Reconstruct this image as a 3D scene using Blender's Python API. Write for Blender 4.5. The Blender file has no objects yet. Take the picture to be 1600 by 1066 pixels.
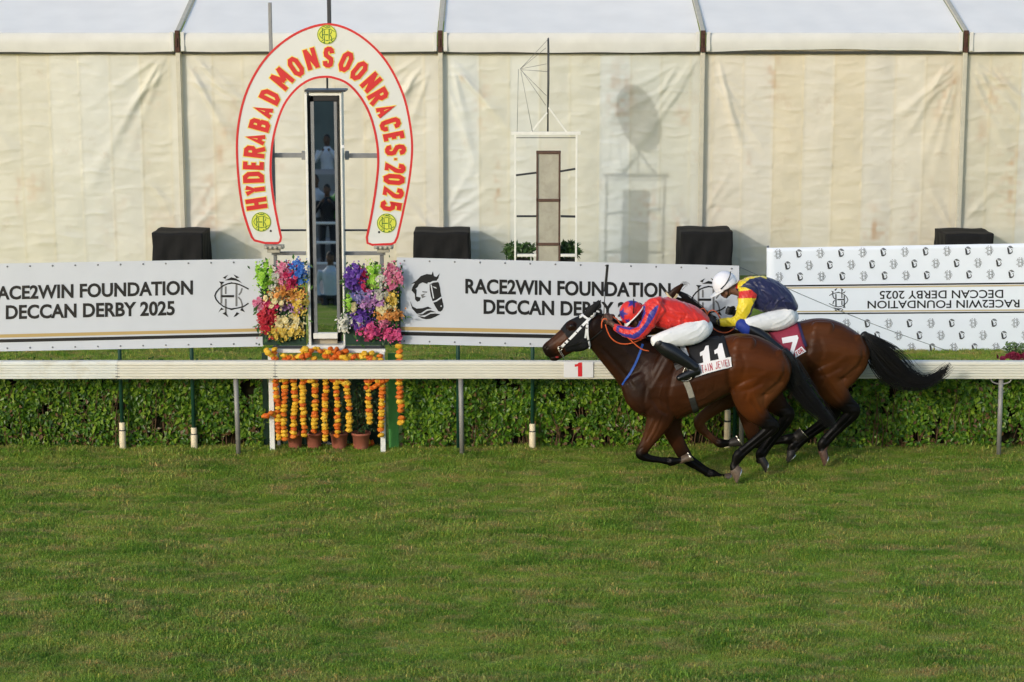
import bpy, bmesh, math, random
import numpy as np
from mathutils import Vector, Matrix
from mathutils.bvhtree import BVHTree

random.seed(7)
RNG = np.random.default_rng(7)
SC = bpy.context.scene
COL = SC.collection
PI = math.pi

# ---------------------------------------------------------------- camera, world, sun, exposure
CAM_H = 5.6
PITCH = math.radians(10.2)
FPX = 3111.1                       # focal length in pixels of the 1600 px wide photograph (70 mm lens)
cam = bpy.data.cameras.new('camera')
cam.lens, cam.sensor_width, cam.clip_end = 70.0, 36.0, 900.0
cam_ob = bpy.data.objects.new('camera', cam)
cam_ob.location = (0, 0, CAM_H)
cam_ob.rotation_euler = (PI / 2 - PITCH, 0, 0)
COL.objects.link(cam_ob)
SC.camera = cam_ob

SUN_EL = math.radians(18.0)
SUN_AZ = math.radians(35.5)        # light travels to +Y and to the right by this angle
world = bpy.data.worlds.new('World')
SC.world = world
world.use_nodes = True
wn = world.node_tree.nodes
wl = world.node_tree.links
sky = wn.new('ShaderNodeTexSky')
sky.sky_type = 'NISHITA'
sky.sun_disc = False
sky.sun_elevation = SUN_EL
sky.sun_rotation = PI + SUN_AZ     # the sun stands behind the camera, to its left
sky.air_density, sky.dust_density, sky.ozone_density = 1.0, 1.6, 1.6
bg = wn['Background']
bg.inputs['Strength'].default_value = 0.15
wl.new(sky.outputs['Color'], bg.inputs['Color'])

sun = bpy.data.lights.new('sun', 'SUN')
sun.energy, sun.angle, sun.color = 0.95, math.radians(1.0), (1.0, 0.96, 0.89)
sun_ob = bpy.data.objects.new('sun', sun)
d = Vector((math.sin(SUN_AZ) * math.cos(SUN_EL), math.cos(SUN_AZ) * math.cos(SUN_EL), -math.sin(SUN_EL)))
sun_ob.rotation_euler = d.to_track_quat('-Z', 'Y').to_euler()
COL.objects.link(sun_ob)

SC.view_settings.view_transform = 'Standard'
SC.view_settings.look = 'None'
SC.view_settings.exposure = 0.58
SC.view_settings.gamma = 1.0
SC.view_settings.use_curve_mapping = False

# ---------------------------------------------------------------- placing helpers
FWD = np.array((0, math.cos(PITCH), -math.sin(PITCH)))
UPV = np.array((0, math.sin(PITCH), math.cos(PITCH)))
RGT = np.array((1.0, 0, 0))
CAMP = np.array((0, 0, CAM_H))


def ray(px, py):
    return FWD + RGT * ((px - 800) / FPX) + UPV * ((533 - py) / FPX)


def Q(px, py, Y):
    """the point of the upright plane y = Y that the photograph shows at px, py"""
    r = ray(px, py)
    return Vector(CAMP + r * (Y / r[1]))


def G(px, py):
    """the point of the ground that the photograph shows at px, py"""
    r = ray(px, py)
    return Vector(CAMP + r * (CAM_H / -r[2]))


def S(Y, py=560):
    """pixels per metre at the plane y = Y"""
    return FPX * ray(800, py)[1] / Y


def PROJ(P):
    P = np.asarray(P) - CAMP
    dep = P @ FWD
    return np.stack([800 + FPX * (P @ RGT) / dep, 533 - FPX * (P @ UPV) / dep], -1)


def lin(c):
    c = np.asarray(c, float) / 255.0
    return tuple(np.where(c <= 0.04045, c / 12.92, ((c + 0.055) / 1.055) ** 2.4))


def inside(pt, poly):
    """which of the points (n,2) lie in the polygon"""
    x, y = pt[:, 0], pt[:, 1]
    r = np.zeros(len(pt), bool)
    n = len(poly)
    for i in range(n):
        (x0, y0), (x1, y1) = poly[i], poly[(i + 1) % n]
        if y0 == y1:
            continue
        c = ((y0 > y) != (y1 > y)) & (x < (x1 - x0) * (y - y0) / (y1 - y0) + x0)
        r ^= c
    return r


def seg_dist(pt, line):
    """distance of points (n,2) to a polyline, and the place along it 0..1"""
    line = np.asarray(line, float)
    best = np.full(len(pt), 1e9)
    where = np.zeros(len(pt))
    n = len(line) - 1
    for i in range(n):
        a, b = line[i], line[i + 1]
        ab = b - a
        t = np.clip(((pt - a) @ ab) / max(ab @ ab, 1e-9), 0, 1)
        dd = np.linalg.norm(pt - a - t[:, None] * ab, axis=1)
        m = dd < best
        best[m] = dd[m]
        where[m] = (i + t[m]) / n
    return best, where


def vnoise(p, seed=0):
    """smooth value noise, -1..1, of points (n,3)"""
    p = np.asarray(p, float) + 137.3 + seed * 17.17
    i = np.floor(p).astype(np.int64)
    f = p - i
    f = f * f * (3 - 2 * f)
    out = 0
    for a in (0, 1):
        for b in (0, 1):
            for c in (0, 1):
                h = (i[:, 0] + a) * 374761393 + (i[:, 1] + b) * 668265263 + (i[:, 2] + c) * 2147483647 + seed * 144665
                h = (h ^ (h >> 13)) * 1274126177
                h = ((h ^ (h >> 16)) & 0xffff) / 32767.5 - 1
                w = (f[:, 0] if a else 1 - f[:, 0]) * (f[:, 1] if b else 1 - f[:, 1]) * (f[:, 2] if c else 1 - f[:, 2])
                out = out + h * w
    return out


def catmull(P, sub):
    P = np.asarray(P, float)
    if len(P) < 3 or sub < 2:
        return P if sub < 2 else np.concatenate([P[:1] + (P[1:2] - P[:1]) * t for t in np.linspace(0, 1, sub + 1)[:, None]], 0)
    E = np.vstack([2 * P[0] - P[1], P, 2 * P[-1] - P[-2]])
    out = []
    for i in range(1, len(E) - 2):
        for t in np.linspace(0, 1, sub, endpoint=False):
            a, b, c, e = E[i - 1], E[i], E[i + 1], E[i + 2]
            out.append(0.5 * ((2 * b) + (c - a) * t + (2 * a - 5 * b + 4 * c - e) * t * t + (3 * b - a - 3 * c + e) * t ** 3))
    out.append(P[-1])
    return np.array(out)


# ---------------------------------------------------------------- materials
def mat(name, rgb, rough=0.6, metal=0.0, var=0.12, vscale=6.0, bump=0.0, bscale=60.0, spec=0.4, col=False, lin_in=False,
        sheen=0.0, stretch=None, coat=0.0, dirt=None):
    """procedural principled material: base colour broken up by noise, optional bump, optional vertex colours 'Col'"""
    m = bpy.data.materials.new(name)
    m.use_nodes = True
    nt = m.node_tree
    N, L = nt.nodes, nt.links
    b = N['Principled BSDF']
    b.inputs['Roughness'].default_value = rough
    b.inputs['Metallic'].default_value = metal
    b.inputs['Specular IOR Level'].default_value = spec
    b.inputs['Sheen Weight'].default_value = sheen
    b.inputs['Coat Weight'].default_value = coat
    tc = N.new('ShaderNodeTexCoord')
    vec = tc.outputs['Object']
    if stretch:
        mp = N.new('ShaderNodeMapping')
        mp.inputs['Scale'].default_value = stretch
        L.new(vec, mp.inputs['Vector'])
        vec = mp.outputs['Vector']
    if col:
        at = N.new('ShaderNodeAttribute')
        at.attribute_name = 'Col'
        src = at.outputs['Color']
    else:
        rg = N.new('ShaderNodeRGB')
        c = rgb if lin_in else lin(rgb)
        rg.outputs[0].default_value = (c[0], c[1], c[2], 1)
        src = rg.outputs[0]
    if var > 0:
        nz = N.new('ShaderNodeTexNoise')
        nz.inputs['Scale'].default_value = vscale
        nz.inputs['Detail'].default_value = 6
        L.new(vec, nz.inputs['Vector'])
        mr = N.new('ShaderNodeMapRange')
        mr.inputs['From Min'].default_value, mr.inputs['From Max'].default_value = 0.3, 0.7
        mr.inputs['To Min'].default_value, mr.inputs['To Max'].default_value = 1 - var, 1 + var
        L.new(nz.outputs['Fac'], mr.inputs['Value'])
        mx = N.new('ShaderNodeMix')
        mx.data_type, mx.blend_type = 'RGBA', 'MULTIPLY'
        mx.inputs['Factor'].default_value = 1
        L.new(src, mx.inputs[6])
        L.new(mr.outputs['Result'], mx.inputs[7])
        src = mx.outputs[2]
    if dirt:
        dc, dscale, lo, hi, amt = dirt
        nz = N.new('ShaderNodeTexNoise')
        nz.inputs['Scale'].default_value = dscale
        nz.inputs['Detail'].default_value = 8
        nz.inputs['Roughness'].default_value = 0.65
        L.new(vec, nz.inputs['Vector'])
        mr = N.new('ShaderNodeMapRange')
        mr.inputs['From Min'].default_value, mr.inputs['From Max'].default_value = lo, hi
        mr.inputs['To Min'].default_value, mr.inputs['To Max'].default_value = 0, amt
        L.new(nz.outputs['Fac'], mr.inputs['Value'])
        mx = N.new('ShaderNodeMix')
        mx.data_type = 'RGBA'
        L.new(mr.outputs['Result'], mx.inputs['Factor'])
        L.new(src, mx.inputs[6])
        c = lin(dc)
        mx.inputs[7].default_value = (c[0], c[1], c[2], 1)
        src = mx.outputs[2]
    L.new(src, b.inputs['Base Color'])
    if bump > 0:
        nb = N.new('ShaderNodeTexNoise')
        nb.inputs['Scale'].default_value = bscale
        nb.inputs['Detail'].default_value = 5
        L.new(vec, nb.inputs['Vector'])
        bp = N.new('ShaderNodeBump')
        bp.inputs['Strength'].default_value = bump
        bp.inputs['Distance'].default_value = 0.01
        L.new(nb.outputs['Fac'], bp.inputs['Height'])
        L.new(bp.outputs['Normal'], b.inputs['Normal'])
    return m


# ---------------------------------------------------------------- mesh building
class MB:
    def __init__(s):
        s.v, s.f, s.n = [], [], 0

    def add(s, v, f):
        v = np.asarray(v, float).reshape(-1, 3)
        s.v.append(v)
        s.f.extend([tuple(int(i) + s.n for i in q) for q in f])
        s.n += len(v)
        return s

    def box(s, c, size, R=None):
        h = np.array(size) / 2
        v = np.array([(x, y, z) for x in (-1, 1) for y in (-1, 1) for z in (-1, 1)]) * h
        if R is not None:
            v = v @ np.array(R).T
        return s.add(v + np.array(c), [(0, 1, 3, 2), (4, 6, 7, 5), (0, 4, 5, 1), (2, 3, 7, 6), (0, 2, 6, 4), (1, 5, 7, 3)])

    def bar(s, a, b, w, dpt, up=(0, 0, 1)):
        """rectangular bar from a to b"""
        a, b = np.array(a, float), np.array(b, float)
        t = b - a
        ln = np.linalg.norm(t)
        t /= ln
        u = np.array(up, float)
        if abs(t @ u) > 0.95:
            u = np.array((1.0, 0, 0))
        n = np.cross(t, u)
        n /= np.linalg.norm(n)
        u = np.cross(n, t)
        return s.box((a + b) / 2, (ln, dpt, w), np.stack([t, n, u], 1))

    def tube(s, pts, r, n=8, sub=1, cap=True):
        """round tube through 3-D points, radius number or list"""
        P = np.asarray(pts, float)
        r = np.full(len(P), r, float) if np.isscalar(r) else np.asarray(r, float)
        if sub > 1:
            X = catmull(np.column_stack([P, r]), sub)
            P, r = X[:, :3], X[:, 3]
        T = np.gradient(P, axis=0)
        T /= np.linalg.norm(T, axis=1)[:, None] + 1e-12
        u = np.array((0, 0, 1.0))
        if abs(T[0] @ u) > 0.9:
            u = np.array((0, 1.0, 0))
        vs = []
        for i in range(len(P)):
            u = u - T[i] * (u @ T[i])
            u /= np.linalg.norm(u)
            w = np.cross(T[i], u)
            a = np.arange(n) * 2 * PI / n
            vs.append(P[i] + r[i] * (np.cos(a)[:, None] * u + np.sin(a)[:, None] * w))
        return s._rings(vs, n, cap)

    def _rings(s, vs, n, cap):
        f = []
        for i in range(len(vs) - 1):
            for k in range(n):
                f.append((i * n + k, i * n + (k + 1) % n, (i + 1) * n + (k + 1) % n, (i + 1) * n + k))
        if cap:
            f.append(tuple(range(n))[::-1])
            f.append(tuple((len(vs) - 1) * n + k for k in range(n)))
        return s.add(np.vstack(vs), f)

    def limb(s, spec, Y, n=16, sub=5, egg=0.0):
        """closed organic tube; spec rows: px, py, half width in px (in the side view), sideways offset m, sideways half width m"""
        rows = []
        for px, py, hw, lat, lr in spec:
            p = Q(px, py, Y + lat)
            rows.append((p.x, p.y, p.z, hw / S(Y + lat, py), lr))
        R = catmull(rows, sub)
        P = R[:, :3]
        T = np.gradient(P, axis=0)
        T /= np.linalg.norm(T, axis=1)[:, None] + 1e-12
        # rounded ends
        ext = []
        for k, sg in ((0, -1), (len(P) - 1, 1)):
            e = []
            rr = min(R[k, 3], R[k, 4]) * 0.8
            for q in (0.5, 0.85, 1.0):
                e.append((P[k] + sg * T[k] * rr * q, T[k], R[k, 3] * math.sqrt(max(0.02, 1 - q * q * 0.98)), R[k, 4] * math.sqrt(max(0.02, 1 - q * q * 0.98))))
            ext.append(e)
        seq = ext[0][::-1] + [(P[i], T[i], R[i, 3], R[i, 4]) for i in range(len(P))] + ext[1]
        vs = []
        yv = np.array((0, 1.0, 0))
        a = np.arange(n) * 2 * PI / n
        for p, t, ri, rl in seq:
            nn = np.cross(t, yv)
            if np.linalg.norm(nn) < 1e-6:
                nn = np.array((0, 0, 1.0))
            nn /= np.linalg.norm(nn)
            if nn[2] < 0 and False:
                nn = -nn
            yy = np.cross(nn, t)
            k = 1 - egg * np.clip(np.sin(a), 0, 1)
            vs.append(p + ri * np.sin(a)[:, None] * nn + rl * (np.cos(a) * k)[:, None] * yy)
        return s._rings(vs, n, True)

    def ellip(s, c, r, R=None, n=16, m=10):
        v = []
        for i in range(m + 1):
            th = PI * i / m
            for k in range(n):
                ph = 2 * PI * k / n
                v.append((math.sin(th) * math.cos(ph), math.sin(th) * math.sin(ph), math.cos(th)))
        v = np.array(v) * np.array(r)
        if R is not None:
            v = v @ np.array(R).T
        v = v + np.array(c)
        f = []
        for i in range(m):
            for k in range(n):
                f.append((i * n + k, (i + 1) * n + k, (i + 1) * n + (k + 1) % n, i * n + (k + 1) % n))
        return s.add(v, f)

    def lathe(s, c, prof, n=20):
        """prof: list of (radius, z)"""
        vs = []
        a = np.arange(n) * 2 * PI / n
        for r, z in prof:
            vs.append(np.array(c) + np.column_stack([r * np.cos(a), r * np.sin(a), np.full(n, z)]))
        return s._rings(vs, n, True)

    def plate(s, pts, dirv, th):
        """closed prism: outline of 3-D points, thickness th along dirv"""
        P = np.array([tuple(p) for p in pts], float)
        D = np.array(dirv, float) * th
        n = len(P)
        f = [tuple(range(n)), tuple(range(2 * n - 1, n - 1, -1))]
        for i in range(n):
            f.append((i, i + n, (i + 1) % n + n, (i + 1) % n))
        return s.add(np.vstack([P, P + D]), f)

    def mesh(s, name, org=(0, 0, 0)):
        me = bpy.data.meshes.new(name)
        V = (np.vstack(s.v) if s.v else np.zeros((0, 3))) - np.array(org)
        me.from_pydata(V.tolist(), [], s.f)
        me.update()
        return me

    def build(s, name, m, parent=None, smooth=False, bevel=0.0, fix=True):
        org = origin(parent)
        me = s.mesh(name, org)
        if fix:
            bm = bmesh.new()
            bm.from_mesh(me)
            bmesh.ops.recalc_face_normals(bm, faces=bm.faces)
            bm.to_mesh(me)
            bm.free()
        return link(name, me, m, parent, smooth, bevel)


def origin(parent):
    o = np.zeros(3)
    while parent is not None:
        o += np.array(parent.location)
        parent = parent.parent
    return o


def link(name, me, m, parent=None, smooth=False, bevel=0.0):
    ob = bpy.data.objects.new(name, me)
    COL.objects.link(ob)
    for q in (m if isinstance(m, (list, tuple)) else [m]):
        if q is not None:
            me.materials.append(q)
    if parent is not None:
        ob.parent = parent
    if smooth:
        me.polygons.foreach_set('use_smooth', [True] * len(me.polygons))
    if bevel > 0:
        b = ob.modifiers.new('bevel', 'BEVEL')
        b.width, b.segments, b.limit_method, b.angle_limit = bevel, 2, 'ANGLE', math.radians(40)
    return ob


def tag(o, label=None, cat=None, group=None, kind=None):
    if label:
        o['label'] = label
    if cat:
        o['category'] = cat
    if group:
        o['group'] = group
    if kind:
        o['kind'] = kind
    return o


def thing(name, loc, label, cat, group=None):
    o = bpy.data.objects.new(name, None)
    o.empty_display_size = 0.2
    o.location = loc
    COL.objects.link(o)
    return tag(o, label, cat, group)


def rebase(ob, loc):
    """put the object's origin at loc without moving it"""
    ob.data.transform(Matrix.Translation(-Vector(loc)))
    ob.location = loc
    return ob


def copy_to(src, parent, loc, rot=(0, 0, 0), scl=(1, 1, 1), name=None):
    c = src.copy()
    COL.objects.link(c)
    c.parent = parent
    c.location = Vector(loc) - Vector(origin(parent))
    c.rotation_euler = rot
    c.scale = scl
    if name:
        c.name = name
    return c


def place(name, me, parent, loc, rot=(0, 0, 0), scl=(1, 1, 1)):
    """one more object on shared mesh data"""
    o = bpy.data.objects.new(name, me)
    COL.objects.link(o)
    o.parent = parent
    o.location = Vector(loc) - Vector(origin(parent))
    o.rotation_euler = rot
    o.scale = scl if not np.isscalar(scl) else (scl,) * 3
    return o


def remesh(mb, voxel, smooth=4):
    """one continuous skin round everything in mb -> verts, faces"""
    me = mb.mesh('tmp')
    bm = bmesh.new()
    bm.from_mesh(me)
    bmesh.ops.recalc_face_normals(bm, faces=bm.faces)
    bm.to_mesh(me)
    bm.free()
    ob = bpy.data.objects.new('tmp', me)
    COL.objects.link(ob)
    r = ob.modifiers.new('r', 'REMESH')
    r.mode, r.voxel_size = 'VOXEL', voxel
    if smooth:
        q = ob.modifiers.new('s', 'SMOOTH')
        q.factor, q.iterations = 0.5, smooth
    dg = bpy.context.evaluated_depsgraph_get()
    out = bpy.data.meshes.new_from_object(ob.evaluated_get(dg))
    bpy.data.objects.remove(ob)
    bpy.data.meshes.remove(me)
    return out


def verts(me):
    a = np.empty(len(me.vertices) * 3)
    me.vertices.foreach_get('co', a)
    return a.reshape(-1, 3)


def normals(me):
    a = np.empty(len(me.vertices) * 3)
    me.vertex_normals.foreach_get('vector', a)
    return a.reshape(-1, 3)


def set_verts(me, V):
    me.vertices.foreach_set('co', np.asarray(V).ravel())
    me.update()


def set_col(me, C):
    at = me.color_attributes.new(name='Col', type='FLOAT_COLOR', domain='POINT')
    C = np.asarray(C, float)
    if C.shape[1] == 3:
        C = np.column_stack([C, np.ones(len(C))])
    at.data.foreach_set('color', C.ravel())


def shell(me, mask, off, name, m, parent, jitter=0.0, both=False):
    """a cloth made from the faces whose corners are all in mask, lifted off the skin by off, with a thickness"""
    V, Nn = verts(me), normals(me)
    idx = {}
    vv, ff = [], []
    for p in me.polygons:
        q = list(p.vertices)
        if all(mask[i] for i in q):
            for i in q:
                if i not in idx:
                    idx[i] = len(vv)
                    vv.append(V[i] + Nn[i] * off)
            ff.append([idx[i] for i in q])
    nm = bpy.data.meshes.new(name)
    nm.from_pydata((np.array(vv) - origin(parent)).tolist(), [], ff)
    nm.update()
    o = link(name, nm, m, parent, True)
    so = o.modifiers.new('thickness', 'SOLIDIFY')
    so.thickness, so.offset = max(off * 0.6, 0.002), -1
    return o


# flat print ------------------------------------------------------
GLYPH = {
    'H': [[(0, 0), (0, 1)], [(1, 0), (1, 1)], [(0, .5), (1, .5)]],
    'Y': [[(0, 1), (.5, .48), (1, 1)], [(.5, .48), (.5, 0)]],
    'D': [[(0, 0), (0, 1), (.6, 1), (1, .8), (1, .2), (.6, 0), (0, 0), (0, .2)]],
    'E': [[(1, 1), (0, 1), (0, 0), (1, 0)], [(0, .5), (.85, .5)]],
    'R': [[(0, 0), (0, 1), (.7, 1), (1, .88), (1, .62), (.7, .5), (0, .5)], [(.55, .5), (1, 0)]],
    'A': [[(0, 0), (.5, 1), (1, 0)], [(.2, .3), (.8, .3)]],
    'B': [[(.7, .52), (0, .52)], [(0, .3), (0, 1), (.7, 1), (.95, .88), (.95, .64), (.7, .52), (1, .4), (1, .12), (.7, 0), (0, 0), (0, .4)]],
    'M': [[(0, 0), (0, 1)], [(1, 0), (1, 1)], [(.06, 1), (.5, .28)], [(.94, 1), (.5, .28)]],
    'O': [[(.3, 0), (0, .2), (0, .8), (.3, 1), (.7, 1), (1, .8), (1, .2), (.7, 0), (.3, 0), (.15, .1)]],
    'N': [[(0, 0), (0, 1)], [(1, 0), (1, 1)], [(.06, .97), (.94, .03)]],
    'S': [[(1, .75), (.9, .93), (.65, 1), (.35, 1), (.08, .93), (0, .75), (.1, .6), (.9, .4), (1, .25), (.92, .07), (.65, 0), (.35, 0), (.08, .07), (0, .25)]],
    'C': [[(1, .72), (.95, .9), (.7, 1), (.3, 1), (.05, .9), (0, .75), (0, .25), (.05, .1), (.3, 0), (.7, 0), (.95, .1), (1, .28)]],
    '2': [[(0, .72), (.06, .92), (.35, 1), (.65, 1), (.94, .92), (1, .72), (.9, .55), (0, 0), (1, 0)]],
    '5': [[(.95, 1), (.08, 1), (.03, .55), (.3, .62), (.7, .62), (1, .45), (1, .15), (.7, 0), (.3, 0), (0, .15)]],
    '-': [[(.2, .5), (.8, .5)]],
    'T': [[(0, 1), (1, 1)], [(.5, 1), (.5, 0)]],
    'I': [[(.5, 0), (.5, 1)]],
    'J': [[(.9, 1), (.9, .2), (.7, 0), (.3, 0), (.1, .2)]],
    'W': [[(0, 1), (.22, 0), (.5, .75), (.78, 0), (1, 1)]],
    'L': [[(0, 1), (0, 0), (1, 0)]],
    '1': [[(.05, .72), (.55, 1), (.55, 0)], [(.1, 0), (1, 0)]],
    '7': [[(0, 1), (1, 1), (.38, 0)]],
}
GLYPH['0'] = GLYPH['O']


def stroke(pts, w):
    """flat mitred band along 2-D points -> list of quads' corner points"""
    P = np.asarray(pts, float)
    n = len(P)
    L, Rr = [], []
    for i in range(n):
        if i == 0:
            t = P[1] - P[0]
            m = np.array((-t[1], t[0])) / np.linalg.norm(t)
            k = 1
        elif i == n - 1:
            t = P[-1] - P[-2]
            m = np.array((-t[1], t[0])) / np.linalg.norm(t)
            k = 1
        else:
            a = P[i] - P[i - 1]
            b = P[i + 1] - P[i]
            a = a / np.linalg.norm(a)
            b = b / np.linalg.norm(b)
            na, nb = np.array((-a[1], a[0])), np.array((-b[1], b[0]))
            m = na + nb
            lm = np.linalg.norm(m)
            m = m / lm if lm > 1e-6 else na
            k = min(1 / max(m @ na, 0.35), 1.45)
        L.append(P[i] + m * w / 2 * k)
        Rr.append(P[i] - m * w / 2 * k)
    return [(L[i], L[i + 1], Rr[i + 1], Rr[i]) for i in range(n - 1)]


def glyph(ch, w, h, t):
    """quads of one block letter in a w x h box, strokes t wide, origin at its lower left"""
    out = []
    for k, st in enumerate(GLYPH.get(ch, [])):
        pts = [(t / 2 + x * (w - t), t / 2 + y * (h - t)) for x, y in st]
        # straight ends reach the edge of the box
        out.append((k, stroke(pts, t), pts, st))
    quads = []
    for k, qs, pts, st in out:
        ends = []
        for e, nb in ((0, 1), (-1, -2)):
            if st[e][1] in (0, 1) and abs(st[nb][0] - st[e][0]) < 0.5:
                dv = np.array(pts[e]) - np.array(pts[nb])
                ends.append((e, dv / np.linalg.norm(dv) * t / 2))
        qs = [list(q) for q in qs]
        for e, dv in ends:
            if e == 0:
                qs[0][0] = qs[0][0] + dv
                qs[0][3] = qs[0][3] + dv
            else:
                qs[-1][1] = qs[-1][1] + dv
                qs[-1][2] = qs[-1][2] + dv
        quads += [(k, q) for q in qs]
    return quads


def text_flat(body, offset=0.0):
    """the built-in typeface as flat triangles, scaled into the unit square -> verts (n,2), faces, aspect"""
    c = bpy.data.curves.new('tmp', 'FONT')
    c.body, c.offset, c.resolution_u = body, offset, 4
    o = bpy.data.objects.new('tmp', c)
    COL.objects.link(o)
    dg = bpy.context.evaluated_depsgraph_get()
    me = bpy.data.meshes.new_from_object(o.evaluated_get(dg))
    bpy.data.objects.remove(o)
    bpy.data.curves.remove(c)
    V = verts(me)[:, :2]
    F = [tuple(p.vertices) for p in me.polygons]
    bpy.data.meshes.remove(me)
    lo, hi = V.min(0), V.max(0)
    return (V - lo) / (hi - lo), F, (hi - lo)[0] / (hi - lo)[1]


def bil(quad, uv):
    """unit square -> quad given as TL, TR, BR, BL in pixels"""
    tl, tr, br, bl = [np.array(q, float) for q in quad]
    u, v = uv[:, :1], uv[:, 1:]
    return (bl * (1 - u) + br * u) * (1 - v) + (tl * (1 - u) + tr * u) * v
# ================================================================ MATERIALS
M_GRASS = bpy.data.materials.new('turf grass')
M_GRASS.use_nodes = True


def grass_nodes(m, blades):
    nt = m.node_tree
    N, L = nt.nodes, nt.links
    b = N['Principled BSDF']
    b.inputs['Roughness'].default_value = 0.55
    b.inputs['Specular IOR Level'].default_value = 0.25
    geo = N.new('ShaderNodeNewGeometry')

    def noise(scale, det, stretch=(1, 1, 1)):
        mp = N.new('ShaderNodeMapping')
        mp.inputs['Scale'].default_value = stretch
        L.new(geo.outputs['Position'], mp.inputs['Vector'])
        n = N.new('ShaderNodeTexNoise')
        n.inputs['Scale'].default_value, n.inputs['Detail'].default_value = scale, det
        L.new(mp.outputs['Vector'], n.inputs['Vector'])
        return n.outputs['Fac']

    def ramp(fac, stops):
        r = N.new('ShaderNodeValToRGB')
        e = r.color_ramp.elements
        e[0].position, e[1].position = stops[0][0], stops[-1][0]
        for p, c in stops[1:-1]:
            e.new(p)
        for k, (p, c) in enumerate(stops):
            e[k].color = (*c, 1)
        L.new(fac, r.inputs['Fac'])
        return r.outputs['Color']

    def mix(f, a, c):
        x = N.new('ShaderNodeMix')
        x.data_type = 'RGBA'
        if isinstance(f, float):
            x.inputs['Factor'].default_value = f
        else:
            L.new(f, x.inputs['Factor'])
        L.new(a, x.inputs[6])
        L.new(c, x.inputs[7])
        return x.outputs[2]
    green = ramp(noise(1.5, 7, (.7, 1.4, 1)), [(0.30, (.160, .325, .034)), (0.5, (.275, .440, .056)), (0.70, (.410, .520, .094))])
    dry = ramp(noise(4.2, 7, (.6, 1.3, 1)), [(0.45, (0, 0, 0)), (0.73, (.82, .82, .82))])
    rgb = N.new('ShaderNodeRGB')
    rgb.outputs[0].default_value = (.56, .46, .19, 1)
    c = mix(dry, green, rgb.outputs[0])
    if blades:
        at = N.new('ShaderNodeAttribute')
        at.attribute_name = 'Col'
        x = N.new('ShaderNodeMix')
        x.data_type, x.blend_type = 'RGBA', 'MULTIPLY'
        x.inputs['Factor'].default_value = 1
        L.new(c, x.inputs[6])
        L.new(at.outputs['Color'], x.inputs[7])
        c = x.outputs[2]
        tr = N.new('ShaderNodeBsdfTranslucent')
        L.new(c, tr.inputs['Color'])
        ms = N.new('ShaderNodeMixShader')
        ms.inputs['Fac'].default_value = 0.5
        L.new(b.outputs[0], ms.inputs[1])
        L.new(tr.outputs[0], ms.inputs[2])
        L.new(ms.outputs[0], N['Material Output'].inputs['Surface'])
    else:
        b.inputs['Specular IOR Level'].default_value = 0.0
        so = N.new('ShaderNodeRGB')
        so.outputs[0].default_value = (.17, .15, .055, 1)
        c = mix(0.45, c, so.outputs[0])
        bn = N.new('ShaderNodeBump')
        bn.inputs['Strength'].default_value, bn.inputs['Distance'].default_value = 0.8, 0.04
        L.new(noise(22, 6), bn.inputs['Height'])
        L.new(bn.outputs[0], b.inputs['Normal'])
    L.new(c, b.inputs['Base Color'])


grass_nodes(M_GRASS, True)
M_GROUND = bpy.data.materials.new('turf soil')
M_GROUND.use_nodes = True
grass_nodes(M_GROUND, False)


def leaf_mat(name, rgb_lin, var=0.35, tr=0.3, rough=0.38):
    m = bpy.data.materials.new(name)
    m.use_nodes = True
    N, L = m.node_tree.nodes, m.node_tree.links
    b = N['Principled BSDF']
    b.inputs['Roughness'].default_value, b.inputs['Specular IOR Level'].default_value = rough, 0.4
    at = N.new('ShaderNodeAttribute')
    at.attribute_name = 'Col'
    t = N.new('ShaderNodeBsdfTranslucent')
    L.new(at.outputs['Color'], b.inputs['Base Color'])
    L.new(at.outputs['Color'], t.inputs['Color'])
    ms = N.new('ShaderNodeMixShader')
    ms.inputs['Fac'].default_value = tr
    L.new(b.outputs[0], ms.inputs[1])
    L.new(t.outputs[0], ms.inputs[2])
    L.new(ms.outputs[0], N['Material Output'].inputs['Surface'])
    return m


M_LEAF = leaf_mat('hedge leaf', None)
M_TWIG = mat('twig bark', (92, 70, 48), 0.85, var=0.3, vscale=20)
M_HEDGEIN = mat('hedge inside', (30, 28, 16), 0.95, var=0.4, vscale=12, spec=0.1)
M_TENT = mat('cream tent canvas', None, 0.62, col=True, var=0.05, vscale=2.2, bump=0.25, bscale=9, spec=0.25,
             dirt=((150, 112, 70), 1.6, 0.60, 0.86, 0.42))
M_ROOF = mat('white tent roof', (238, 236, 229), 0.5, var=0.035, vscale=1.5, bump=0.15, bscale=5, spec=0.3)
M_VAL = mat('pale valance', (203, 203, 198), 0.6, var=0.05, vscale=3, bump=0.2, bscale=8)
M_POLE = mat('dull aluminium', (186, 182, 166), 0.6, metal=0.1, var=0.08, vscale=8)
M_DARKGAP = mat('dark channel', (52, 52, 48), 0.7)
M_RUST = mat('rusty bracket', (70, 44, 34), 0.8, var=0.4, vscale=30)
M_BLACKCLOTH = mat('black cloth', (21, 21, 23), 0.8, var=0.2, vscale=5, bump=0.5, bscale=14, spec=0.25)
M_WHITEPAINT = mat('white paint', (218, 218, 212), 0.5, var=0.06, vscale=9, dirt=((120, 100, 80), 5, 0.62, 0.85, 0.4))
M_GREYSTEEL = mat('grey steel', (128, 130, 132), 0.45, metal=0.5, var=0.08, vscale=14)
M_DARKSTEEL = mat('dark steel', (58, 60, 64), 0.45, metal=0.5, var=0.1, vscale=14)
M_BOARD = mat('weathered grey board', (164, 160, 146), 0.8, var=0.12, vscale=4, bump=0.3, bscale=30,
              dirt=((120, 112, 96), 7, 0.5, 0.8, 0.5))
M_BROWN = mat('brown painted batten', (84, 62, 52), 0.7, var=0.2, vscale=20)
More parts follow.
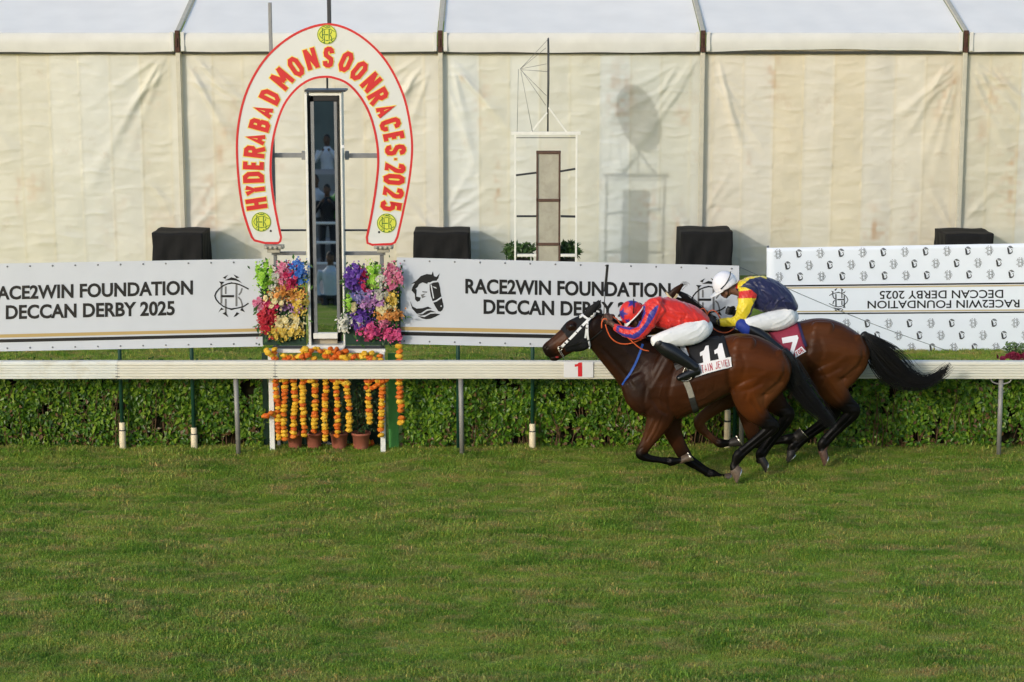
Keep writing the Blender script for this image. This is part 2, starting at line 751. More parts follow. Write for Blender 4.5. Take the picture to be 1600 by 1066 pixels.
M_BANNER = mat('white banner vinyl', (194, 199, 206), 0.42, var=0.02, vscale=3, bump=0.12, bscale=3.5, spec=0.35)
M_BACKDROP = mat('white backdrop vinyl', (232, 237, 244), 0.45, var=0.02, vscale=3, bump=0.14, bscale=2.5)
M_INK = mat('black print', (18, 18, 19), 0.5, var=0.0)
M_INKGREY = mat('grey print', (108, 109, 110), 0.5, var=0.0)
M_GOLD = mat('gold print', (176, 152, 98), 0.5, var=0.0)
M_GOLDLIGHT = mat('pale gold print', (196, 180, 146), 0.5, var=0.0)
M_GREENPOLE = mat('green painted pole', (22, 62, 48), 0.5, var=0.15, vscale=18)
M_CREAMPVC = mat('cream pipe sleeve', (222, 206, 172), 0.5, var=0.08, vscale=14, dirt=((110, 90, 60), 9, 0.55, 0.8, 0.5))
M_RAIL = mat('cream rail plastic', (217, 214, 199), 0.42, var=0.05, vscale=3, spec=0.4,
             dirt=((150, 140, 108), 3, 0.55, 0.85, 0.4))
M_RAILNEW = mat('patched white rail paint', (216, 218, 210), 0.45, var=0.05, vscale=4,
                dirt=((190, 180, 150), 5, 0.5, 0.7, 0.6))
M_POSTGREY = mat('grey rail post', (140, 138, 132), 0.55, metal=0.2, var=0.15, vscale=10)
M_REDPRINT = mat('red print', (205, 34, 44), 0.5, var=0.02)
M_PLAQUE = mat('white plaque', (222, 222, 224), 0.5, var=0.02)

# ================================================================ GROUND
mb = MB()
mb.add([(-200, -60, 0), (200, -60, 0), (200, 300, 0), (-200, 300, 0)], [(0, 1, 2, 3)])
g = mb.build('ground', M_GROUND)
tag(g, 'broad green turf of the racecourse', None, None, 'structure')


def clump(name, nb, seed, length):
    r = np.random.default_rng(seed)
    V, F, Cc = [], [], []
    for i in range(nb):
        a, rad = r.uniform(0, 2 * PI), 0.075 * math.sqrt(r.uniform())
        base = np.array((rad * math.cos(a), rad * math.sin(a), 0))
        ln = length * r.uniform(0.45, 1.15)
        lean = r.uniform(0.35, 1.75)
        da = r.uniform(0, 2 * PI)
        dv = np.array((math.cos(da), math.sin(da), 0))
        sd = np.array((-dv[1], dv[0], 0))
        w = r.uniform(0.0022, 0.0042)
        p1 = base + dv * ln * 0.25 * lean + np.array((0, 0, ln * 0.55))
        p2 = base + dv * ln * 0.8 * lean + np.array((0, 0, ln * (0.95 - 0.42 * lean)))
        n = len(V)
        V += [base - sd * w, base + sd * w, p1 + sd * w * 0.9, p1 - sd * w * 0.9, p2]
        F += [(n, n + 1, n + 2, n + 3), (n + 3, n + 2, n + 4)]
        t = r.uniform(0.74, 1.26)
        warm = r.uniform(0, 1) < 0.16
        c = (t * (1.7 if warm else 1), t * (1.15 if warm else 1), t * (1.3 if warm else 1))
        Cc += [c] * 5
    me = bpy.data.meshes.new(name)
    me.from_pydata([tuple(v) for v in V], [], F)
    me.update()
    set_col(me, np.array(Cc))
    me.materials.append(M_GRASS)
    return bpy.data.objects.new(name, me)


CL = [clump('grass_tuft', 34, s, ln) for s, ln in ((1, .052), (2, .064), (3, .044))]


def grass_field(name, label, boxes):
    P, Rr, Sc = [], [], []
    for x0, x1, y0, y1, dens, k in boxes:
        n = int((x1 - x0) * (y1 - y0) * dens)
        xy = np.column_stack([RNG.uniform(x0, x1, n), RNG.uniform(y0, y1, n)])
        # only inside a wedge a little wider than the picture
        keep = np.abs(xy[:, 0]) < xy[:, 1] * 0.29 + 0.8
        xy = xy[keep]
        n = len(xy)
        p3 = np.column_stack([xy, np.zeros(n)])
        h = 0.85 + 0.38 * vnoise(p3 * 1.7, 3) + 0.3 * vnoise(p3 * 5.5, 4)
        P.append(p3)
        Rr.append(np.column_stack([RNG.normal(0, .12, n), RNG.normal(0, .12, n), RNG.uniform(0, 6.28, n)]))
        Sc.append(np.clip(h * RNG.uniform(.75, 1.2, n), .5, 1.75) * k)
    P, Rr, Sc = np.vstack(P), np.vstack(Rr), np.concatenate(Sc)
    me = bpy.data.meshes.new(name)
    me.vertices.add(len(P))
    me.vertices.foreach_set('co', P.ravel())
    a = me.attributes.new('rot', 'FLOAT_VECTOR', 'POINT')
    a.data.foreach_set('vector', Rr.ravel())
    a = me.attributes.new('scl', 'FLOAT', 'POINT')
    a.data.foreach_set('value', Sc)
    me.update()
    ob = link(name, me, M_GRASS)
    ng = bpy.data.node_groups.new('grass', 'GeometryNodeTree')
    ng.interface.new_socket('Geometry', in_out='INPUT', socket_type='NodeSocketGeometry')
    ng.interface.new_socket('Geometry', in_out='OUTPUT', socket_type='NodeSocketGeometry')
    N, L = ng.nodes, ng.links
    gi, go = N.new('NodeGroupInput'), N.new('NodeGroupOutput')
    jn = N.new('GeometryNodeJoinGeometry')
    for c in CL:
        oi = N.new('GeometryNodeObjectInfo')
        oi.inputs['Object'].default_value = c
        oi.inputs['As Instance'].default_value = True
        L.new(oi.outputs['Geometry'], jn.inputs[0])
    ip = N.new('GeometryNodeInstanceOnPoints')
    ip.inputs['Pick Instance'].default_value = True
    ra = N.new('GeometryNodeInputNamedAttribute')
    ra.data_type = 'FLOAT_VECTOR'
    ra.inputs['Name'].default_value = 'rot'
    sa = N.new('GeometryNodeInputNamedAttribute')
    sa.data_type = 'FLOAT'
    sa.inputs['Name'].default_value = 'scl'
    L.new(gi.outputs[0], ip.inputs['Points'])
    L.new(jn.outputs[0], ip.inputs['Instance'])
    L.new(ra.outputs['Attribute'], ip.inputs['Rotation'])
    L.new(sa.outputs['Attribute'], ip.inputs['Scale'])
    L.new(ip.outputs[0], go.inputs[0])
    md = ob.modifiers.new('grass', 'NODES')
    md.node_group = ng
    tag(ob, label, None, None, 'stuff')
    return ob


grass_field('grass', 'short tufted green and straw coloured grass of the track',
            [(-7.5, 7.5, 14.6, 23.75, 560, 1.0), (-7.5, 7.5, 23.3, 23.85, 250, 1.35)])
grass_field('grass', 'strip of grass behind the hedge and rail', [(-9.5, 9.5, 26.5, 31.6, 260, 1.25)])


# ================================================================ HEDGES
def leaves_mesh(P, Nrm, size, cols, name, m, parent, droop=0.35, aspect=0.62):
    """folded four-facet leaves at points P facing Nrm"""
    n = len(P)
    Nrm = Nrm / np.linalg.norm(Nrm, axis=1)[:, None]
    t = RNG.normal(0, 1, (n, 3))
    t[:, 2] -= droop * 2
    t -= Nrm * np.sum(t * Nrm, 1)[:, None]
    t /= np.linalg.norm(t, axis=1)[:, None]
    s = np.cross(Nrm, t)
    L = size[:, None]
    w = L * aspect * 0.5
    fold = RNG.uniform(0.1, 0.35, n)[:, None]
    b = P
    mid = P + t * L * 0.45 - Nrm * w * fold
    l = P + t * L * 0.42 + s * w + Nrm * w * fold * 0.6
    r = P + t * L * 0.42 - s * w + Nrm * w * fold * 0.6
    tip = P + t * L - Nrm * L * 0.12
    V = np.stack([b, l, tip, r, mid], 1).reshape(-1, 3)
    base = np.arange(n) * 5
    F = np.concatenate([np.stack([base + a, base + c, base + 4], 1) for a, c in ((0, 1), (1, 2), (2, 3), (3, 0))])
    me = bpy.data.meshes.new(name)
    me.from_pydata((V - origin(parent)).tolist(), [], F.tolist())
    me.update()
    set_col(me, np.repeat(cols, 5, 0))
    return link(name, me, m, parent)


def hedge(x0, x1, y0, y1, ztop, label, seed):
    t = thing('hedge', ((x0 + x1) / 2, (y0 + y1) / 2, 0), label, 'hedge', None)
    mb = MB()
    mb.box(((x0 + x1) / 2, (y0 + y1) / 2 + 0.04, ztop * 0.46), (x1 - x0 - 0.12, (y1 - y0) * 0.55, ztop * 0.86))
    mb.build('branch_mass', M_HEDGEIN, t)
    tw = MB()
    for i in range(int((x1 - x0) * 34)):
        x, y = RNG.uniform(x0, x1), y0 + RNG.uniform(0.0, 0.14)
        h = RNG.uniform(0.25, ztop * 0.9)
        tw.tube([(x, y + 0.03, 0), (x + RNG.normal(0, .03), y, h * .5), (x + RNG.normal(0, .08), y - .02, h)], [.007, .006, .003], 4, 1)
    o = tw.build('stem', M_TWIG, t, fix=False)
    tag(o, None, None, None, 'stuff')
    nf = int((x1 - x0) * ztop * 4300)
    x = RNG.uniform(x0 - .04, x1 + .04, nf)
    z = RNG.uniform(0.02, 1.0, nf) ** 0.9 * ztop
    q = np.column_stack([x, np.zeros(nf), z])
    bulge = 0.07 * vnoise(q * 2.6, seed) + 0.05 * vnoise(q * 7, seed + 1)
    dens = vnoise(q * 4.5, seed + 2) + 0.55 * vnoise(q * 11, seed + 5)
    thin = np.where(z < 0.22, 0.25, 0.0)
    keep = dens > -0.42 + thin + RNG.uniform(-.25, .25, nf)
    y = y0 + bulge + np.abs(RNG.normal(0, .045, nf))
    P = np.column_stack([x, y, z])[keep]
    Nn = np.column_stack([RNG.normal(0, .55, nf), -np.ones(nf) + RNG.normal(0, .3, nf), RNG.normal(.45, .5, nf)])[keep]
    nt = int((x1 - x0) * (y1 - y0) * 1500)
    Pt = np.column_stack([RNG.uniform(x0, x1, nt), RNG.uniform(y0 - .03, y1, nt), ztop + RNG.normal(-.02, .035, nt)])
    Nt = np.column_stack([RNG.normal(0, .5, nt), RNG.normal(-.3, .5, nt), np.ones(nt)])
    P, Nn = np.vstack([P, Pt]), np.vstack([Nn, Nt])
    n = len(P)
    patch = vnoise(P * 1.3, seed + 7)[:, None]
    tone = RNG.uniform(0, 1, n)[:, None]
    dark, mid, lite, brown = np.array((.028, .085, .006)), np.array((.088, .205, .010)), np.array((.29, .41, .033)), np.array((.17, .10, .04))
    col = np.where(tone < .5, dark + (mid - dark) * tone * 2, mid + (lite - mid) * (tone - .5) * 1.6)
    col = col * (1 + .25 * patch)
    br = RNG.uniform(0, 1, n)[:, None] < (.04 + .08 * (P[:, 2:3] < .3) + .30 * np.clip(vnoise(P * np.array((1.9, 1, 2.6)), seed + 9)[:, None] - .38, 0, 1) * 2)
    col = np.where(br, brown, col)
    o = leaves_mesh(P, Nn, RNG.uniform(.036, .088, n), np.clip(col, .005, 1), 'foliage', M_LEAF, t)
    tag(o, None, None, None, 'stuff')
    return t


HY0 = 23.71
hx = lambda px: Q(px, 640, HY0).x
hedge(hx(-90), hx(408), HY0, HY0 + 0.5, 0.97, 'clipped leafy green hedge under the left banner', 11)
hedge(hx(634), hx(1690), HY0, HY0 + 0.5, 0.97, 'long clipped leafy green hedge behind the horses, right of the marigold garlands', 12)

# ================================================================ TENT
TY = 38.4
tent = thing('marquee_tent', (0, TY, 0), 'large white roofed marquee with creased cream canvas walls filling the background', 'tent')
edges = [Q(285 + 404.6 * k, 240, TY).x for k in range(-2, 6)]
z_eave = Q(800, 81, TY).z
z_val = Q(800, 51, TY).z


def wall_panel(x0, x1, seed):
    r = np.random.default_rng(seed)
    nx, nz = 220, 190
    xs, zs = np.linspace(x0, x1, nx), np.linspace(0, z_eave + .10, nz)
    X, Z = np.meshgrid(xs, zs)
    U = X - x0
    W = x1 - x0
    D = np.zeros_like(X)
    sw = W / 8.55
    ph = r.uniform(0, sw)
    sm = (U + ph) % sw
    strip = ((U + ph) // sw).astype(int)
    D += 0.005 * np.exp(-((np.minimum(sm, sw - sm)) / 0.022) ** 2)
    D += 0.010 * np.sin(PI * sm / sw) * (0.6 + 0.4 * np.sin(Z * 2 + strip))
    for k in range(strip.max() + 1):
        ms = strip == k
        z = r.uniform(0, .4)
        while z < z_eave:
            am, wd = r.uniform(.005, .015), r.uniform(.025, .055)
            sl, cu = r.normal(0, .07), r.normal(0, .016)
            u = (sm - sw / 2)
            zc = z + sl * u + cu * np.sin(u * 9 + k)
            fade = np.clip(1.3 - np.abs(u - r.normal(0, .12)) / (sw * r.uniform(.3, .6)), 0, 1)
            D += ms * am * fade * np.exp(-((Z - zc) / wd) ** 2) * r.choice([1, 1, -.6])
            z += r.uniform(.13, .40)
    # tension folds running down from the corners
    for cx, sg in ((0, 1), (W, -1)):
        for j in range(7):
            an = math.radians(r.uniform(28, 80))
            dx, dz = sg * math.cos(an), -math.sin(an)
            px_, pz_ = cx + sg * r.uniform(0, .5), z_eave - r.uniform(0, .6)
            s_ = (U - px_) * dx + (Z - pz_) * dz
            n_ = -(U - px_) * dz + (Z - pz_) * dx
            ln = r.uniform(1.4, 3.6)
            D += r.uniform(.014, .036) * np.exp(-(n_ / (.035 + .035 * np.clip(s_, 0, 4))) ** 2) * np.clip(s_ / .4, 0, 1) * np.clip((ln - s_) / ln, 0, 1)
        for j in range(3):
            an = math.radians(r.uniform(30, 65))
            dx, dz = sg * math.cos(an), math.sin(an)
            px_, pz_ = cx, r.uniform(.3, 1.2)
            s_ = (U - px_) * dx + (Z - pz_) * dz
            n_ = -(U - px_) * dz + (Z - pz_) * dx
            ln = r.uniform(1.2, 2.6)
            D += r.uniform(.012, .03) * np.exp(-(n_ / (.04 + .04 * np.clip(s_, 0, 4))) ** 2) * np.clip(s_ / .3, 0, 1) * np.clip((ln - s_) / ln, 0, 1)
    p = np.column_stack([X.ravel(), np.zeros(X.size), Z.ravel()])
    D += (0.035 * vnoise(p * .9, seed) + .010 * vnoise(p * np.array((3.0, 1, 5.5)), seed + 1) + .004 * vnoise(p * np.array((9.0, 1, 17)), seed + 2)).reshape(X.shape)
    edge = np.clip(np.minimum(U, W - U) / .25, 0, 1)
    D = D * (0.25 + .75 * edge) + 0.05
    V = np.column_stack([X.ravel(), (TY - D).ravel(), Z.ravel()]) - np.array((0, TY, 0))
    i = np.arange(nx * nz).reshape(nz, nx)
    F = np.stack([i[:-1, :-1], i[:-1, 1:], i[1:, 1:], i[1:, :-1]], -1).reshape(-1, 4)
    me = bpy.data.meshes.new('wall_panel')
    me.from_pydata(V.tolist(), [], F.tolist())
    me.update()
    base = np.array(lin({39: (200, 199, 187), 45: (200, 198, 186), 40: (200, 199, 187), 41: (199, 196, 183), 42: (199, 201, 193), 43: (201, 195, 179), 44: (199, 196, 182)}[seed]))
    tint = r.uniform(-.035, .035, strip.max() + 1)[strip]
    warm = r.uniform(-.05, .07, strip.max() + 1)[strip] + .05 * np.exp(-(np.minimum(sm, sw - sm) / .03) ** 2)
    C = base[None, None] * (1 + tint[..., None]) * (1 - warm[..., None] * np.array((.15, .55, 1.5)))
    st = np.zeros_like(X)
    for j in range(9):
        a, b2 = r.uniform(.2, W - .2), r.uniform(.8, z_eave - .3)
        st += r.uniform(.06, .30) * np.exp(-((U - a) / r.uniform(.04, .28)) ** 2 - ((Z - b2) / r.uniform(.06, .6)) ** 2)
    nn = vnoise(p * 11, seed + 8).reshape(X.shape)
    st = np.clip(st * (0.6 + nn * 1.4), 0, .55)
    C = C * (1 - st[..., None]) + np.array(lin((172, 128, 86))) * st[..., None]
    set_col(me, C.reshape(-1, 3))
    return link('wall_panel', me, M_TENT, tent, True)


for k in range(7):
    wall_panel(edges[k] + .02, edges[k + 1] - .02, 39 + k)
SLOPE = 0.32
for k in range(7):
    x0, x1 = edges[k] + .06, edges[k + 1] - .06
    # valance with a slightly slack lower edge
    n = 24
    sag = [0.0, 0.01, 0.0, 0.015, -0.045, 0.01, 0.0][k]
    mb = MB()
    vs = []
    for i in range(n + 1):
        u = i / n
        x = x0 + (x1 - x0) * u
        b = z_eave + .005 - sag * math.sin(PI * u) + .006 * math.sin(u * 19 + k)
        pf = .012 * math.sin(u * 14 + k * 2)
        for y, z in ((TY - .17 + pf, b), (TY - .20 + pf * .4, (b + z_val) / 2 - .02), (TY - .19, z_val - .05), (TY - .15, z_val)):
            vs.append((x, y, z))
    F = [(i * 4 + j, (i + 1) * 4 + j, (i + 1) * 4 + j + 1, i * 4 + j + 1) for i in range(n) for j in range(3)]
    mb.add(vs, F)
    mb.build('valance', M_VAL, tent, True, fix=False)
    # roof sheet
    nu, nv = 30, 16
    vs = []
    for j in range(nv + 1):
        for i in range(nu + 1):
            u, v = i / nu, j / nv
            x = x0 + (x1 - x0) * u
            y = TY - .16 + v * 6.5
            z = z_val - .004 + v * 6.5 * SLOPE - .10 * math.sin(PI * u) * math.sin(PI * min(1, v * 1.2 + .1)) * .6 + .004 * math.sin(u * 40 + v * 13 + k)
            vs.append((x, y, z))
    F = [(j * (nu + 1) + i, j * (nu + 1) + i + 1, (j + 1) * (nu + 1) + i + 1, (j + 1) * (nu + 1) + i) for j in range(nv) for i in range(nu)]
    mb = MB().add(vs, F)
    mb.build('roof_panel', M_ROOF, tent, True, fix=False)
    mb = MB().box(((x0 + x1) / 2, TY - .12, z_eave - .012), (x1 - x0, .06, .05))
    mb.build('wall_track', M_DARKGAP, tent, bevel=.006)
for x in edges:
    mb = MB().box((x, TY - .17, z_eave / 2), (.088, .05, z_eave - .02))
    mb.build('pole', M_POLE, tent, bevel=.008)
    mb = MB().box((x, TY - .185, (z_eave + z_val) / 2 + .02), (.085, .09, z_val - z_eave + .05))
    mb.box((x - .02, TY - .24, z_eave + .18), (.05, .03, .16)).box((x + .01, TY - .24, z_eave + .36), (.06, .03, .06))
    mb.build('pole_bracket', M_RUST, tent, bevel=.006)
    mb = MB().bar((x, TY - .18, z_val + .02), (x, TY - .18 + 6.5, z_val + .02 + 6.5 * SLOPE), .04, .085)
    mb.build('roof_beam', M_POLE, tent, bevel=.008)
    for s in (-1, 1):
        mb = MB().box((x + s * .10, TY - .215, z_eave + .2), (.07, .02, .36))
        mb.build('valance_flap', M_VAL, tent, bevel=.006)

# ================================================================ BLACK COVERED BALLAST BOXES
for k, (a, b, t_, lab) in enumerate(((237, 316, 365, 'black cloth covered block by the tent pole left of the horseshoe sign'),
                                    (646, 733, 364, 'black cloth covered block by the tent pole right of the horseshoe sign'),
                                    (1064, 1145, 363, 'black cloth covered block by the tent pole above the white helmet'),
                                    (1478, 1553, 366, 'black cloth covered block behind the upside down backdrop'))):
    yf = 37.05
    A, B = Q(a, t_, yf), Q(b, t_, yf)
    n = 22
    me_b = bmesh.new()
    bmesh.ops.create_cube(me_b, size=1)
    bmesh.ops.subdivide_edges(me_b, edges=me_b.edges, cuts=n, use_grid_fill=True)
    cx, w, h = (A.x + B.x) / 2, B.x - A.x, A.z
    for v in me_b.verts:
        x, y, z = v.co
        v.co = (x * w, y * 1.0 + .5, (z + .5) * h)
        q = v.co
        dn = .5 - z
        fold = .034 * dn * math.sin((q.x + q.y) * 17 + k * 3 + 2 * math.sin(q.z * 4)) + .010 * dn * math.sin((q.x - q.y) * 41 + k)
        nx = math.copysign(abs(x * 2) ** 8, x)
        ny = math.copysign(abs(y * 2) ** 8, y)
        v.co.x += nx * fold
        v.co.y += ny * fold
        v.co.z += (abs(z * 2) ** 8) * (.008 * math.sin(q.x * 9 + k * 5) + .006 * math.sin(q.y * 11)) if z > .3 else 0
    me = bpy.data.meshes.new('covered_block')
    me_b.to_mesh(me)
    me_b.free()
    o = link('covered_block', me, M_BLACKCLOTH, None, True)
    o.location = (cx, yf, 0)
    tag(o, lab, 'covered block', 'black blocks at the tent poles')


# ================================================================ PRINT HELPERS ON UPRIGHT SHEETS
def px_poly(mb, polys, Y, fwd=0.0014, step=0.0001):
    for k, pl in enumerate(polys):
        mb.add([tuple(Q(x, y, Y - fwd - k % 7 * step)) for x, y in pl], [tuple(range(len(pl)))])
    return mb


def px_text(mb, body, quad, Y, offset=.02, fwd=0.0014):
    uv, F, asp = text_flat(body, offset)
    p = bil(quad, uv)
    mb.add([tuple(Q(x, y, Y - fwd)) for x, y in p], F)
    return mb


HRC_FILL = [[(440, 300), (500, 275), (555, 248), (630, 268), (690, 305), (735, 352), (690, 325), (620, 302), (555, 297), (500, 299)],
            [(490, 355), (555, 330), (625, 348), (625, 362), (555, 356), (490, 366)],
            [(490, 762), (555, 768), (690, 750), (640, 775), (555, 800), (510, 780)],
            [(385, 546), (600, 546), (600, 584), (385, 584)],
            [(410, 255), (500, 205), (470, 245), (455, 280)], [(590, 200), (690, 250), (640, 266)], [(345, 318), (440, 325), (390, 372)],
            [(335, 840), (385, 755), (435, 785), (380, 800)], [(405, 855), (460, 825), (505, 918), (455, 885)],
            [(690, 855), (645, 830), (590, 916), (640, 895)], [(700, 800), (735, 755), (782, 832)]]
HRC_THIN = [([(845, 447), (760, 402), (690, 370), (620, 352), (555, 345), (490, 358), (420, 388), (350, 440), (300, 500), (278, 560), (300, 620), (350, 680),
              (420, 735), (490, 765), (555, 778), (620, 770), (700, 755), (770, 732), (842, 682)], 22)]
HRC_GREY = [([(388, 330), (388, 690)], 32), ([(460, 402), (460, 528)], 30), ([(460, 608), (460, 860)], 30), ([(640, 345), (640, 735)], 34),
            ([(735, 430), (715, 500), (680, 545)], 26), ([(670, 580), (712, 625), (735, 700), (742, 760)], 26)]


def crest_polys(cx, cy, unit, rot180=False):
    """a monogram of H, R and C; unit = pixels for 300 drawing units -> black polys, grey polys"""
    s = unit / 300.0 * (-1 if rot180 else 1)
    f = lambda p: (cx + (p[0] - 555) * s, cy + (p[1] - 560) * s)
    black = [[f(p) for p in pl] for pl in HRC_FILL]
    for pts, w in HRC_THIN:
        black += [[f(p) for p in q] for q in stroke(pts, w)]
    grey = []
    for pts, w in HRC_GREY:
        grey += [[f(p) for p in q] for q in stroke(pts, w)]
    return black, grey


HEAD_BLACK = [[(240, 360), (330, 300), (400, 230), (500, 195), (580, 205), (600, 150), (620, 230), (660, 245), (715, 185), (690, 270), (650, 318),
               (560, 335), (520, 335), (505, 360), (430, 335), (370, 365), (345, 415), (310, 440), (330, 460), (325, 570), (400, 588), (385, 640), (340, 660),
               (305, 620), (300, 530), (245, 470), (262, 410), (300, 350)],
              [(545, 345), (600, 300), (660, 290), (700, 345), (722, 430), (728, 500), (748, 590), (772, 690), (778, 745), (756, 800), (725, 824), (690, 815), (668, 780), (640, 735), (600, 660), (566, 560), (548, 450)],
              [(218, 640), (262, 735), (330, 772), (430, 765), (520, 738), (585, 772), (500, 785), (400, 850), (335, 860), (255, 770)],
              [(335, 875), (430, 862), (500, 812), (560, 798), (655, 832), (570, 832), (480, 878), (400, 892)],
              [(345, 895), (460, 912), (560, 860), (640, 852), (722, 865), (640, 910), (560, 942), (490, 950), (420, 936)],
              [(420, 485), (510, 490), (500, 505), (430, 500)]]
HEAD_WHITE = [[(528, 350), (600, 312), (690, 306), (692, 328), (610, 338), (545, 372)], [(592, 652), (660, 628), (742, 570), (750, 592), (668, 652), (602, 676)], [(590, 400), (650, 415), (668, 440), (630, 430)],
              [(560, 372), (580, 372), (622, 600), (604, 606)], [(726, 724), (748, 716), (752, 738), (732, 744)]]
HEAD_GREY = [[(400, 540), (480, 520), (440, 560), (490, 570), (420, 600)]]


def head_polys(cx, cy, unit, rot180=False):
    s = unit / 400.0 * (-1 if rot180 else 1)
    f = lambda p: (cx + (p[0] - 480) * s, cy + (p[1] - 555) * s)
    return [[f(p) for p in pl] for pl in HEAD_BLACK], [[f(p) for p in pl] for pl in HEAD_GREY], [[f(p) for p in pl] for pl in HEAD_WHITE]


# ================================================================ UPSIDE-DOWN BACKDROP
BY = 30.2
BQ = [(1198, 387.5), (1600, 380.5), (1600, 551), (1198, 551)]


def bq(x, y):
    """rows given at the left edge follow the slant of the sheet"""
    u = (x - 1198) / 402
    v = (551 - y) / (551 - 387.5)
    p = bil(BQ, np.array([[u, v]]))[0]
    return (p[0], p[1])


back = thing('event_backdrop', Q(1400, 551, BY), 'white sponsor backdrop hung upside down on the grass at the right', 'backdrop')
mb = MB()
nx, nz = 40, 24
vs = []
for j in range(nz + 1):
    for i in range(nx + 1):
        x = 1198 + (1720 - 1198) * i / nx
        y = 551 - 163.5 * j / nz
        p = Q(*bq(x, y), BY)
        q = .006 * math.sin(i * .9 + j * .3) * math.sin(j * .4 + 1)
        vs.append((p.x, p.y + abs(q) * .6 + .002, max(p.z, .002)))
F = [(j * (nx + 1) + i, j * (nx + 1) + i + 1, (j + 1) * (nx + 1) + i + 1, (j + 1) * (nx + 1) + i) for j in range(nz) for i in range(nx)]
mb.add(vs, F)
o = mb.build('sheet', M_BACKDROP, back, True, fix=False)
so = o.modifiers.new('thickness', 'SOLIDIFY')
so.thickness, so.offset = .006, -1


def band(y0, y1, x0=1198.5, x1=1719):
    return [bq(x0, y0), bq(x1, y0), bq(x1, y1), bq(x0, y1)]


px_poly(MB(), [band(446.0, 448.3), band(489.6, 491.6)], BY).build('printed_stripe', M_INK, back, fix=False)
px_poly(MB(), [band(449.2, 451.6), band(486.2, 488.4)], BY).build('printed_stripe', M_GOLDLIGHT, back, fix=False)
mb = MB()
px_text(mb, 'RACE2WIN FOUNDATION', [bq(1593, 483.5), bq(1355.5, 483.5), bq(1355.5, 471.5), bq(1593, 471.5)], BY, .012)
px_text(mb, 'DECCAN DERBY 2025', [bq(1567.5, 469), bq(1374.5, 469), bq(1374.5, 456.5), bq(1567.5, 456.5)], BY, .012)
mb.build('lettering', M_INK, back, fix=False)
bl, gr = crest_polys(*bq(1310.5, 469.5), 15.5, True)
mb = px_poly(MB(), bl, BY)
px_poly(mb, gr, BY, .0022)
mb.build('printed_crest', M_INK, back, fix=False)
rows = [(397.4, 1215.6, 0), (415.8, 1231.0, 1), (433.4, 1217.5, 0), (506.5, 1223.5, 1), (525, 1239, 1), (543.5, 1259, 1)]
emb = {}
M_INKSOFT = mat('faded black print', (58, 58, 60), 0.5, var=0.0)
for kind in (0, 1):
    mb = MB()
    if kind == 0:
        bl, gr = crest_polys(800, 533, 6.6, True)
    else:
        bl, gr, _ = head_polys(800, 533, 6.8, True)
        gr = []
    c = Q(800, 533, BY)
    px_poly(mb, bl, BY, .002)
    px_poly(mb, gr, BY, .0012)
    V = np.vstack(mb.v) - np.array(c)
    me = bpy.data.meshes.new('printed_emblem')
    me.from_pydata(V.tolist(), [], mb.f)
    me.materials.append(M_INKSOFT if kind else M_INKGREY)
    emb[kind] = me
for y, x, k0 in rows:
    k = k0
    while x < 1660:
        place('printed_emblem', emb[k], back, Q(*bq(x, y), BY - .0015))
        x += 33.0
        k = 1 - k
for x in (1200, 1420, 1640):
    mb = MB().tube([tuple(Q(x, 384, BY + .06)), (Q(x, 384, BY + .06).x, BY + .06, 0)], .018, 8)
    mb.build('support_pole', M_GREYSTEEL, back, True)

# ================================================================ WHITE FINISH FRAME WITH DISC (far side of the track)
FY = 35.85
fin = thing('finish_frame', (Q(855, 400, FY).x, FY, 0), 'thin white steel frame holding a tall grey board and an edge-on disc on a mast', 'finish post')
zt = Q(800, 211, FY).z
xl, xr = Q(805, 300, FY).x, Q(900.5, 300, FY).x


def fbar(name, a, b, w, m, Y=FY, d=None):
    mb = MB().bar(tuple(Q(*a, Y)), tuple(Q(*b, Y)), w, d or w)
    return mb.build(name, m, fin, bevel=.004)


for x in (xl, xr):
    for dy in (0,):
        mb = MB().box((x, FY + dy, zt / 2), (.034, .034, zt))
        mb.build('upright', M_WHITEPAINT, fin, bevel=.004)
for dy in (0,):
    mb = MB().box(((xl + xr) / 2, FY + dy, zt + .03), (xr - xl + .14, .05, .06))
    mb.build('top_beam', M_WHITEPAINT, fin, bevel=.004)
mb = MB().box(((xl + xr) / 2, FY - .012, zt - .05), (xr - xl - .04, .03, .012))
mb.build('cross_rod', M_DARKSTEEL, fin)
bx0, bx1 = Q(838.5, 320, FY + .06).x, Q(875, 320, FY + .06).x
zs = [Q(800, y, FY + .06).z for y in (238, 312.5, 381)] + [0.0]
for i in range(3):
    hi, lo = zs[i] - .03, (zs[i + 1] + .02 if i < 2 else .05)
    mb = MB().box(((bx0 + bx1) / 2, FY + .06, (hi + lo) / 2), (bx1 - bx0 - .05, .10, hi - lo))
    mb.build('grey_board', M_BOARD, fin, bevel=.006)
for i in range(3):
    mb = MB().box(((bx0 + bx1) / 2, FY + .05, zs[i]), (bx1 - bx0 + .02, .13, .05))
    mb.build('batten', M_BROWN, fin, bevel=.005)
for x in (bx0 + .008, bx1 - .008):
    mb = MB().box((x, FY + .05, zs[0] / 2), (.03, .13, zs[0] - .06))
    mb.build('side_batten', M_BROWN, fin, bevel=.004)
fbar('arm', (806, 274), (838, 270), .035, M_DARKSTEEL)
fbar('arm', (875, 268), (899, 264), .035, M_DARKSTEEL)
fbar('arm', (807, 338), (838, 338), .035, M_DARKSTEEL)
fbar('arm', (876, 338), (899, 338.5), .04, M_DARKSTEEL)
fbar('lower_rail', (808, 399), (838, 399), .05, M_WHITEPAINT)
fbar('lower_rail', (876, 399), (899, 399), .05, M_WHITEPAINT)
fbar('strut', (830, 207), (855, 176), .03, M_WHITEPAINT, FY + .0)
fbar('strut', (885, 206), (857, 168), .03, M_WHITEPAINT, FY + .0)
a, b = Q(856, 208, FY + .0), Q(856, 60, FY + .0)
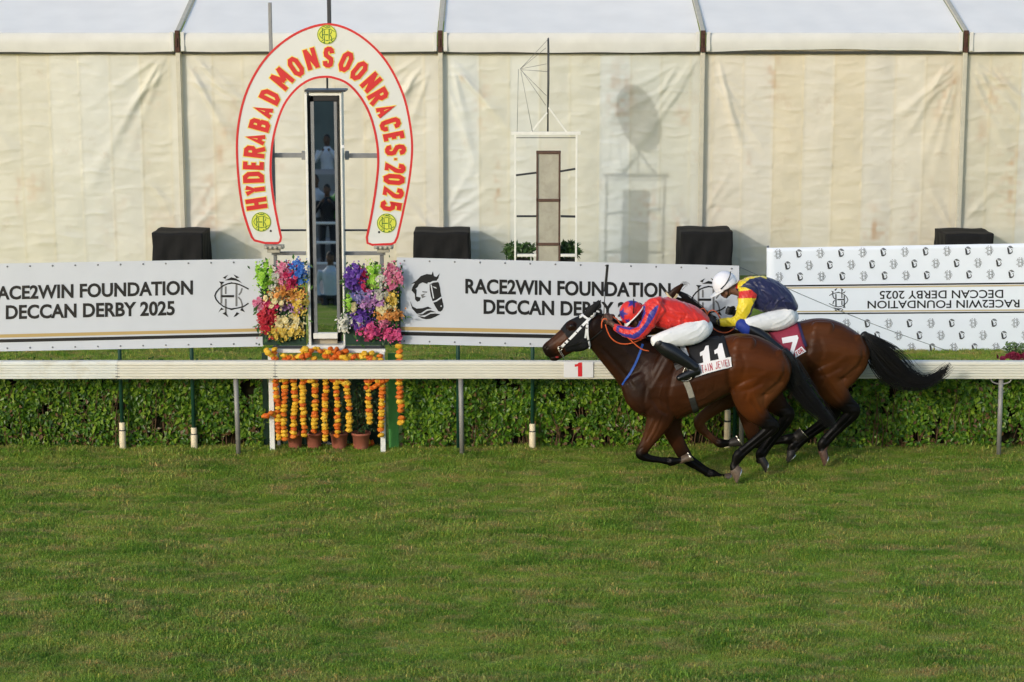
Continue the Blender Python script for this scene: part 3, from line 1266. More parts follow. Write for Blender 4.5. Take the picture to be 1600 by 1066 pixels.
mb = MB().tube([(a.x, a.y, a.z), (a.x, a.y, b.z)], .015, 10)
mb.build('mast', M_DARKSTEEL, fin, True)
dc, dr = Q(857, 112, FY + .0), 0.60
mb = MB()
vs = []
for sx in (-.007, .007):
    for k in range(40):
        t = 2 * PI * k / 40
        vs.append((dc.x + sx, dc.y + dr * math.cos(t), dc.z + dr * math.sin(t)))
mb.add(vs, [tuple(range(40)), tuple(range(79, 39, -1))] + [(k, (k + 1) % 40, (k + 1) % 40 + 40, k + 40) for k in range(40)])
mb.build('disc', M_DARKSTEEL, fin)
mb = MB()
for p, q in (((856, 62), (813, 108)), ((853, 75), (813, 108)), ((854, 100), (813, 108)), ((813, 109), (855, 112)), ((813, 109), (854, 150)),
             ((810, 108), (808, 207)), ((814, 112), (832, 206)), ((815, 110), (853, 165))):
    mb.tube([tuple(Q(*p, FY - .02)), tuple(Q(*q, FY - .02))], .0045, 5)
o = mb.build('stay_wire', M_GREYSTEEL, fin, True)
o['kind'] = 'stuff'


def bushy_plant(name, px, py_top, py_bot, Y, wpx, label, box=True, dark=(.02, .05, .012), lite=(.07, .15, .03), n=260, size=(.05, .12), cat='plant', group=None):
    s = S(Y)
    zt_, zb_ = Q(px, py_top, Y).z, max(0, Q(px, py_bot, Y).z)
    c = Q(px, py_bot, Y)
    t = thing(name, (c.x, Y, zb_), label, cat, group)
    w = wpx / s
    P = np.column_stack([RNG.uniform(-.5, .5, n) * w, RNG.uniform(-.5, .5, n) * w * .6, RNG.uniform(.15, 1, n) ** .8 * (zt_ - zb_)]) + np.array((c.x, Y, zb_))
    Nn = np.column_stack([RNG.normal(0, .6, n), RNG.normal(-.7, .5, n), RNG.normal(.6, .4, n)])
    u = RNG.uniform(0, 1, (n, 1))
    o = leaves_mesh(P, Nn, RNG.uniform(*size, n), np.array(dark) * (1 - u) + np.array(lite) * u, 'foliage', M_LEAF, t, droop=-.1, aspect=.4)
    o['kind'] = 'stuff'
    mb = MB()
    for k in range(9):
        x = c.x + RNG.uniform(-.3, .3) * w
        mb.tube([(c.x + RNG.uniform(-.1, .1) * w, Y, zb_), (x, Y + RNG.uniform(-.1, .1), zb_ + (zt_ - zb_) * RNG.uniform(.6, .95))], [.008, .004], 4)
    mb.build('stem', M_TWIG, t, fix=False)['kind'] = 'stuff'
    return t


M_PLANTER = mat('dark planter', (40, 38, 36), 0.7, var=0.2)
for px, w, lab in ((812, 42, 'green bush in a dark trough left of the grey board'), (887, 30, 'green bush in a dark trough right of the grey board')):
    t = bushy_plant('potted_bush', px, 383, 405, FY + .35, w, lab, n=320, size=(.08, .16))
    c = Q(px, 404, FY + .35)
    mb = MB().box((c.x, FY + .35, c.z / 2), (w / S(FY) * .8, .3, c.z))
    mb.build('trough', M_PLANTER, t, bevel=.01)
# ================================================================ BANNERS ON GREEN POLES
NY = 23.58


def banner(name, quad, label):
    t = thing(name, (Q((quad[0][0] + quad[1][0]) / 2, 560, NY).x, NY, 0), label, 'banner', 'race sponsor banners')
    nx, nz = 60, 16
    vs = []
    for j in range(nz + 1):
        for i in range(nx + 1):
            p = bil(quad, np.array([[i / nx, j / nz]]))[0]
            q = Q(p[0], p[1], NY)
            w = .003 * (math.sin(i * .55 + j * .18) * math.sin(j * .33 + i * .07) + .6 * math.sin(i * 1.3 + 1))
            vs.append((q.x, q.y + abs(w) + .001, q.z))
    F = [(j * (nx + 1) + i, j * (nx + 1) + i + 1, (j + 1) * (nx + 1) + i + 1, (j + 1) * (nx + 1) + i) for j in range(nz) for i in range(nx)]
    o = MB().add(vs, F).build('sheet', M_BANNER, t, True, fix=False)
    so = o.modifiers.new('thickness', 'SOLIDIFY')
    so.thickness, so.offset = .006, -1
    o.modifiers.new('crisp rim', 'EDGE_SPLIT').split_angle = 1.0
    for i in range(14):
        for j in (.965, .035):
            p = bil(quad, np.array([[(i + .3) / 13.6, j]]))[0]
            q = Q(p[0], p[1], NY - .003)
            MB().tube([(q.x, q.y, q.z), (q.x, q.y + .004, q.z)], .011, 10).build('eyelet', M_GREYSTEEL, t, True)
    return t


LBQ = [(-70, 413.4), (411, 404.5), (411, 541.5), (-70, 550.5)]
bn = banner('sponsor_banner', LBQ, 'long white banner left of the flowers with lettering then a round monogram')
mb = MB()
px_text(mb, 'RACE2WIN FOUNDATION', [(-19, 447.8), (301.5, 438), (301.5, 460.8), (-19, 469.5)], NY, .031)
px_text(mb, 'DECCAN DERBY 2025', [(9, 477), (273, 470), (273, 493), (9, 499.5)], NY, .031)
mb.build('lettering', M_INK, bn, fix=False)
bl, gr = crest_polys(361.5, 462.5, 28)
px_poly(MB(), bl, NY).build('printed_crest', M_INK, bn, fix=False)
px_poly(MB(), gr, NY, .0008).build('printed_crest', M_INKGREY, bn, fix=False)
px_poly(MB(), [[(-70, 524.4), (411, 513), (411, 518), (-70, 529.6)]], NY).build('printed_stripe', M_GOLD, bn, fix=False)
px_poly(MB(), [[(-70, 532), (411, 520.8), (411, 526), (-70, 537)]], NY).build('printed_stripe', M_INK, bn, fix=False)
RBQ = [(620, 402.5), (1155, 415.5), (1155, 549.5), (620, 537.5)]
bn = banner('sponsor_banner', RBQ, 'long white banner behind the horses with a black horse head emblem at its start')
mb = MB()
px_text(mb, 'RACE2WIN FOUNDATION', [(727, 435.5), (1048, 442.3), (1048, 465.5), (727, 459)], NY, .031)
px_text(mb, 'DECCAN DERBY 2025', [(755.5, 467.7), (1019, 473), (1019, 496.5), (755.5, 491)], NY, .031)
mb.build('lettering', M_INK, bn, fix=False)
bl, gr, wh = head_polys(665, 462, 37.5)
px_poly(MB(), wh, NY, .0026).build('printed_emblem', M_BANNER, bn, fix=False)
px_poly(MB(), bl, NY).build('printed_emblem', M_INK, bn, fix=False)
px_poly(MB(), gr, NY, .0008).build('printed_emblem', M_INKGREY, bn, fix=False)
bl, gr = crest_polys(1107, 468, 28)
px_poly(MB(), bl, NY).build('printed_crest', M_INK, bn, fix=False)
px_poly(MB(), gr, NY, .0008).build('printed_crest', M_INKGREY, bn, fix=False)
px_poly(MB(), [[(620.5, 510.6), (1154.5, 521), (1154.5, 526.6), (620.5, 516.2)]], NY).build('printed_stripe', M_GOLD, bn, fix=False)
px_poly(MB(), [[(620.5, 518.4), (1154.5, 528.4), (1154.5, 534.4), (620.5, 524)]], NY).build('printed_stripe', M_INK, bn, fix=False)

PY = NY + .045
for k, (px, ysl, sleeve, lab) in enumerate(((190, 660, True, 'green pole with a cream foot sleeve, leftmost under the left banner'),
                                            (302, 668, True, 'green pole with a cream foot sleeve, second along under the left banner'),
                                            (832, 662, True, 'green pole with a white foot sleeve below the horse muzzle'),
                                            (1137, 640, True, 'white sleeved pole seen between the legs of the front horse'),
                                            (716, 700, False, 'plain green pole just beside a grey rail post'))):
    p = Q(px, 640, PY)
    t = thing('banner_pole', (p.x, PY, 0), lab, 'pole', 'poles that carry the banners')
    top = Q(px, 409 if px < 700 else 404.5 + (px - 620) * .0243 + 2, PY).z
    MB().tube([(p.x, PY, 0), (p.x, PY, top)], .024, 12).build('pole', M_GREENPOLE, t, True)
    if sleeve:
        zs_ = Q(px, ysl, PY).z
        MB().lathe((p.x, PY, 0), [(.038, 0), (.040, .01), (.040, zs_ * .7), (.036, zs_ * .72), (.037, zs_ * .97), (.030, zs_)], 16).build('sleeve', M_CREAMPVC, t, True)
        MB().lathe((p.x, PY, 0), [(.041, zs_ * .70), (.042, zs_ * .71), (.042, zs_ * .73), (.040, zs_ * .74)], 16).build('sleeve_collar', M_DARKSTEEL, t, True)
a = Q(1153, 416, NY + .05)
mb = MB().tube([(a.x, a.y, 0), (a.x, a.y, a.z)], .024, 12)
t = mb.build('end_pole', M_GREENPOLE, None, True)
rebase(t, (a.x, a.y, 0))
tag(t, 'green pole at the right hand end of the banner behind the white helmet', 'pole')
e = G(1483, 551)
mb = MB()
pts = [np.array(a) * (1 - u) + np.array((e.x, e.y, 0.02)) * u - np.array((0, 0, .05 * math.sin(PI * u))) for u in np.linspace(0, 1, 14)]
mb.tube(pts, .0045, 6)
o = mb.build('guy_rope', M_GREYSTEEL, None, True)
rebase(o, tuple(e))
tag(o, 'thin grey guy rope slanting down across the upside down backdrop', 'rope')

# ================================================================ RUNNING RAIL
RY = 23.24
zt, zb = Q(800, 565, RY).z, Q(800, 592, RY).z
rail = thing('running_rail', (0, RY, 0), 'long cream white grooved rail on grey posts along the inside of the track', 'rail')


def rail_profile():
    pr = [(RY + .05, zb), (RY, zb), (RY - .004, zb + .016), (RY + .012, zb + .022)]
    n = 4
    h0, h1 = zb + .030, zt - .016
    for i in range(n + 1):
        a, b = h0 + (h1 - h0) * i / (n + 1), h0 + (h1 - h0) * (i + 1) / (n + 1)
        pr += [(RY + .001, a + .0028), (RY - .001, a + .006), (RY - .001, b - .006), (RY + .001, b - .0028)]
        if i < n:
            pr += [(RY + .014, b - .0022), (RY + .014, b + .0022)]
    pr += [(RY + .012, zt - .004), (RY + .03, zt), (RY + .09, zt), (RY + .10, zt - .02), (RY + .10, zb + .01)]
    return pr


pr = rail_profile()
for a, b, m in ((-90, 183, M_RAILNEW), (183.4, 429.3, M_RAIL), (430, 1330, M_RAIL), (1330.6, 1700, M_RAIL)):
    x0, x1 = Q(a, 578, RY).x, Q(b, 578, RY).x
    xs = np.linspace(x0, x1, max(2, int((x1 - x0) / .4)))
    vs = []
    for x in xs:
        wob = .0018 * math.sin(x * 2.1 + a)
        vs += [(x, y, z + wob) for y, z in pr]
    n = len(pr)
    F = [(i * n + k, i * n + (k + 1) % n, (i + 1) * n + (k + 1) % n, (i + 1) * n + k) for i in range(len(xs) - 1) for k in range(n)]
    F += [tuple(range(n)), tuple(range((len(xs) - 1) * n, len(xs) * n))[::-1]]
    MB().add(vs, F).build('rail_section', m, rail)
for a in (183.2, 429.7, 1330.3):
    x = Q(a, 578, RY).x
    MB().box((x, RY + .05, (zt + zb) / 2), (.05, .09, zt - zb - .03)).build('joint_sleeve', M_DARKSTEEL, rail)
for px in (369.5, 720, 1158, 1562):
    p = Q(px, 640, RY + .06)
    mb = MB().tube([(p.x + .012, RY + .06, 0), (p.x, RY + .06, zb + .03)], .029, 12)
    mb.build('post', M_POSTGREY, rail, True)
    if px < 1500:
        continue
    mb = MB().tube([(p.x - .13, RY + .05, zb + .01), (p.x - .10, RY + .05, zb - .05), (p.x, RY + .05, zb - .075), (p.x + .10, RY + .05, zb - .05), (p.x + .13, RY + .05, zb + .01)], .009, 8, 3)
    mb.build('bracket', M_POSTGREY, rail, True)
c0, c1 = Q(881, 565.5, RY - .012), Q(927, 590, RY - .012)
pl = thing('distance_plaque', ((c0.x + c1.x) / 2, RY - .012, c1.z), 'small white plaque with a red 1 fixed to the cream rail', 'plaque')
MB().box(((c0.x + c1.x) / 2, RY - .010, (c0.z + c1.z) / 2), (c1.x - c0.x, .010, c0.z - c1.z)).build('plate', M_PLAQUE, pl, bevel=.002)
mb = MB()
GT = lambda ch, x, y, w, h, t: [(k, [(x + p[0], y - p[1]) for p in q]) for k, q in glyph(ch, w, h, t)]
polys = [[(904.3, 566.5), (909.7, 566.5), (909.7, 588.5), (903, 588.5), (903, 572.5), (898, 573.5), (898, 569.5), (902, 569)]]
px_poly(mb, polys, RY - .016)
mb.build('digit', M_REDPRINT, pl, fix=False)

# ================================================================ MIRROR TOWER, HORSESHOE SIGN
TWY = 23.50
M_MIRROR = bpy.data.materials.new('mirror glass')
M_MIRROR.use_nodes = True
b = M_MIRROR.node_tree.nodes['Principled BSDF']
b.inputs['Metallic'].default_value, b.inputs['Roughness'].default_value = 1.0, 0.015
b.inputs['Base Color'].default_value = (.72, .74, .73, 1)
M_BLACKPAINT = mat('black paint', (22, 22, 24), 0.5, var=0.15, vscale=10)
M_BEIGE = mat('beige board', (168, 158, 138), 0.7, var=0.12)
M_SIGN = mat('sign white', (206, 208, 204), 0.45, var=0.025, vscale=2.5, dirt=((150, 148, 138), 3.5, .55, .8, .25))
M_SIGNRED = mat('sign red', (196, 38, 40), 0.45, var=0.05)
M_SIGNYEL = mat('sign yellow', (222, 206, 92), 0.5, var=0.03)
M_EMBYEL = mat('emblem yellow', (206, 208, 72), 0.5, var=0.05)
M_EMBGREEN = mat('emblem green', (52, 104, 44), 0.5, var=0.05)

tw = thing('mirror_tower', (Q(508, 545, TWY).x, TWY, 0), 'tall narrow finish line mirror in a white and black frame inside the horseshoe', 'mirror')


def pxbox(mb, x0, y0, x1, y1, Y, dep):
    """box whose front face fills a pixel rectangle at depth Y and which runs back by dep"""
    a, b = Q(x0, y0, Y), Q(x1, y1, Y)
    return mb.box(((a.x + b.x) / 2, Y + dep / 2, (a.z + b.z) / 2), (b.x - a.x, dep, a.z - b.z))


for x0, x1 in ((479.3, 482.6), (533.4, 537)):
    pxbox(MB(), x0, 146, x1, 543, TWY, .30).build('side_panel', M_WHITEPAINT, tw, bevel=.003)
pxbox(MB(), 475.5, 140.5, 539.5, 144, TWY - .04, .38).build('cap', M_DARKSTEEL, tw, bevel=.003)
pxbox(MB(), 482.8, 144.6, 533.2, 149.5, TWY + .003, .29).build('top_bar', M_WHITEPAINT, tw, bevel=.003)
for x0, x1 in ((482.9, 489.4), (527.6, 533.2)):
    pxbox(MB(), x0, 150, x1, 536, TWY + .02, .24).build('inner_frame', M_BLACKPAINT, tw, bevel=.003)
pxbox(MB(), 489.6, 150, 527.4, 158, TWY + .025, .22).build('inner_frame', M_BLACKPAINT, tw, bevel=.003)
pxbox(MB(), 489.6, 521, 527.4, 529.5, TWY + .01, .05).build('lower_bar', M_WHITEPAINT, tw, bevel=.003)
pxbox(MB(), 489.6, 530, 527.4, 537, TWY + .12, .05).build('kick_board', M_BEIGE, tw, bevel=.003)
pxbox(MB(), 479, 540, 537.6, 546.5, TWY - .01, .32).build('sill', M_WHITEPAINT, tw, bevel=.003)
pxbox(MB(), 482.8, 150, 533, 540, TWY + .27, .02).build('back_panel', M_BLACKPAINT, tw)
a, b = Q(490, 158.5, TWY + .05), Q(527, 520.5, TWY + .05)
mb = MB().add([(a.x, TWY + .05, b.z), (b.x, TWY + .05, b.z), (b.x, TWY + .05, a.z), (a.x, TWY + .05, a.z)], [(0, 1, 2, 3)])
mb.build('mirror_glass', M_MIRROR, tw, fix=False)
for x0 in (490.0, 526.0):
    pxbox(MB(), x0, 159, x0 + 1.1, 520, TWY + .038, .01).build('glazing_bead', M_GREYSTEEL, tw)
pxbox(MB(), 510, -40, 517.5, 60, TWY + .33, .07).build('rear_mast', M_DARKSTEEL, tw, bevel=.005)
pxbox(MB(), 511, 55, 516.5, 540, TWY + .33, .07).build('rear_mast', M_DARKSTEEL, tw, bevel=.005)
pxbox(MB(), 533.8, 227, 538, 231.6, TWY - .012, .01).build('white_knob', M_PLAQUE, tw, bevel=.002)
# side arms to the sign posts
AY = TWY + .16
for x0, x1, y0, y1, m in ((429, 477, 239.5, 246.5, M_GREYSTEEL), (538.6, 596, 240, 247, M_GREYSTEEL), (434, 478, 358.8, 361.5, M_DARKSTEEL), (538, 580, 358.8, 361.5, M_DARKSTEEL),
                          (424, 478, 393.5, 399, M_GREYSTEEL), (538.6, 602, 393.5, 399, M_GREYSTEEL)):
    pxbox(MB(), x0, y0, x1, y1, AY, .04).build('arm', m, tw, bevel=.003)
for x0, x1 in ((471, 477.5), (539, 545)):
    pxbox(MB(), x0, 236.5, x1, 250, AY - .012, .06).build('arm_clamp', M_GREYSTEEL, tw, bevel=.003)
for x0, x1, y0, y1 in ((427.5, 432.6, 4, 545), (593.5, 599.5, 240, 545)):
    a = Q((x0 + x1) / 2, 400, AY + .06)
    w = (x1 - x0) / S(AY)
    zt_ = Q(430, y0, AY + .06).z
    MB().box((a.x, AY + .06, zt_ / 2), (w, .05, zt_)).build('sign_post', M_GREYSTEEL, tw, bevel=.004)
# white stand with legs
pxbox(MB(), 420, 545.8, 602, 551.5, TWY - .02, .05).build('stand_beam', M_WHITEPAINT, tw, bevel=.003)
for x0, x1 in ((426, 478), (538.5, 596)):
    pxbox(MB(), x0, 541, x1, 545.2, TWY + .02, .05).build('stand_rail', M_DARKSTEEL, tw, bevel=.003)
for x, xx in ((424.5, 428), (598, 596.5)):
    for dy in (0, .32):
        a, w = Q(x, 640, TWY - .02 + dy), 8.2 / S(TWY)
        b = Q(x, 549, TWY + dy)
        MB().bar((a.x, TWY - .0 + dy, 0), (a.x, TWY + dy, b.z), w, .06, (0, 1, 0)).build('stand_leg', M_WHITEPAINT, tw, bevel=.003)
M_GREENPANEL = mat('green painted board', (74, 142, 66), 0.6, var=0.15, vscale=5)
M_DKGREEN = mat('dark green board', (14, 50, 36), 0.6, var=0.2, vscale=5)
a, b = Q(606, 552, TWY + .2), Q(623, 690, TWY + .2)
MB().box(((a.x + b.x) / 2, TWY + .2, a.z / 2), (b.x - a.x, .03, a.z)).build('green_board', M_GREENPANEL, tw, bevel=.003)
a, b = Q(409, 552, TWY + .22), Q(420, 690, TWY + .22)
MB().box(((a.x + b.x) / 2, TWY + .22, a.z / 2), (b.x - a.x, .03, a.z)).build('green_board', M_DKGREEN, tw, bevel=.003)
a, b = Q(426, 552, TWY + .42), Q(604, 690, TWY + .42)
MB().box(((a.x + b.x) / 2, TWY + .42, .44), (b.x - a.x, .02, .88)).build('green_board', M_DKGREEN, tw, bevel=.003)

# horseshoe
HSY = TWY + .02
zx = lambda u, v: (350 + u / 2.806, 20 + v / 2.806)
OUT = [(118, 985), (98, 930), (75, 845), (58, 710), (53, 560), (70, 430), (108, 315), (170, 210), (250, 130), (340, 75), (440, 47), (525, 60), (610, 106), (690, 180),
       (750, 270), (798, 385), (824, 520), (828, 620), (815, 740), (790, 870), (764, 985)]
INN = [(622, 985), (640, 900), (660, 780), (672, 660), (665, 560), (640, 460), (600, 380), (545, 318), (490, 292), (440, 285), (380, 297), (322, 335), (270, 400), (236, 485),
       (215, 580), (208, 690), (218, 800), (238, 910), (254, 985)]


def smooth2(P, sub=5):
    return [tuple(p) for p in catmull(np.array(P, float), sub)[:, :2]]


outer = smooth2(OUT)
inner = smooth2(INN)
shape = outer + [(752, 1010), (735, 1018), (650, 1022), (626, 1012)] + inner + [(250, 1004), (238, 1014), (180, 1014), (132, 1002)]
P2 = np.array(shape)


def inset(P, dd):
    """move a closed outline inwards"""
    n = len(P)
    out = []
    area = 0.5 * sum(P[i][0] * P[(i + 1) % n][1] - P[(i + 1) % n][0] * P[i][1] for i in range(n))
    sg = 1 if area > 0 else -1
    for i in range(n):
        t = P[(i + 1) % n] - P[i - 1]
        t = t / np.linalg.norm(t)
        out.append(P[i] + sg * dd * np.array((-t[1], t[0])))
    return np.array(out)


hs = thing('horseshoe_sign', (Q(507, 385, HSY).x, HSY, Q(507, 385, HSY).z), 'big white horseshoe sign with red lettering and yellow emblems round the mirror', 'sign')
MB().plate([Q(*zx(*p), HSY) for p in shape], (0, 1, 0), .035).build('panel', M_SIGN, hs)
mb = MB()
IN1, IN0 = inset(P2, 9), inset(P2, -1)
n = len(P2)
vs = [tuple(Q(*zx(*p), HSY - .004)) for p in IN0] + [tuple(Q(*zx(*p), HSY - .004)) for p in IN1]
vs += [tuple(Q(*zx(*p), HSY + .002)) for p in IN0] + [tuple(Q(*zx(*p), HSY + .002)) for p in IN1]
F = []
for i in range(n):
    j = (i + 1) % n
    F += [(i, j, n + j, n + i), (i, 2 * n + i, 2 * n + j, j), (n + i, n + j, 3 * n + j, 3 * n + i)]
mb.add(vs, F)
mb.build('red_border', M_SIGNRED, hs)
chars = 'HYDERABADMONSOONRACES-2025'
cent = [(142, 838), (133, 777), (129, 722), (129, 666), (133, 610), (142, 553), (156, 492), (175, 432), (202, 368), (255, 290), (315, 237), (382, 202), (458, 195), (535, 215), (592, 255),
        (645, 306), (676, 366), (706, 428), (729, 490), (745, 546), (752, 602), (752, 642), (750, 682), (746, 731), (742, 790), (732, 848)]
wid = [46, 44, 46, 42, 46, 46, 46, 46, 46, 62, 48, 50, 44, 48, 48, 48, 46, 46, 46, 40, 44, 18, 40, 44, 44, 44]
for k, ch in enumerate(chars):
    c = np.array(cent[k], float)
    a, b = cent[max(0, k - 1)], cent[min(len(cent) - 1, k + 1)]
    t = np.array(b, float) - np.array(a, float)
    if 9 <= k <= 9:
        t = np.array((60.0, -72.0))
    if k == 8:
        t = np.array((35.0, -70.0))
    if k == 16:
        t = np.array((38.0, 66.0))
    if k == 15:
        t = np.array((46.0, 52.0))
    t = t / np.linalg.norm(t)
    up = np.array((t[1], -t[0]))
    w, h, th = wid[k] * 1.06, 92.0, 19.5
    if ch == '-':
        w, th = 24.0, 11.0
    letter = None
    for nm, m, grow, fw in (('letter_outline', M_SIGNYEL, 7.5, .0045), ('letter', M_SIGNRED, 0, .008)):
        mb = MB()
        for qi, (kk, q) in enumerate(glyph(ch, w, h, th)):
            qq = [c + t * (p[0] - w / 2) + up * (p[1] - h / 2) for p in q]
            if grow:
                cc = sum(qq) / 4
                e1 = (qq[1] - qq[0]) / (np.linalg.norm(qq[1] - qq[0]) + 1e-9)
                e2 = (qq[3] - qq[0]) / (np.linalg.norm(qq[3] - qq[0]) + 1e-9)
                sgn = [(-1, -1), (1, -1), (1, 1), (-1, 1)]
                qq = [p + (e1 * s[0] + e2 * s[1]) * grow / 2 for p, s in zip(qq, sgn)]
            mb.add([tuple(Q(*zx(*p), HSY - fw - kk * .0006 - qi * .00012)) for p in qq], [(0, 1, 2, 3)])
        o = mb.build(nm, m, hs if nm == 'letter' else letter, fix=False) if nm == 'letter' else mb.build(nm, m, hs, fix=False)
for (u, v) in ((451, 96), (163, 917), (713, 923)):
    mb = MB()
    vs = [tuple(Q(*zx(u + 43 * math.cos(q), v + 43 * math.sin(q)), HSY - .006)) for q in np.linspace(0, 2 * PI, 40, endpoint=False)]
    mb.plate(vs, (0, 1, 0), .008)
    e = mb.build('emblem', M_EMBYEL, hs)
    cx, cy = zx(u, v)
    bl, gr = crest_polys(cx, cy, 12.5)
    px_poly(MB(), bl + gr, HSY - .006, .002, .0001).build('crest', M_EMBGREEN, e, fix=False)
    ring = [(cx + 14.4 * math.cos(q), cy + 14.4 * math.sin(q)) for q in np.linspace(0, 2 * PI, 41)]
    px_poly(MB(), [[tuple(p) for p in q] for q in stroke(ring, .9)], HSY - .006, .0015, 0).build('ring', M_EMBGREEN, e, fix=False)
for u, v in ((205, 957), (680, 962)):
    c = Q(*zx(u, v), HSY)
    MB().ellip((c.x, c.y, c.z), (.014, .010, .014), n=10, m=6).build('bolt', M_BLACKPAINT, hs, True)
for x0, x1 in ((412, 443), (584, 614)):
    mb = MB()
    pxbox(mb, x0, 384, x1, 389.5, HSY - .02, .12)
    pxbox(mb, x0 + 5, 390, x1 - 6, 395, HSY, .10)
    for i in range(4):
        c = Q(x0 + 4 + i * 7.4, 387, HSY - .03)
        mb.ellip(tuple(c), (.022, .02, .02), n=8, m=5)
    mb.build('foot_bracket', M_BOARD, hs, bevel=.003)

# ================================================================ FLOWER DISPLAYS
M_PETAL = leaf_mat('flower petal', None, tr=.25, rough=.55)


def blossom_mesh(name, c0, c1, seed, petals=7, r=.036):
    rr = np.random.default_rng(seed)
    V, F, Cc = [], [], []
    for ring, (n, rad, tilt, z0) in enumerate(((petals, r, .35, 0), (petals - 2, r * .68, .9, .004), (3, r * .35, 1.25, .008))):
        for i in range(n):
            a = 2 * PI * (i + .5 * ring) / n + rr.normal(0, .12)
            t = tilt + rr.normal(0, .12)
            dv = np.array((math.cos(a), math.sin(a), 0))
            sd = np.array((-dv[1], dv[0], 0))
            w = rad * .46
            z = np.array((0, 0, 1.0))
            p0 = z * z0
            p1 = dv * rad * .55 * math.cos(t) + z * (z0 + rad * .55 * math.sin(t))
            p2 = dv * rad * math.cos(t * .75) + z * (z0 + rad * .9 * math.sin(t * .8))
            m = len(V)
            V += [p0, p1 - sd * w, p2 - sd * w * .5, p2 + sd * w * .5, p1 + sd * w]
            F += [(m, m + 1, m + 4), (m + 1, m + 2, m + 3, m + 4)]
            u = rr.uniform()
            Cc += [np.array(c0) * (1 - u) + np.array(c1) * u] * 5
    me = bpy.data.meshes.new(name)
    me.from_pydata([tuple(v) for v in V], [], F)
    me.update()
    set_col(me, np.array(Cc))
    me.materials.append(M_PETAL)
    return me


PAL = {'lime': ((.22, .50, .03), (.45, .72, .10)), 'white': ((.62, .62, .52), (.80, .78, .70)), 'pink': ((.62, .12, .24), (.75, .30, .42)), 'red': ((.42, .015, .03), (.62, .03, .05)),
       'crimson': ((.40, .012, .07), (.58, .03, .12)), 'blue': ((.03, .13, .52), (.10, .28, .72)), 'orange': ((.65, .24, .04), (.75, .40, .12)), 'yellow': ((.70, .46, .04), (.80, .64, .16)),
       'cream': ((.72, .60, .26), (.78, .72, .45)), 'purple': ((.10, .035, .30), (.20, .09, .46)), 'mauve': ((.38, .14, .42), (.58, .34, .58)), 'magenta': ((.62, .05, .20), (.75, .14, .32)),
       'lavender': ((.16, .16, .42), (.34, .32, .60))}
BLM = {k: [blossom_mesh('blossom', *v, seed=i * 7 + j) for j in range(2)] for i, (k, v) in enumerate(PAL.items())}
LEFT = [(412, 431, 13, 20, 'lime', 16), (428, 437, 8, 16, 'white', 7), (441, 428, 10, 17, 'pink', 9), (455, 434, 12, 20, 'crimson', 15), (467, 424, 15, 18, 'blue', 16),
        (447, 460, 27, 13, 'orange', 22), (430, 470, 18, 12, 'cream', 10), (455, 478, 20, 12, 'mauve', 8), (467, 478, 12, 20, 'yellow', 13), (417, 500, 12, 22, 'red', 24), (404, 474, 7, 8, 'pink', 5),
        (449, 506, 26, 14, 'cream', 18), (440, 520, 24, 10, 'yellow', 16), (424, 478, 12, 8, 'crimson', 4), (462, 515, 14, 10, 'yellow', 6)]
RIGHT = [(556, 434, 16, 21, 'purple', 24), (568, 438, 7, 18, 'crimson', 8), (583, 431, 10, 20, 'lime', 13), (595, 437, 7, 16, 'white', 7), (613, 432, 14, 20, 'pink', 19),
         (562, 464, 12, 9, 'lavender', 8), (580, 470, 22, 14, 'mauve', 16), (595, 462, 12, 9, 'white', 6), (610, 467, 10, 10, 'yellow', 8), (603, 480, 14, 8, 'cream', 6), (563, 498, 17, 16, 'purple', 20),
         (538, 505, 9, 11, 'white', 12), (560, 503, 12, 5, 'white', 5), (609, 492, 20, 8, 'orange', 12), (578, 517, 17, 13, 'magenta', 18), (613, 522, 14, 10, 'magenta', 12), (545, 472, 7, 12, 'lime', 5), (552, 482, 8, 8, 'cream', 4), (598, 505, 8, 8, 'pink', 5)]


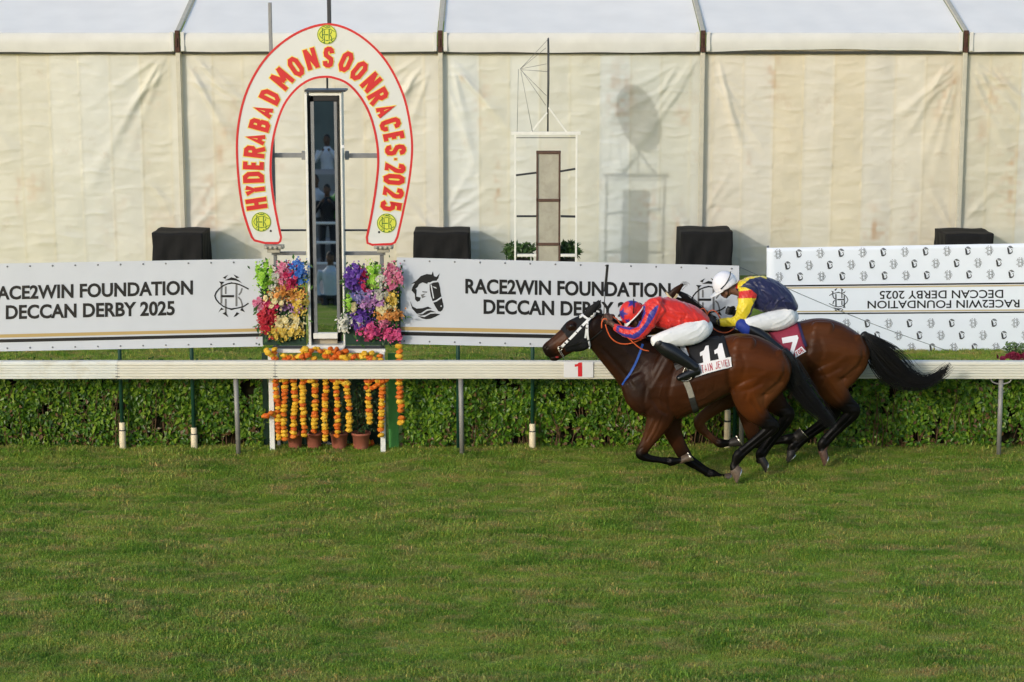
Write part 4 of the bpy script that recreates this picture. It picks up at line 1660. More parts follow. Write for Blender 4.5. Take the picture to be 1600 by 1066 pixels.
def flower_display(x0, x1, bunches, label):
    FYY = TWY - .02
    a, b = Q(x0, 410, FYY), Q(x1, 540, FYY)
    t = thing('flower_display', ((a.x + b.x) / 2, FYY, b.z), label, 'flowers', 'flower panels beside the mirror')
    MB().box(((a.x + b.x) / 2, FYY + .045, (Q(x0, 450, FYY).z + b.z) / 2), (b.x - a.x, .03, Q(x0, 450, FYY).z - b.z)).build('backing_board', M_DKGREEN, t, bevel=.003)
    P, Nn, SP, SN, SCc = [], [], [], [], []
    for cx, cy, rx, ry, colr, nb in bunches:
        for j in range(nb * 13):
            u, v = np.clip(RNG.normal(0, .52, 2), -1.25, 1.25)
            SP.append(tuple(Q(cx + u * rx, cy + v * ry, FYY - RNG.uniform(-.01, .09))))
            SN.append((RNG.normal(0, .6), -1, RNG.normal(.35, .6)))
            c0, c1 = PAL[colr]
            w_ = RNG.uniform()
            SCc.append([p * (1 - w_) + q * w_ for p, q in zip(c0, c1)])
        k = 0
        n_ = int(nb * 1.34)
        while k < n_:
            u, v = RNG.uniform(-1, 1, 2)
            if u * u + v * v > 1:
                continue
            dep = RNG.uniform(.0, .10) * (1.2 - u * u - v * v) + .02
            p = Q(cx + u * rx, cy + v * ry, FYY - dep)
            o = place('blossom', BLM[colr][RNG.integers(2)], t, p, (PI / 2 + RNG.normal(0, .45), RNG.normal(0, .2), RNG.normal(0, .5)), RNG.uniform(.65, 1.25))
            k += 1
        for j in range(int(nb * 3.2)):
            u, v = RNG.normal(0, .6, 2)
            P.append(Q(cx + u * rx, cy + v * ry, FYY - RNG.uniform(-.02, .05)))
            Nn.append((RNG.normal(0, .6), -1, RNG.normal(.3, .5)))
    o = leaves_mesh(np.array(SP), np.array(SN), RNG.uniform(.018, .042, len(SP)), np.array(SCc), 'petal_spray', M_PETAL, t, droop=.1, aspect=.7)
    o['kind'] = 'stuff'
    P, Nn = np.array([tuple(p) for p in P]), np.array(Nn)
    u = RNG.uniform(0, 1, (len(P), 1))
    o = leaves_mesh(P, Nn, RNG.uniform(.045, .09, len(P)), np.array((.012, .05, .012)) * (1 - u) + np.array((.07, .17, .04)) * u, 'foliage', M_LEAF, t, aspect=.4)
    o['kind'] = 'stuff'


flower_display(407, 478, LEFT, 'panel of artificial flowers left of the mirror, lime, red, blue and yellow')
flower_display(538, 626, RIGHT, 'panel of artificial flowers right of the mirror, purple, pink, magenta and orange')

# ================================================================ MARIGOLD GARLANDS, POTS
M_MARI = leaf_mat('marigold petal', None, tr=.15, rough=.6)


def marigold_mesh(c0, c1, seed):
    rr = np.random.default_rng(seed)
    bm = bmesh.new()
    bmesh.ops.create_icosphere(bm, subdivisions=2, radius=1)
    V = np.array([v.co for v in bm.verts])
    k = 1 + .16 * rr.uniform(-1, 1, len(V))
    for v, s in zip(bm.verts, k):
        v.co *= s
    me = bpy.data.meshes.new('marigold')
    bm.to_mesh(me)
    bm.free()
    u = rr.uniform(0, 1, (len(V), 1))
    set_col(me, np.array(c0) * (1 - u) + np.array(c1) * u)
    me.materials.append(M_MARI)
    return me


MG = [marigold_mesh((.62, .13, .008), (.78, .22, .02), 1), marigold_mesh((.70, .36, .012), (.84, .52, .04), 2), marigold_mesh((.55, .085, .006), (.72, .16, .012), 3), marigold_mesh((.74, .42, .02), (.86, .58, .06), 4)]
GY = TWY - .10
words = ['first', 'second', 'third', 'fourth', 'fifth', 'sixth', 'seventh', 'eighth', 'ninth', 'tenth']
strings = [(428, 434, 546, 687), (444, 444.6, 556, 686), (459, 459.3, 560, 686), (474, 474, 548, 680), (491, 491.8, 560, 677), (508.4, 508.4, 552, 692), (526, 526, 560, 687), (538, 544.8, 556, 676),
           (578, 577, 552, 663), (594, 596.5, 556, 681), (624, 625.3, 541, 665)]
for k, (xa, xb, ya, yb) in enumerate(strings):
    if k < 10:
        lab = f'{words[k]} marigold string from the left hanging under the mirror'
    else:
        lab = 'separate marigold string hanging right of the green board'
    p0 = Q(xa, ya, GY)
    t = thing('marigold_garland', tuple(p0), lab, 'garland', 'marigold strings under the mirror')
    MB().tube([tuple(Q(xa, ya, GY)), tuple(Q((xa + xb) / 2, (ya + yb) / 2, GY)), tuple(Q(xb, yb, GY))], .004, 5).build('thread', M_TWIG, t)
    y, i, sw = ya, 0, RNG.uniform(0, 6)
    pat = [1, 1, 0] if k % 2 else [1, 0, 1, 1, 2]
    if k == 10:
        pat = [1, 0]
    while y < yb:
        f = (y - ya) / (yb - ya)
        w = RNG.uniform(.037, .046) * (1.2 if k == 10 else 1)
        p = Q(xa + (xb - xa) * min(1, f * 1.6) + RNG.normal(0, .55) + 1.1 * math.sin(sw + y * .045), y, GY + RNG.normal(0, .006))
        kind = pat[i % len(pat)] if RNG.uniform() > .25 else RNG.integers(4)
        place('marigold', MG[kind], t, p, (RNG.uniform(0, 6), RNG.uniform(-.3, .3), 0) if False else (RNG.normal(0, .2), RNG.normal(0, .2), RNG.uniform(0, 6)), (w, w, w * .66))
        y += (7.6 if k == 10 else 6.0) * (RNG.uniform(.85, 1.1) if RNG.uniform() > .06 else 1.5)
        i += 1
# swags along the white beam
t = thing('marigold_swag', tuple(Q(508, 552, GY)), 'bunched orange and yellow marigold swag along the white beam below the mirror', 'garland')
for xa, ya, xb, yb, n in ((478, 546, 540, 550, 15), (416, 549, 430, 562, 8), (452, 558, 480, 556, 9), (480, 551, 484, 562, 5), (530, 556, 545, 561, 7), (548, 556, 572, 556, 9), (510, 558, 530, 560, 5), (572, 596, 604, 594, 8),
                          (572, 604, 596, 606, 6), (430, 594, 446, 592, 6), (482, 594, 492, 596, 4), (520, 594, 545, 600, 8), (414, 648, 430, 646, 5), (575, 560, 585, 560, 3)):
    for i in range(n):
        u = (i + RNG.uniform(-.3, .3)) / max(1, n - 1)
        w = RNG.uniform(.032, .044)
        p = Q(xa + (xb - xa) * u, ya + (yb - ya) * u + RNG.normal(0, 2.0), GY - .02 + RNG.normal(0, .02))
        place('marigold', MG[RNG.integers(4)], t, p, (RNG.normal(0, .4), RNG.normal(0, .4), RNG.uniform(0, 6)), (w, w, w * .75))
M_TERRA = mat('terracotta', (158, 92, 72), 0.8, var=0.12, vscale=9, dirt=((205, 170, 150), 7, .55, .8, .4))
M_SOIL = mat('pot soil', (44, 34, 26), 0.95, var=0.3, vscale=30)
for k, (px, w) in enumerate(((461, 25), (491, 26), (530, 28), (564, 29))):
    lab = f'{["first", "second", "third", "fourth"][k]} terracotta pot from the left behind the marigold strings'
    c = Q(px, 690, TWY + .12)
    t = thing('flower_pot', (c.x, TWY + .12, 0), lab, 'plant pot', 'terracotta pots under the mirror')
    s = S(TWY, 690)
    r, h = w / 2 / s, 29 / s
    MB().lathe((c.x, TWY + .12, 0), [(r * .72, 0), (r * .76, .01), (r * .95, h - .03), (r * 1.06, h - .03), (r * 1.08, h), (r * .96, h), (r * .93, h - .03)], 24).build('pot', M_TERRA, t, True)
    MB().lathe((c.x, TWY + .12, 0), [(r * .92, h - .032), (0.001, h - .025)], 16).build('soil', M_SOIL, t, True)
    n = 520 if k == 3 else 200
    zt_ = .84 if k == 3 else RNG.uniform(.6, .8)
    P = np.column_stack([c.x + RNG.normal(0, r * .9, n), TWY + .12 + RNG.normal(0, .08, n), RNG.uniform(h + .02, zt_, n)])
    Nn = np.column_stack([RNG.normal(0, .6, n), RNG.normal(-.8, .4, n), RNG.normal(.5, .4, n)])
    u = RNG.uniform(0, 1, (n, 1)) ** 1.5
    o = leaves_mesh(P, Nn, RNG.uniform(.03, .065, n), np.array((.012, .035, .010)) * (1 - u) + np.array((.07, .14, .03)) * u, 'foliage', M_LEAF, t, aspect=.45)
    o['kind'] = 'stuff'
    mb = MB()
    for i in range(7):
        mb.tube([(c.x + RNG.normal(0, .02), TWY + .12, h - .02), (c.x + RNG.normal(0, .07), TWY + .12 + RNG.normal(0, .05), zt_ * .9)], [.006, .003], 4)
    mb.build('stem', M_TWIG, t, fix=False)['kind'] = 'stuff'
# dropped petals and paper
t = thing('marigold_heap', tuple(G(566, 697)), 'small heap of fallen orange marigold heads in front of the pots', 'flower heap')
for i in range(22):
    w = RNG.uniform(.03, .042)
    c = G(566 + RNG.normal(0, 8), 698)
    place('marigold', MG[RNG.integers(4)], t, (c.x, c.y - .02 + RNG.normal(0, .05), .03 + abs(RNG.normal(0, .04)) * max(0, 1 - abs(i - 11) / 14)), (RNG.uniform(0, 6), RNG.uniform(0, 6), 0), (w, w, w * .7))
for i in range(6):
    w = .032
    c = G(542 + i * 2.5, 699)
    place('marigold', MG[RNG.integers(4)], t, (c.x, c.y, .02), (0, 0, i), (w, w, w * .6))
M_PAPER = mat('white petal scrap', (214, 210, 208), 0.7, var=0.05)
for k, (px, py, n) in enumerate(((510, 700, 7), (533, 696, 5), (497, 702, 5))):
    mb = MB()
    for i in range(n):
        c = G(px + RNG.normal(0, 5), py + RNG.normal(0, 1))
        v = [np.array((c.x, c.y, .03)) + RNG.normal(0, .03, 3) * np.array((1, 1, .7)) + np.array((0, 0, .02)) for _ in range(4)]
        mb.add(v, [(0, 1, 2), (0, 2, 3)])
    o = mb.build('petal_scraps', M_PAPER, None, fix=False)
    rebase(o, tuple(G(px, py)))
    tag(o, ['scatter of white petals on the ground before the middle pots', 'scatter of white petals leaning on the third pot', 'few white petals at the foot of the second pot'][k], 'petals')

# dark red flowers at the right edge
t = bushy_plant('flowering_plant', 1593, 538, 563, 27.6, 44, 'small plant with dark red flowers behind the rail at the right edge', n=240, size=(.04, .09), lite=(.20, .30, .09))
rd = blossom_mesh('blossom', (.16, .008, .03), (.26, .015, .05), 91, 8, .045)
for i in range(26):
    place('blossom', rd, t, Q(1592 + RNG.normal(0, 12), 558 + RNG.normal(0, 3), 27.45), (PI / 2 - .4 + RNG.normal(0, .5), 0, RNG.normal(0, .5)), RNG.uniform(.8, 1.2))
# ================================================================ HORSES
M_COAT = mat('bay coat', None, 0.38, col=True, var=0.14, vscale=7, bump=0.16, bscale=90, spec=0.12, stretch=(.5, 1, 1.6))
M_HAIR = mat('black horse hair', (17, 14, 13), 0.45, var=0.25, vscale=30, spec=0.45)
M_HOOD = mat('black lycra hood', (19, 19, 21), 0.72, var=0.1, vscale=30, bump=0.15, bscale=200, spec=0.25)
M_STRAPW = mat('white bridle strap', (222, 222, 220), 0.45, var=0.04, vscale=30)
M_STRAPK = mat('black leather', (16, 15, 15), 0.42, var=0.2, vscale=25, spec=0.5)
M_STRAPT = mat('tan bridle strap', (206, 188, 150), 0.5, var=0.06, vscale=20)
M_ORANGE = mat('orange rubber rein', (206, 92, 44), 0.5, var=0.12, vscale=30)
M_BLUE = mat('blue neck strap', (28, 74, 152), 0.5, var=0.08, vscale=30)
M_GIRTH = mat('grey girth webbing', (136, 132, 120), 0.75, var=0.15, vscale=40, bump=0.3, bscale=160)
M_GIRTHD = mat('dark girth webbing', (42, 42, 40), 0.75, var=0.15, vscale=40)
M_METAL = mat('bright metal', (196, 190, 176), 0.25, metal=0.9, var=0.05)
M_TONGUE = mat('red tongue', (150, 34, 32), 0.35, var=0.1)
M_EYE = mat('dark eye', (12, 8, 7), 0.06, var=0.0, spec=0.6)
M_CLOTHK = mat('black number cloth', (22, 22, 24), 0.75, var=0.12, vscale=14, bump=0.25, bscale=26)
M_CLOTHR = mat('maroon number cloth', (140, 44, 64), 0.75, var=0.10, vscale=14, bump=0.25, bscale=26)
M_CLOTHN = mat('navy binding', (30, 28, 66), 0.75, var=0.1)
M_TAGW = mat('white cloth print', (222, 220, 220), 0.7, var=0.03)
M_TAGR = mat('dark red cloth print', (168, 36, 52), 0.7, var=0.03)


def head_neck(dx, dy):
    sh = lambda rows: [(a + dx, b + dy, c, l, r) for a, b, c, l, r in rows]
    out = []
    out.append(sh([(924, 513, 25, 0, .085), (901, 524.2, 26, 0, .098), (885.5, 532.5, 20.5, 0, .088), (870.5, 540.5, 16, 0, .066), (860.5, 545.5, 13.5, 0, .058), (855, 549, 11.5, 0, .052)]))
    out.append(sh([(890, 545, 7, 0, .045), (878, 552.5, 6.5, 0, .036), (868.5, 558.5, 5.6, 0, .034), (862, 559.8, 4.2, 0, .028)]))           # lower jaw and lip
    for s in (-1, 1):
        out.append(sh([(913, 531, 15, s * .055, .04), (907, 534, 13, s * .06, .035)]))                        # cheek
        out.append(sh([(897, 510, 5, s * .078, .02), (890, 512, 5, s * .075, .018)]))                          # eye socket rim
        out.append(sh([(856, 544, 5, s * .042, .018), (852, 546, 4, s * .036, .014)]))                         # nostril flare
    out.append(sh([(924, 512, 25, 0, .08), (945, 527, 29, 0, .08), (965, 544.5, 34, 0, .088), (988, 563, 41, 0, .115), (1012, 582, 49, 0, .165), (1040, 596, 52, 0, .2)]))
    return out


TRUNK = [(988, 583, 632, .12, .1), (996, 562, 643, .17, .1), (1008, 549, 652, .21, .2), (1022, 542, 657, .232, .35), (1040, 537.5, 659, .242, .45), (1060, 535, 655, .258, .42), (1082, 533, 645, .280, .3),
         (1105, 530, 634, .290, .2), (1130, 526, 620, .288, .12), (1150, 522, 612, .285, .1), (1170, 522.5, 611, .285, .1), (1190, 528, 612, .275, .12), (1210, 539, 609, .25, .15), (1225, 551, 600, .195, .15), (1233, 563, 588, .12, .1)]


def add_trunk(mb, rows, Y, dx=0, dy=0, n=28):
    W = []
    for px, t, b_, hw, egg in rows:
        a, c = Q(px + dx, t + dy, Y), Q(px + dx, b_ + dy, Y)
        W.append(((a.x + c.x) / 2, (a.z + c.z) / 2, (a.z - c.z) / 2, hw, egg))
    W = catmull(W, 4)
    first, last = W[0].copy(), W[-1].copy()
    seq = [np.array((first[0] - .025, first[1], first[2] * .6, first[3] * .6, .1))] + list(W) + [np.array((last[0] + .02, last[1], last[2] * .6, last[3] * .6, .1))]
    a = np.arange(n) * 2 * PI / n
    vs = []
    for x, zc, hz, hw, egg in seq:
        sn, cs = np.sin(a), np.cos(a)
        yy = np.sign(cs) * np.abs(cs) ** .85 * hw * (1 - egg * np.clip(sn, 0, 1) ** 1.3)
        zz = np.sign(sn) * np.abs(sn) ** .92 * hz
        vs.append(np.column_stack([np.full(n, x), Y + yy, zc + zz]))
    mb._rings(vs, n, True)


def sculpt(me, strokes, Y, jit=.0015, seed=3):
    V, Nn = verts(me), normals(me)
    P = PROJ(V)
    D = np.zeros(len(V))
    for line, w, dep in strokes:
        dd, t = seg_dist(P, line)
        D += dep * np.exp(-(dd / w) ** 2) * np.clip(np.minimum(t, 1 - t) * 6 + .25, 0, 1)
    D *= np.clip(np.abs(Nn[:, 1]) * 1.6, .15, 1)
    D += jit * vnoise(V * 18, seed) + jit * 1.2 * vnoise(V * 7, seed + 1)
    set_verts(me, V + Nn * D[:, None])


def smoothstep(x):
    x = np.clip(x, 0, 1)
    return x * x * (3 - 2 * x)


def paint_horse(me, Y, legs, hooves, body, warm, dark, points, extra_dark=(), lighter=()):
    V = verts(me)
    P = PROJ(V)
    n = len(V)
    nz = vnoise(V * 4, 21)[:, None]
    C = np.tile(np.array(body), (n, 1)) * (1 + .14 * nz)
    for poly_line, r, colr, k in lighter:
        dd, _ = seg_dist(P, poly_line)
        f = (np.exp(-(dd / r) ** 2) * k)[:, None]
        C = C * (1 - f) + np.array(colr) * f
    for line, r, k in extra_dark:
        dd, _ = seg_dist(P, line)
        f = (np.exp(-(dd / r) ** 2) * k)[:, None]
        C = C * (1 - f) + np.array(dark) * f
    for rows, i0, i1 in legs:
        W = np.array([tuple(Q(r[0], r[1], Y + r[3])) for r in rows])
        R_ = np.array([r[2] for r in rows]) / S(Y)
        best, tt, rr = np.full(n, 9.0), np.zeros(n), np.zeros(n)
        for i in range(len(W) - 1):
            ab = W[i + 1] - W[i]
            t = np.clip(((V - W[i]) @ ab) / (ab @ ab), 0, 1)
            dd = np.linalg.norm(V - W[i] - t[:, None] * ab, axis=1)
            m = dd < best
            best[m], tt[m], rr[m] = dd[m], (i + t)[m], (R_[i] * (1 - t) + R_[i + 1] * t)[m]
        f = (smoothstep((tt - i0) / max(i1 - i0, .1)) * (best < rr * 1.35 + .03))[:, None]
        C = C * (1 - f) + np.array(points) * (1 + .2 * nz) * f
    for rows, colr in hooves:
        W = [np.array(tuple(Q(r[0], r[1], Y + r[3]))) for r in rows]
        for i in range(len(W) - 1):
            ab = W[i + 1] - W[i]
            t = ((V - W[i]) @ ab) / (ab @ ab)
            tc_ = np.clip(t, 0, 1)
            dd = np.linalg.norm(V - W[i] - tc_[:, None] * ab, axis=1)
            m = (dd < rows[i][2] / S(Y) * 1.5) & (t > .0)
            C[m] = np.array(colr) * (1 + .25 * vnoise(V[m] * np.array((20, 20, 60)), 5)[:, None])
    set_col(me, np.clip(C, .002, 1))


class Skin:
    """ray casting from the photograph's viewpoint on to a finished skin, so that tack lies on it"""

    def __init__(s, me, Y):
        s.Y = Y
        s.bvh = BVHTree.FromPolygons([tuple(v) for v in verts(me)], [tuple(p.vertices) for p in me.polygons])

    def hit(s, px, py, off=.006):
        r = ray(px, py)
        dv = Vector(r).normalized()
        loc, nn, _, _ = s.bvh.ray_cast(Vector(CAMP), dv)
        if loc is None or abs(loc.y - s.Y) > .6:
            loc, nn, _, _ = s.bvh.find_nearest(Q(px, py, s.Y - .08))
        if nn.dot(dv) > 0:
            nn = -nn
        return np.array(loc + nn * off), np.array(nn)

    def strap(s, path, wpx, off=.007, th=.004, sub=6, mirror=True):
        mb = MB()
        pts = catmull(np.array(path, float), sub)
        H = [s.hit(x, y, off) for x, y in pts]
        P = np.array([h[0] for h in H])
        Nn = np.array([h[1] for h in H])
        for k in range(2):
            Nn[1:-1] = (Nn[:-2] + Nn[1:-1] + Nn[2:]) / 3
            P[1:-1] = P[1:-1] * .6 + (P[:-2] + P[2:]) * .2
        T = np.gradient(P, axis=0)
        B = np.cross(T, Nn)
        B /= np.linalg.norm(B, axis=1)[:, None] + 1e-9
        Nn = np.cross(B, T)
        Nn /= np.linalg.norm(Nn, axis=1)[:, None] + 1e-9
        Nn *= np.sign(np.sum(Nn * (CAMP - P), 1))[:, None]
        w = wpx / S(s.Y) / 2
        for sg in ((1, -1) if mirror is True else (mirror or 1,)):
            vs = []
            for i in range(len(P)):
                q = np.array([P[i] - B[i] * w - Nn[i] * .006, P[i] - B[i] * w + Nn[i] * th, P[i] + B[i] * w + Nn[i] * th, P[i] + B[i] * w - Nn[i] * .006])
                if sg < 0:
                    q[:, 1] = 2 * s.Y - q[:, 1]
                vs.append(q)
            mb._rings(vs, 4, True)
        return mb

    def cloth(s, quad, nx, nz, off, bow=0.0):
        """sheet over the back: near side from the traced quad, far side its mirror image"""
        G_ = np.zeros((nz + 1, nx + 1, 3))
        for j in range(nz + 1):
            for i in range(nx + 1):
                p = bil(quad, np.array([[i / nx, 1 - j / nz]]))[0]
                q, _ = s.hit(p[0], p[1], off + bow * math.sin(i * 1.1 + j * .5) * (j / nz))
                G_[j, i] = q
        for k in range(2):
            G_[1:-1, :, 1] = (G_[:-2, :, 1] + G_[1:-1, :, 1] * 2 + G_[2:, :, 1]) / 4
        far = G_[::-1].copy()
        far[:, :, 1] = 2 * s.Y - far[:, :, 1]
        A = np.vstack([far, G_])
        n0, n1 = A.shape[:2]
        idx = np.arange(n0 * n1).reshape(n0, n1)
        F = np.stack([idx[:-1, :-1], idx[:-1, 1:], idx[1:, 1:], idx[1:, :-1]], -1).reshape(-1, 4)
        return MB().add(A.reshape(-1, 3), F.tolist())

    def decal(s, polys, off, maxlen=3.0):
        """flat shapes given in pixels laid on the skin"""
        mb = MB()
        for k, pl in enumerate(polys):
            bm = bmesh.new()
            f = bm.faces.new([bm.verts.new((x, y, 0)) for x, y in pl])
            f.normal_update()
            bmesh.ops.triangulate(bm, faces=[f])
            for _ in range(4):
                es = [e for e in bm.edges if e.calc_length() > maxlen]
                if not es:
                    break
                bmesh.ops.subdivide_edges(bm, edges=es, cuts=1)
                bmesh.ops.triangulate(bm, faces=[f for f in bm.faces if len(f.verts) > 3])
            bm.verts.index_update()
            V = [s.hit(v.co.x, v.co.y, off + (k % 5) * .0004)[0] for v in bm.verts]
            mb.add(V, [[v.index for v in f.verts] for f in bm.faces])
            bm.free()
        return mb


def tail_mesh(center, widths, Y, n, seed, lat=.05, r=.0034):
    """hair strands along a traced centre line; widths in px give the half spread"""
    r_ = np.random.default_rng(seed)
    C = catmull(np.array([(*c, w) for c, w in zip(center, widths)], float), 6)
    T = np.gradient(C[:, :2], axis=0)
    T /= np.linalg.norm(T, axis=1)[:, None] + 1e-9
    Nn = np.column_stack([-T[:, 1], T[:, 0]])
    m = len(C)
    mb = MB()
    for k in range(n):
        u = np.clip(r_.normal(0, .52), -1.25, 1.25)
        l = np.clip(r_.normal(0, .5), -1, 1) * lat
        end = int(m * np.clip(r_.triangular(.4, .92, 1.04) if abs(u) < .7 else r_.uniform(.35, .98), .3, 1))
        ph, fr, am = r_.uniform(0, 6.28), r_.uniform(.7, 1.6), r_.uniform(.02, .16)
        drift = r_.normal(0, .25)
        pts, rad = [], []
        idx = np.unique(np.linspace(r_.integers(0, max(1, m // 6)), end - 1, 11).astype(int))
        for i in idx:
            f = i / (m - 1)
            s_ = (u + drift * f + am * math.sin(ph + f * 6.28 * fr)) * C[i, 2]
            q = C[i, :2] + Nn[i] * s_
            pts.append(tuple(Q(q[0], q[1], Y + l * (1.2 - .5 * f) * min(1, f * 5 + .25))))
            rad.append(r * (1.1 - .75 * (i - idx[0]) / max(1, idx[-1] - idx[0])))
        if len(pts) > 2:
            mb.tube(pts, rad, 3, 1, False)
    return mb


def make_hoof(parent, quad, lat, Y, rgb, r0=.046, r1=.062, shoe=True):
    """hoof from its side view: coronet front, toe, heel, coronet back"""
    cf, toe, heel, cb = [np.array(tuple(Q(x, y, Y + lat))) for x, y in quad]
    n = 24
    a = np.arange(n) * 2 * PI / n
    yv = np.array((0, 1.0, 0))
    vs = []
    for t in (0, .08, .5, 1.0):
        f, b_ = cf * (1 - t) + toe * t, cb * (1 - t) + heel * t
        r = (r0 + (r1 - r0) * t) * (1.05 if t == .08 else 1)
        c, h = (f + b_) / 2, (f - b_) / 2
        vs.append(c + np.cos(a)[:, None] * h * (1.06 if t == .08 else 1) + np.sin(a)[:, None] * yv * r)
    mb = MB()
    mb._rings(vs, n, True)
    hf = mb.build('hoof', mat('hoof horn', rgb, 0.5, var=.25, vscale=30, lin_in=True, bump=.3, bscale=60, spec=.35), parent, True, bevel=.003)
    if shoe:
        ax = np.cross((toe - heel) / np.linalg.norm(toe - heel), yv)
        if ax @ ((toe + heel) - (cf + cb)) < 0:
            ax = -ax
        c, h = (toe + heel) / 2, (toe - heel) / 2
        k = np.radians(np.linspace(-150, 150, 25))
        top = [c + np.cos(q) * h * 1.02 + np.sin(q) * yv * r1 * 1.02 for q in k] + [c + np.cos(q) * h * .68 + np.sin(q) * yv * r1 * .68 for q in k[::-1]]
        MB().plate(top, ax, .010).build('horseshoe', M_METAL, hf)
    return hf


def leg_strokes(rows, i0, i1, back=1):
    """tendon groove down a cannon, and bony rims at its two joints"""
    out = []
    P = np.array([(r[0], r[1]) for r in rows], float)
    W = np.array([r[2] for r in rows])
    seg = P[i0:i1 + 1]
    T = np.gradient(seg, axis=0)
    T /= np.linalg.norm(T, axis=1)[:, None]
    Nn = np.column_stack([-T[:, 1], T[:, 0]]) * back
    out.append((seg + Nn * (W[i0:i1 + 1] * .22)[:, None], 1.3, -.0075))
    out.append((seg - Nn * (W[i0:i1 + 1] * .35)[:, None], 1.4, .003))
    for k in (i0, i1):
        j = min(max(k, 1), len(P) - 2)
        t = P[j + 1] - P[j - 1]
        t /= np.linalg.norm(t)
        nn = np.array((-t[1], t[0]))
        q = P[j] - t * W[j] * .9
        out.append(([q - nn * W[j], q, q + nn * W[j]], 1.6, -.004))
        q = P[j]
        out.append(([q - nn * W[j] * .5, q, q + nn * W[j] * .5], 3.0, .004))
    return out


def make_horse(name, Y, base_px, label, limbs, strokes, paint, voxel=.0085):
    mb = MB()
    dx, dy = limbs['shift']
    add_trunk(mb, TRUNK, Y, dx, dy)
    for rows in limbs['head']:
        mb.limb(rows, Y)
    for rows in limbs['body']:
        mb.limb(rows, Y, 18)
    for rows in limbs['legs']:
        mb.limb(rows, Y, 16)
    for rows in limbs['hooves']:
        mb.limb(rows, Y, 14, 4)
    me = remesh(mb, voxel, 3)
    sculpt(me, strokes, Y)
    paint_horse(me, Y, **paint)
    o = link(name, me, M_COAT, None, True)
    b_ = G(*base_px)
    rebase(o, (b_.x, Y, 0))
    tag(o, label, 'horse', 'galloping racehorses')
    me2 = me.copy()
    me2.transform(Matrix.Translation(Vector(o.location)))
    return o, me2


# ---------------- front horse
Y1 = 22.1
NF = [(1027, 612, 37, -.145, .075), (1030, 634, 28, -.155, .075), (1031, 652, 22.5, -.155, .068), (1023, 671, 16.5, -.15, .058), (1013, 689, 11.2, -.145, .047), (1004, 703, 9.6, -.14, .045), (1002.5, 710.5, 9.2, -.14, .045),
      (1014, 716, 6.2, -.14, .034), (1030, 718.6, 5.2, -.14, .030), (1043, 720.4, 6.3, -.14, .034), (1049, 721.3, 7.6, -.14, .038), (1059, 720.2, 5.0, -.14, .031), (1066, 719.2, 5.4, -.14, .033)]
NFH = [(1066, 718.5, 6.2, -.14, .040), (1067.2, 719.7, 6.2, -.14, .040)]
FF = [(1042, 630, 30, .14, .07), (1046, 652, 21, .14, .062), (1051, 674, 14.5, .14, .055), (1060, 694, 11.8, .14, .047), (1069, 710, 11.2, .14, .046), (1076, 718.5, 9.6, .14, .045), (1089, 727, 8, .14, .034), (1102, 735.5, 7.2, .14, .032),
      (1113, 742, 8.6, .14, .040), (1124, 745.3, 5.6, .14, .032), (1132, 747, 6, .14, .035)]
FFH = [(1131, 746.5, 6.6, .14, .042), (1132.2, 747.7, 6.6, .14, .042)]
NH = [(1190, 566, 43, -.155, .11), (1180, 590, 39, -.165, .105), (1171, 611, 30, -.17, .09), (1174, 630, 24.5, -.165, .072), (1183, 646, 18.5, -.16, .056), (1196, 658, 13.6, -.155, .046), (1206, 666.5, 12.2, -.15, .044), (1196, 677, 9.8, -.15, .037),
      (1180, 690, 8.2, -.15, .032), (1164, 703, 8.3, -.15, .033), (1154, 712, 9.4, -.15, .040), (1149, 723, 7.0, -.15, .033), (1147, 730, 7.4, -.15, .036)]
NHH = [(1147, 731, 7.6, -.15, .044), (1148.2, 732.2, 7.6, -.15, .044)]
FH = [(1190, 580, 40, .15, .1), (1192, 604, 29, .155, .085), (1206, 624, 21, .15, .06), (1220, 638, 14.5, .15, .048), (1231, 648, 11.2, .15, .043), (1223, 663, 10, .15, .036), (1210, 682, 8.4, .15, .032), (1197, 699, 8, .15, .032), (1190, 708.5, 9, .15, .039),
      (1187.5, 716, 7.4, .15, .034)]
FHH = [(1187.5, 717, 8, .15, .044), (1188.7, 718.2, 8, .15, .044)]
EARS1 = [[(921, 490, 7.5, s * .045, .026), (928, 481, 5.5, s * .05, .022), (934 + (2 if s > 0 else 4), 473, 1.6, s * .045, .008)] for s in (-1, 1)]
L1 = dict(shift=(0, 0), head=head_neck(0, 0) + EARS1,
          body=[[(1000, 590, 34, -.10, .09), (1012, 612, 38, -.13, .09), (1022, 630, 32, -.14, .085)], [(1000, 592, 34, .10, .09), (1012, 612, 38, .12, .09), (1026, 634, 30, .13, .085)],
                [(1200, 566, 30, -.12, .09), (1214, 585, 22, -.12, .08), (1205, 606, 17.5, -.135, .068), (1194, 622, 14, -.145, .058), (1188, 638, 11, -.15, .05)], [(1200, 566, 30, .12, .09), (1214, 585, 22, .12, .08), (1205, 606, 17, .13, .065)],
                [(1048, 548, 14, -.10, .07), (1040, 580, 22, -.16, .06), (1028, 612, 26, -.165, .06)], [(1150, 545, 20, -.14, .09), (1170, 550, 24, -.15, .09)], [(1150, 545, 20, .14, .09), (1170, 550, 24, .15, .09)]],
          legs=[NF, FF, NH, FH], hooves=[NFH, FFH, NHH, FHH])
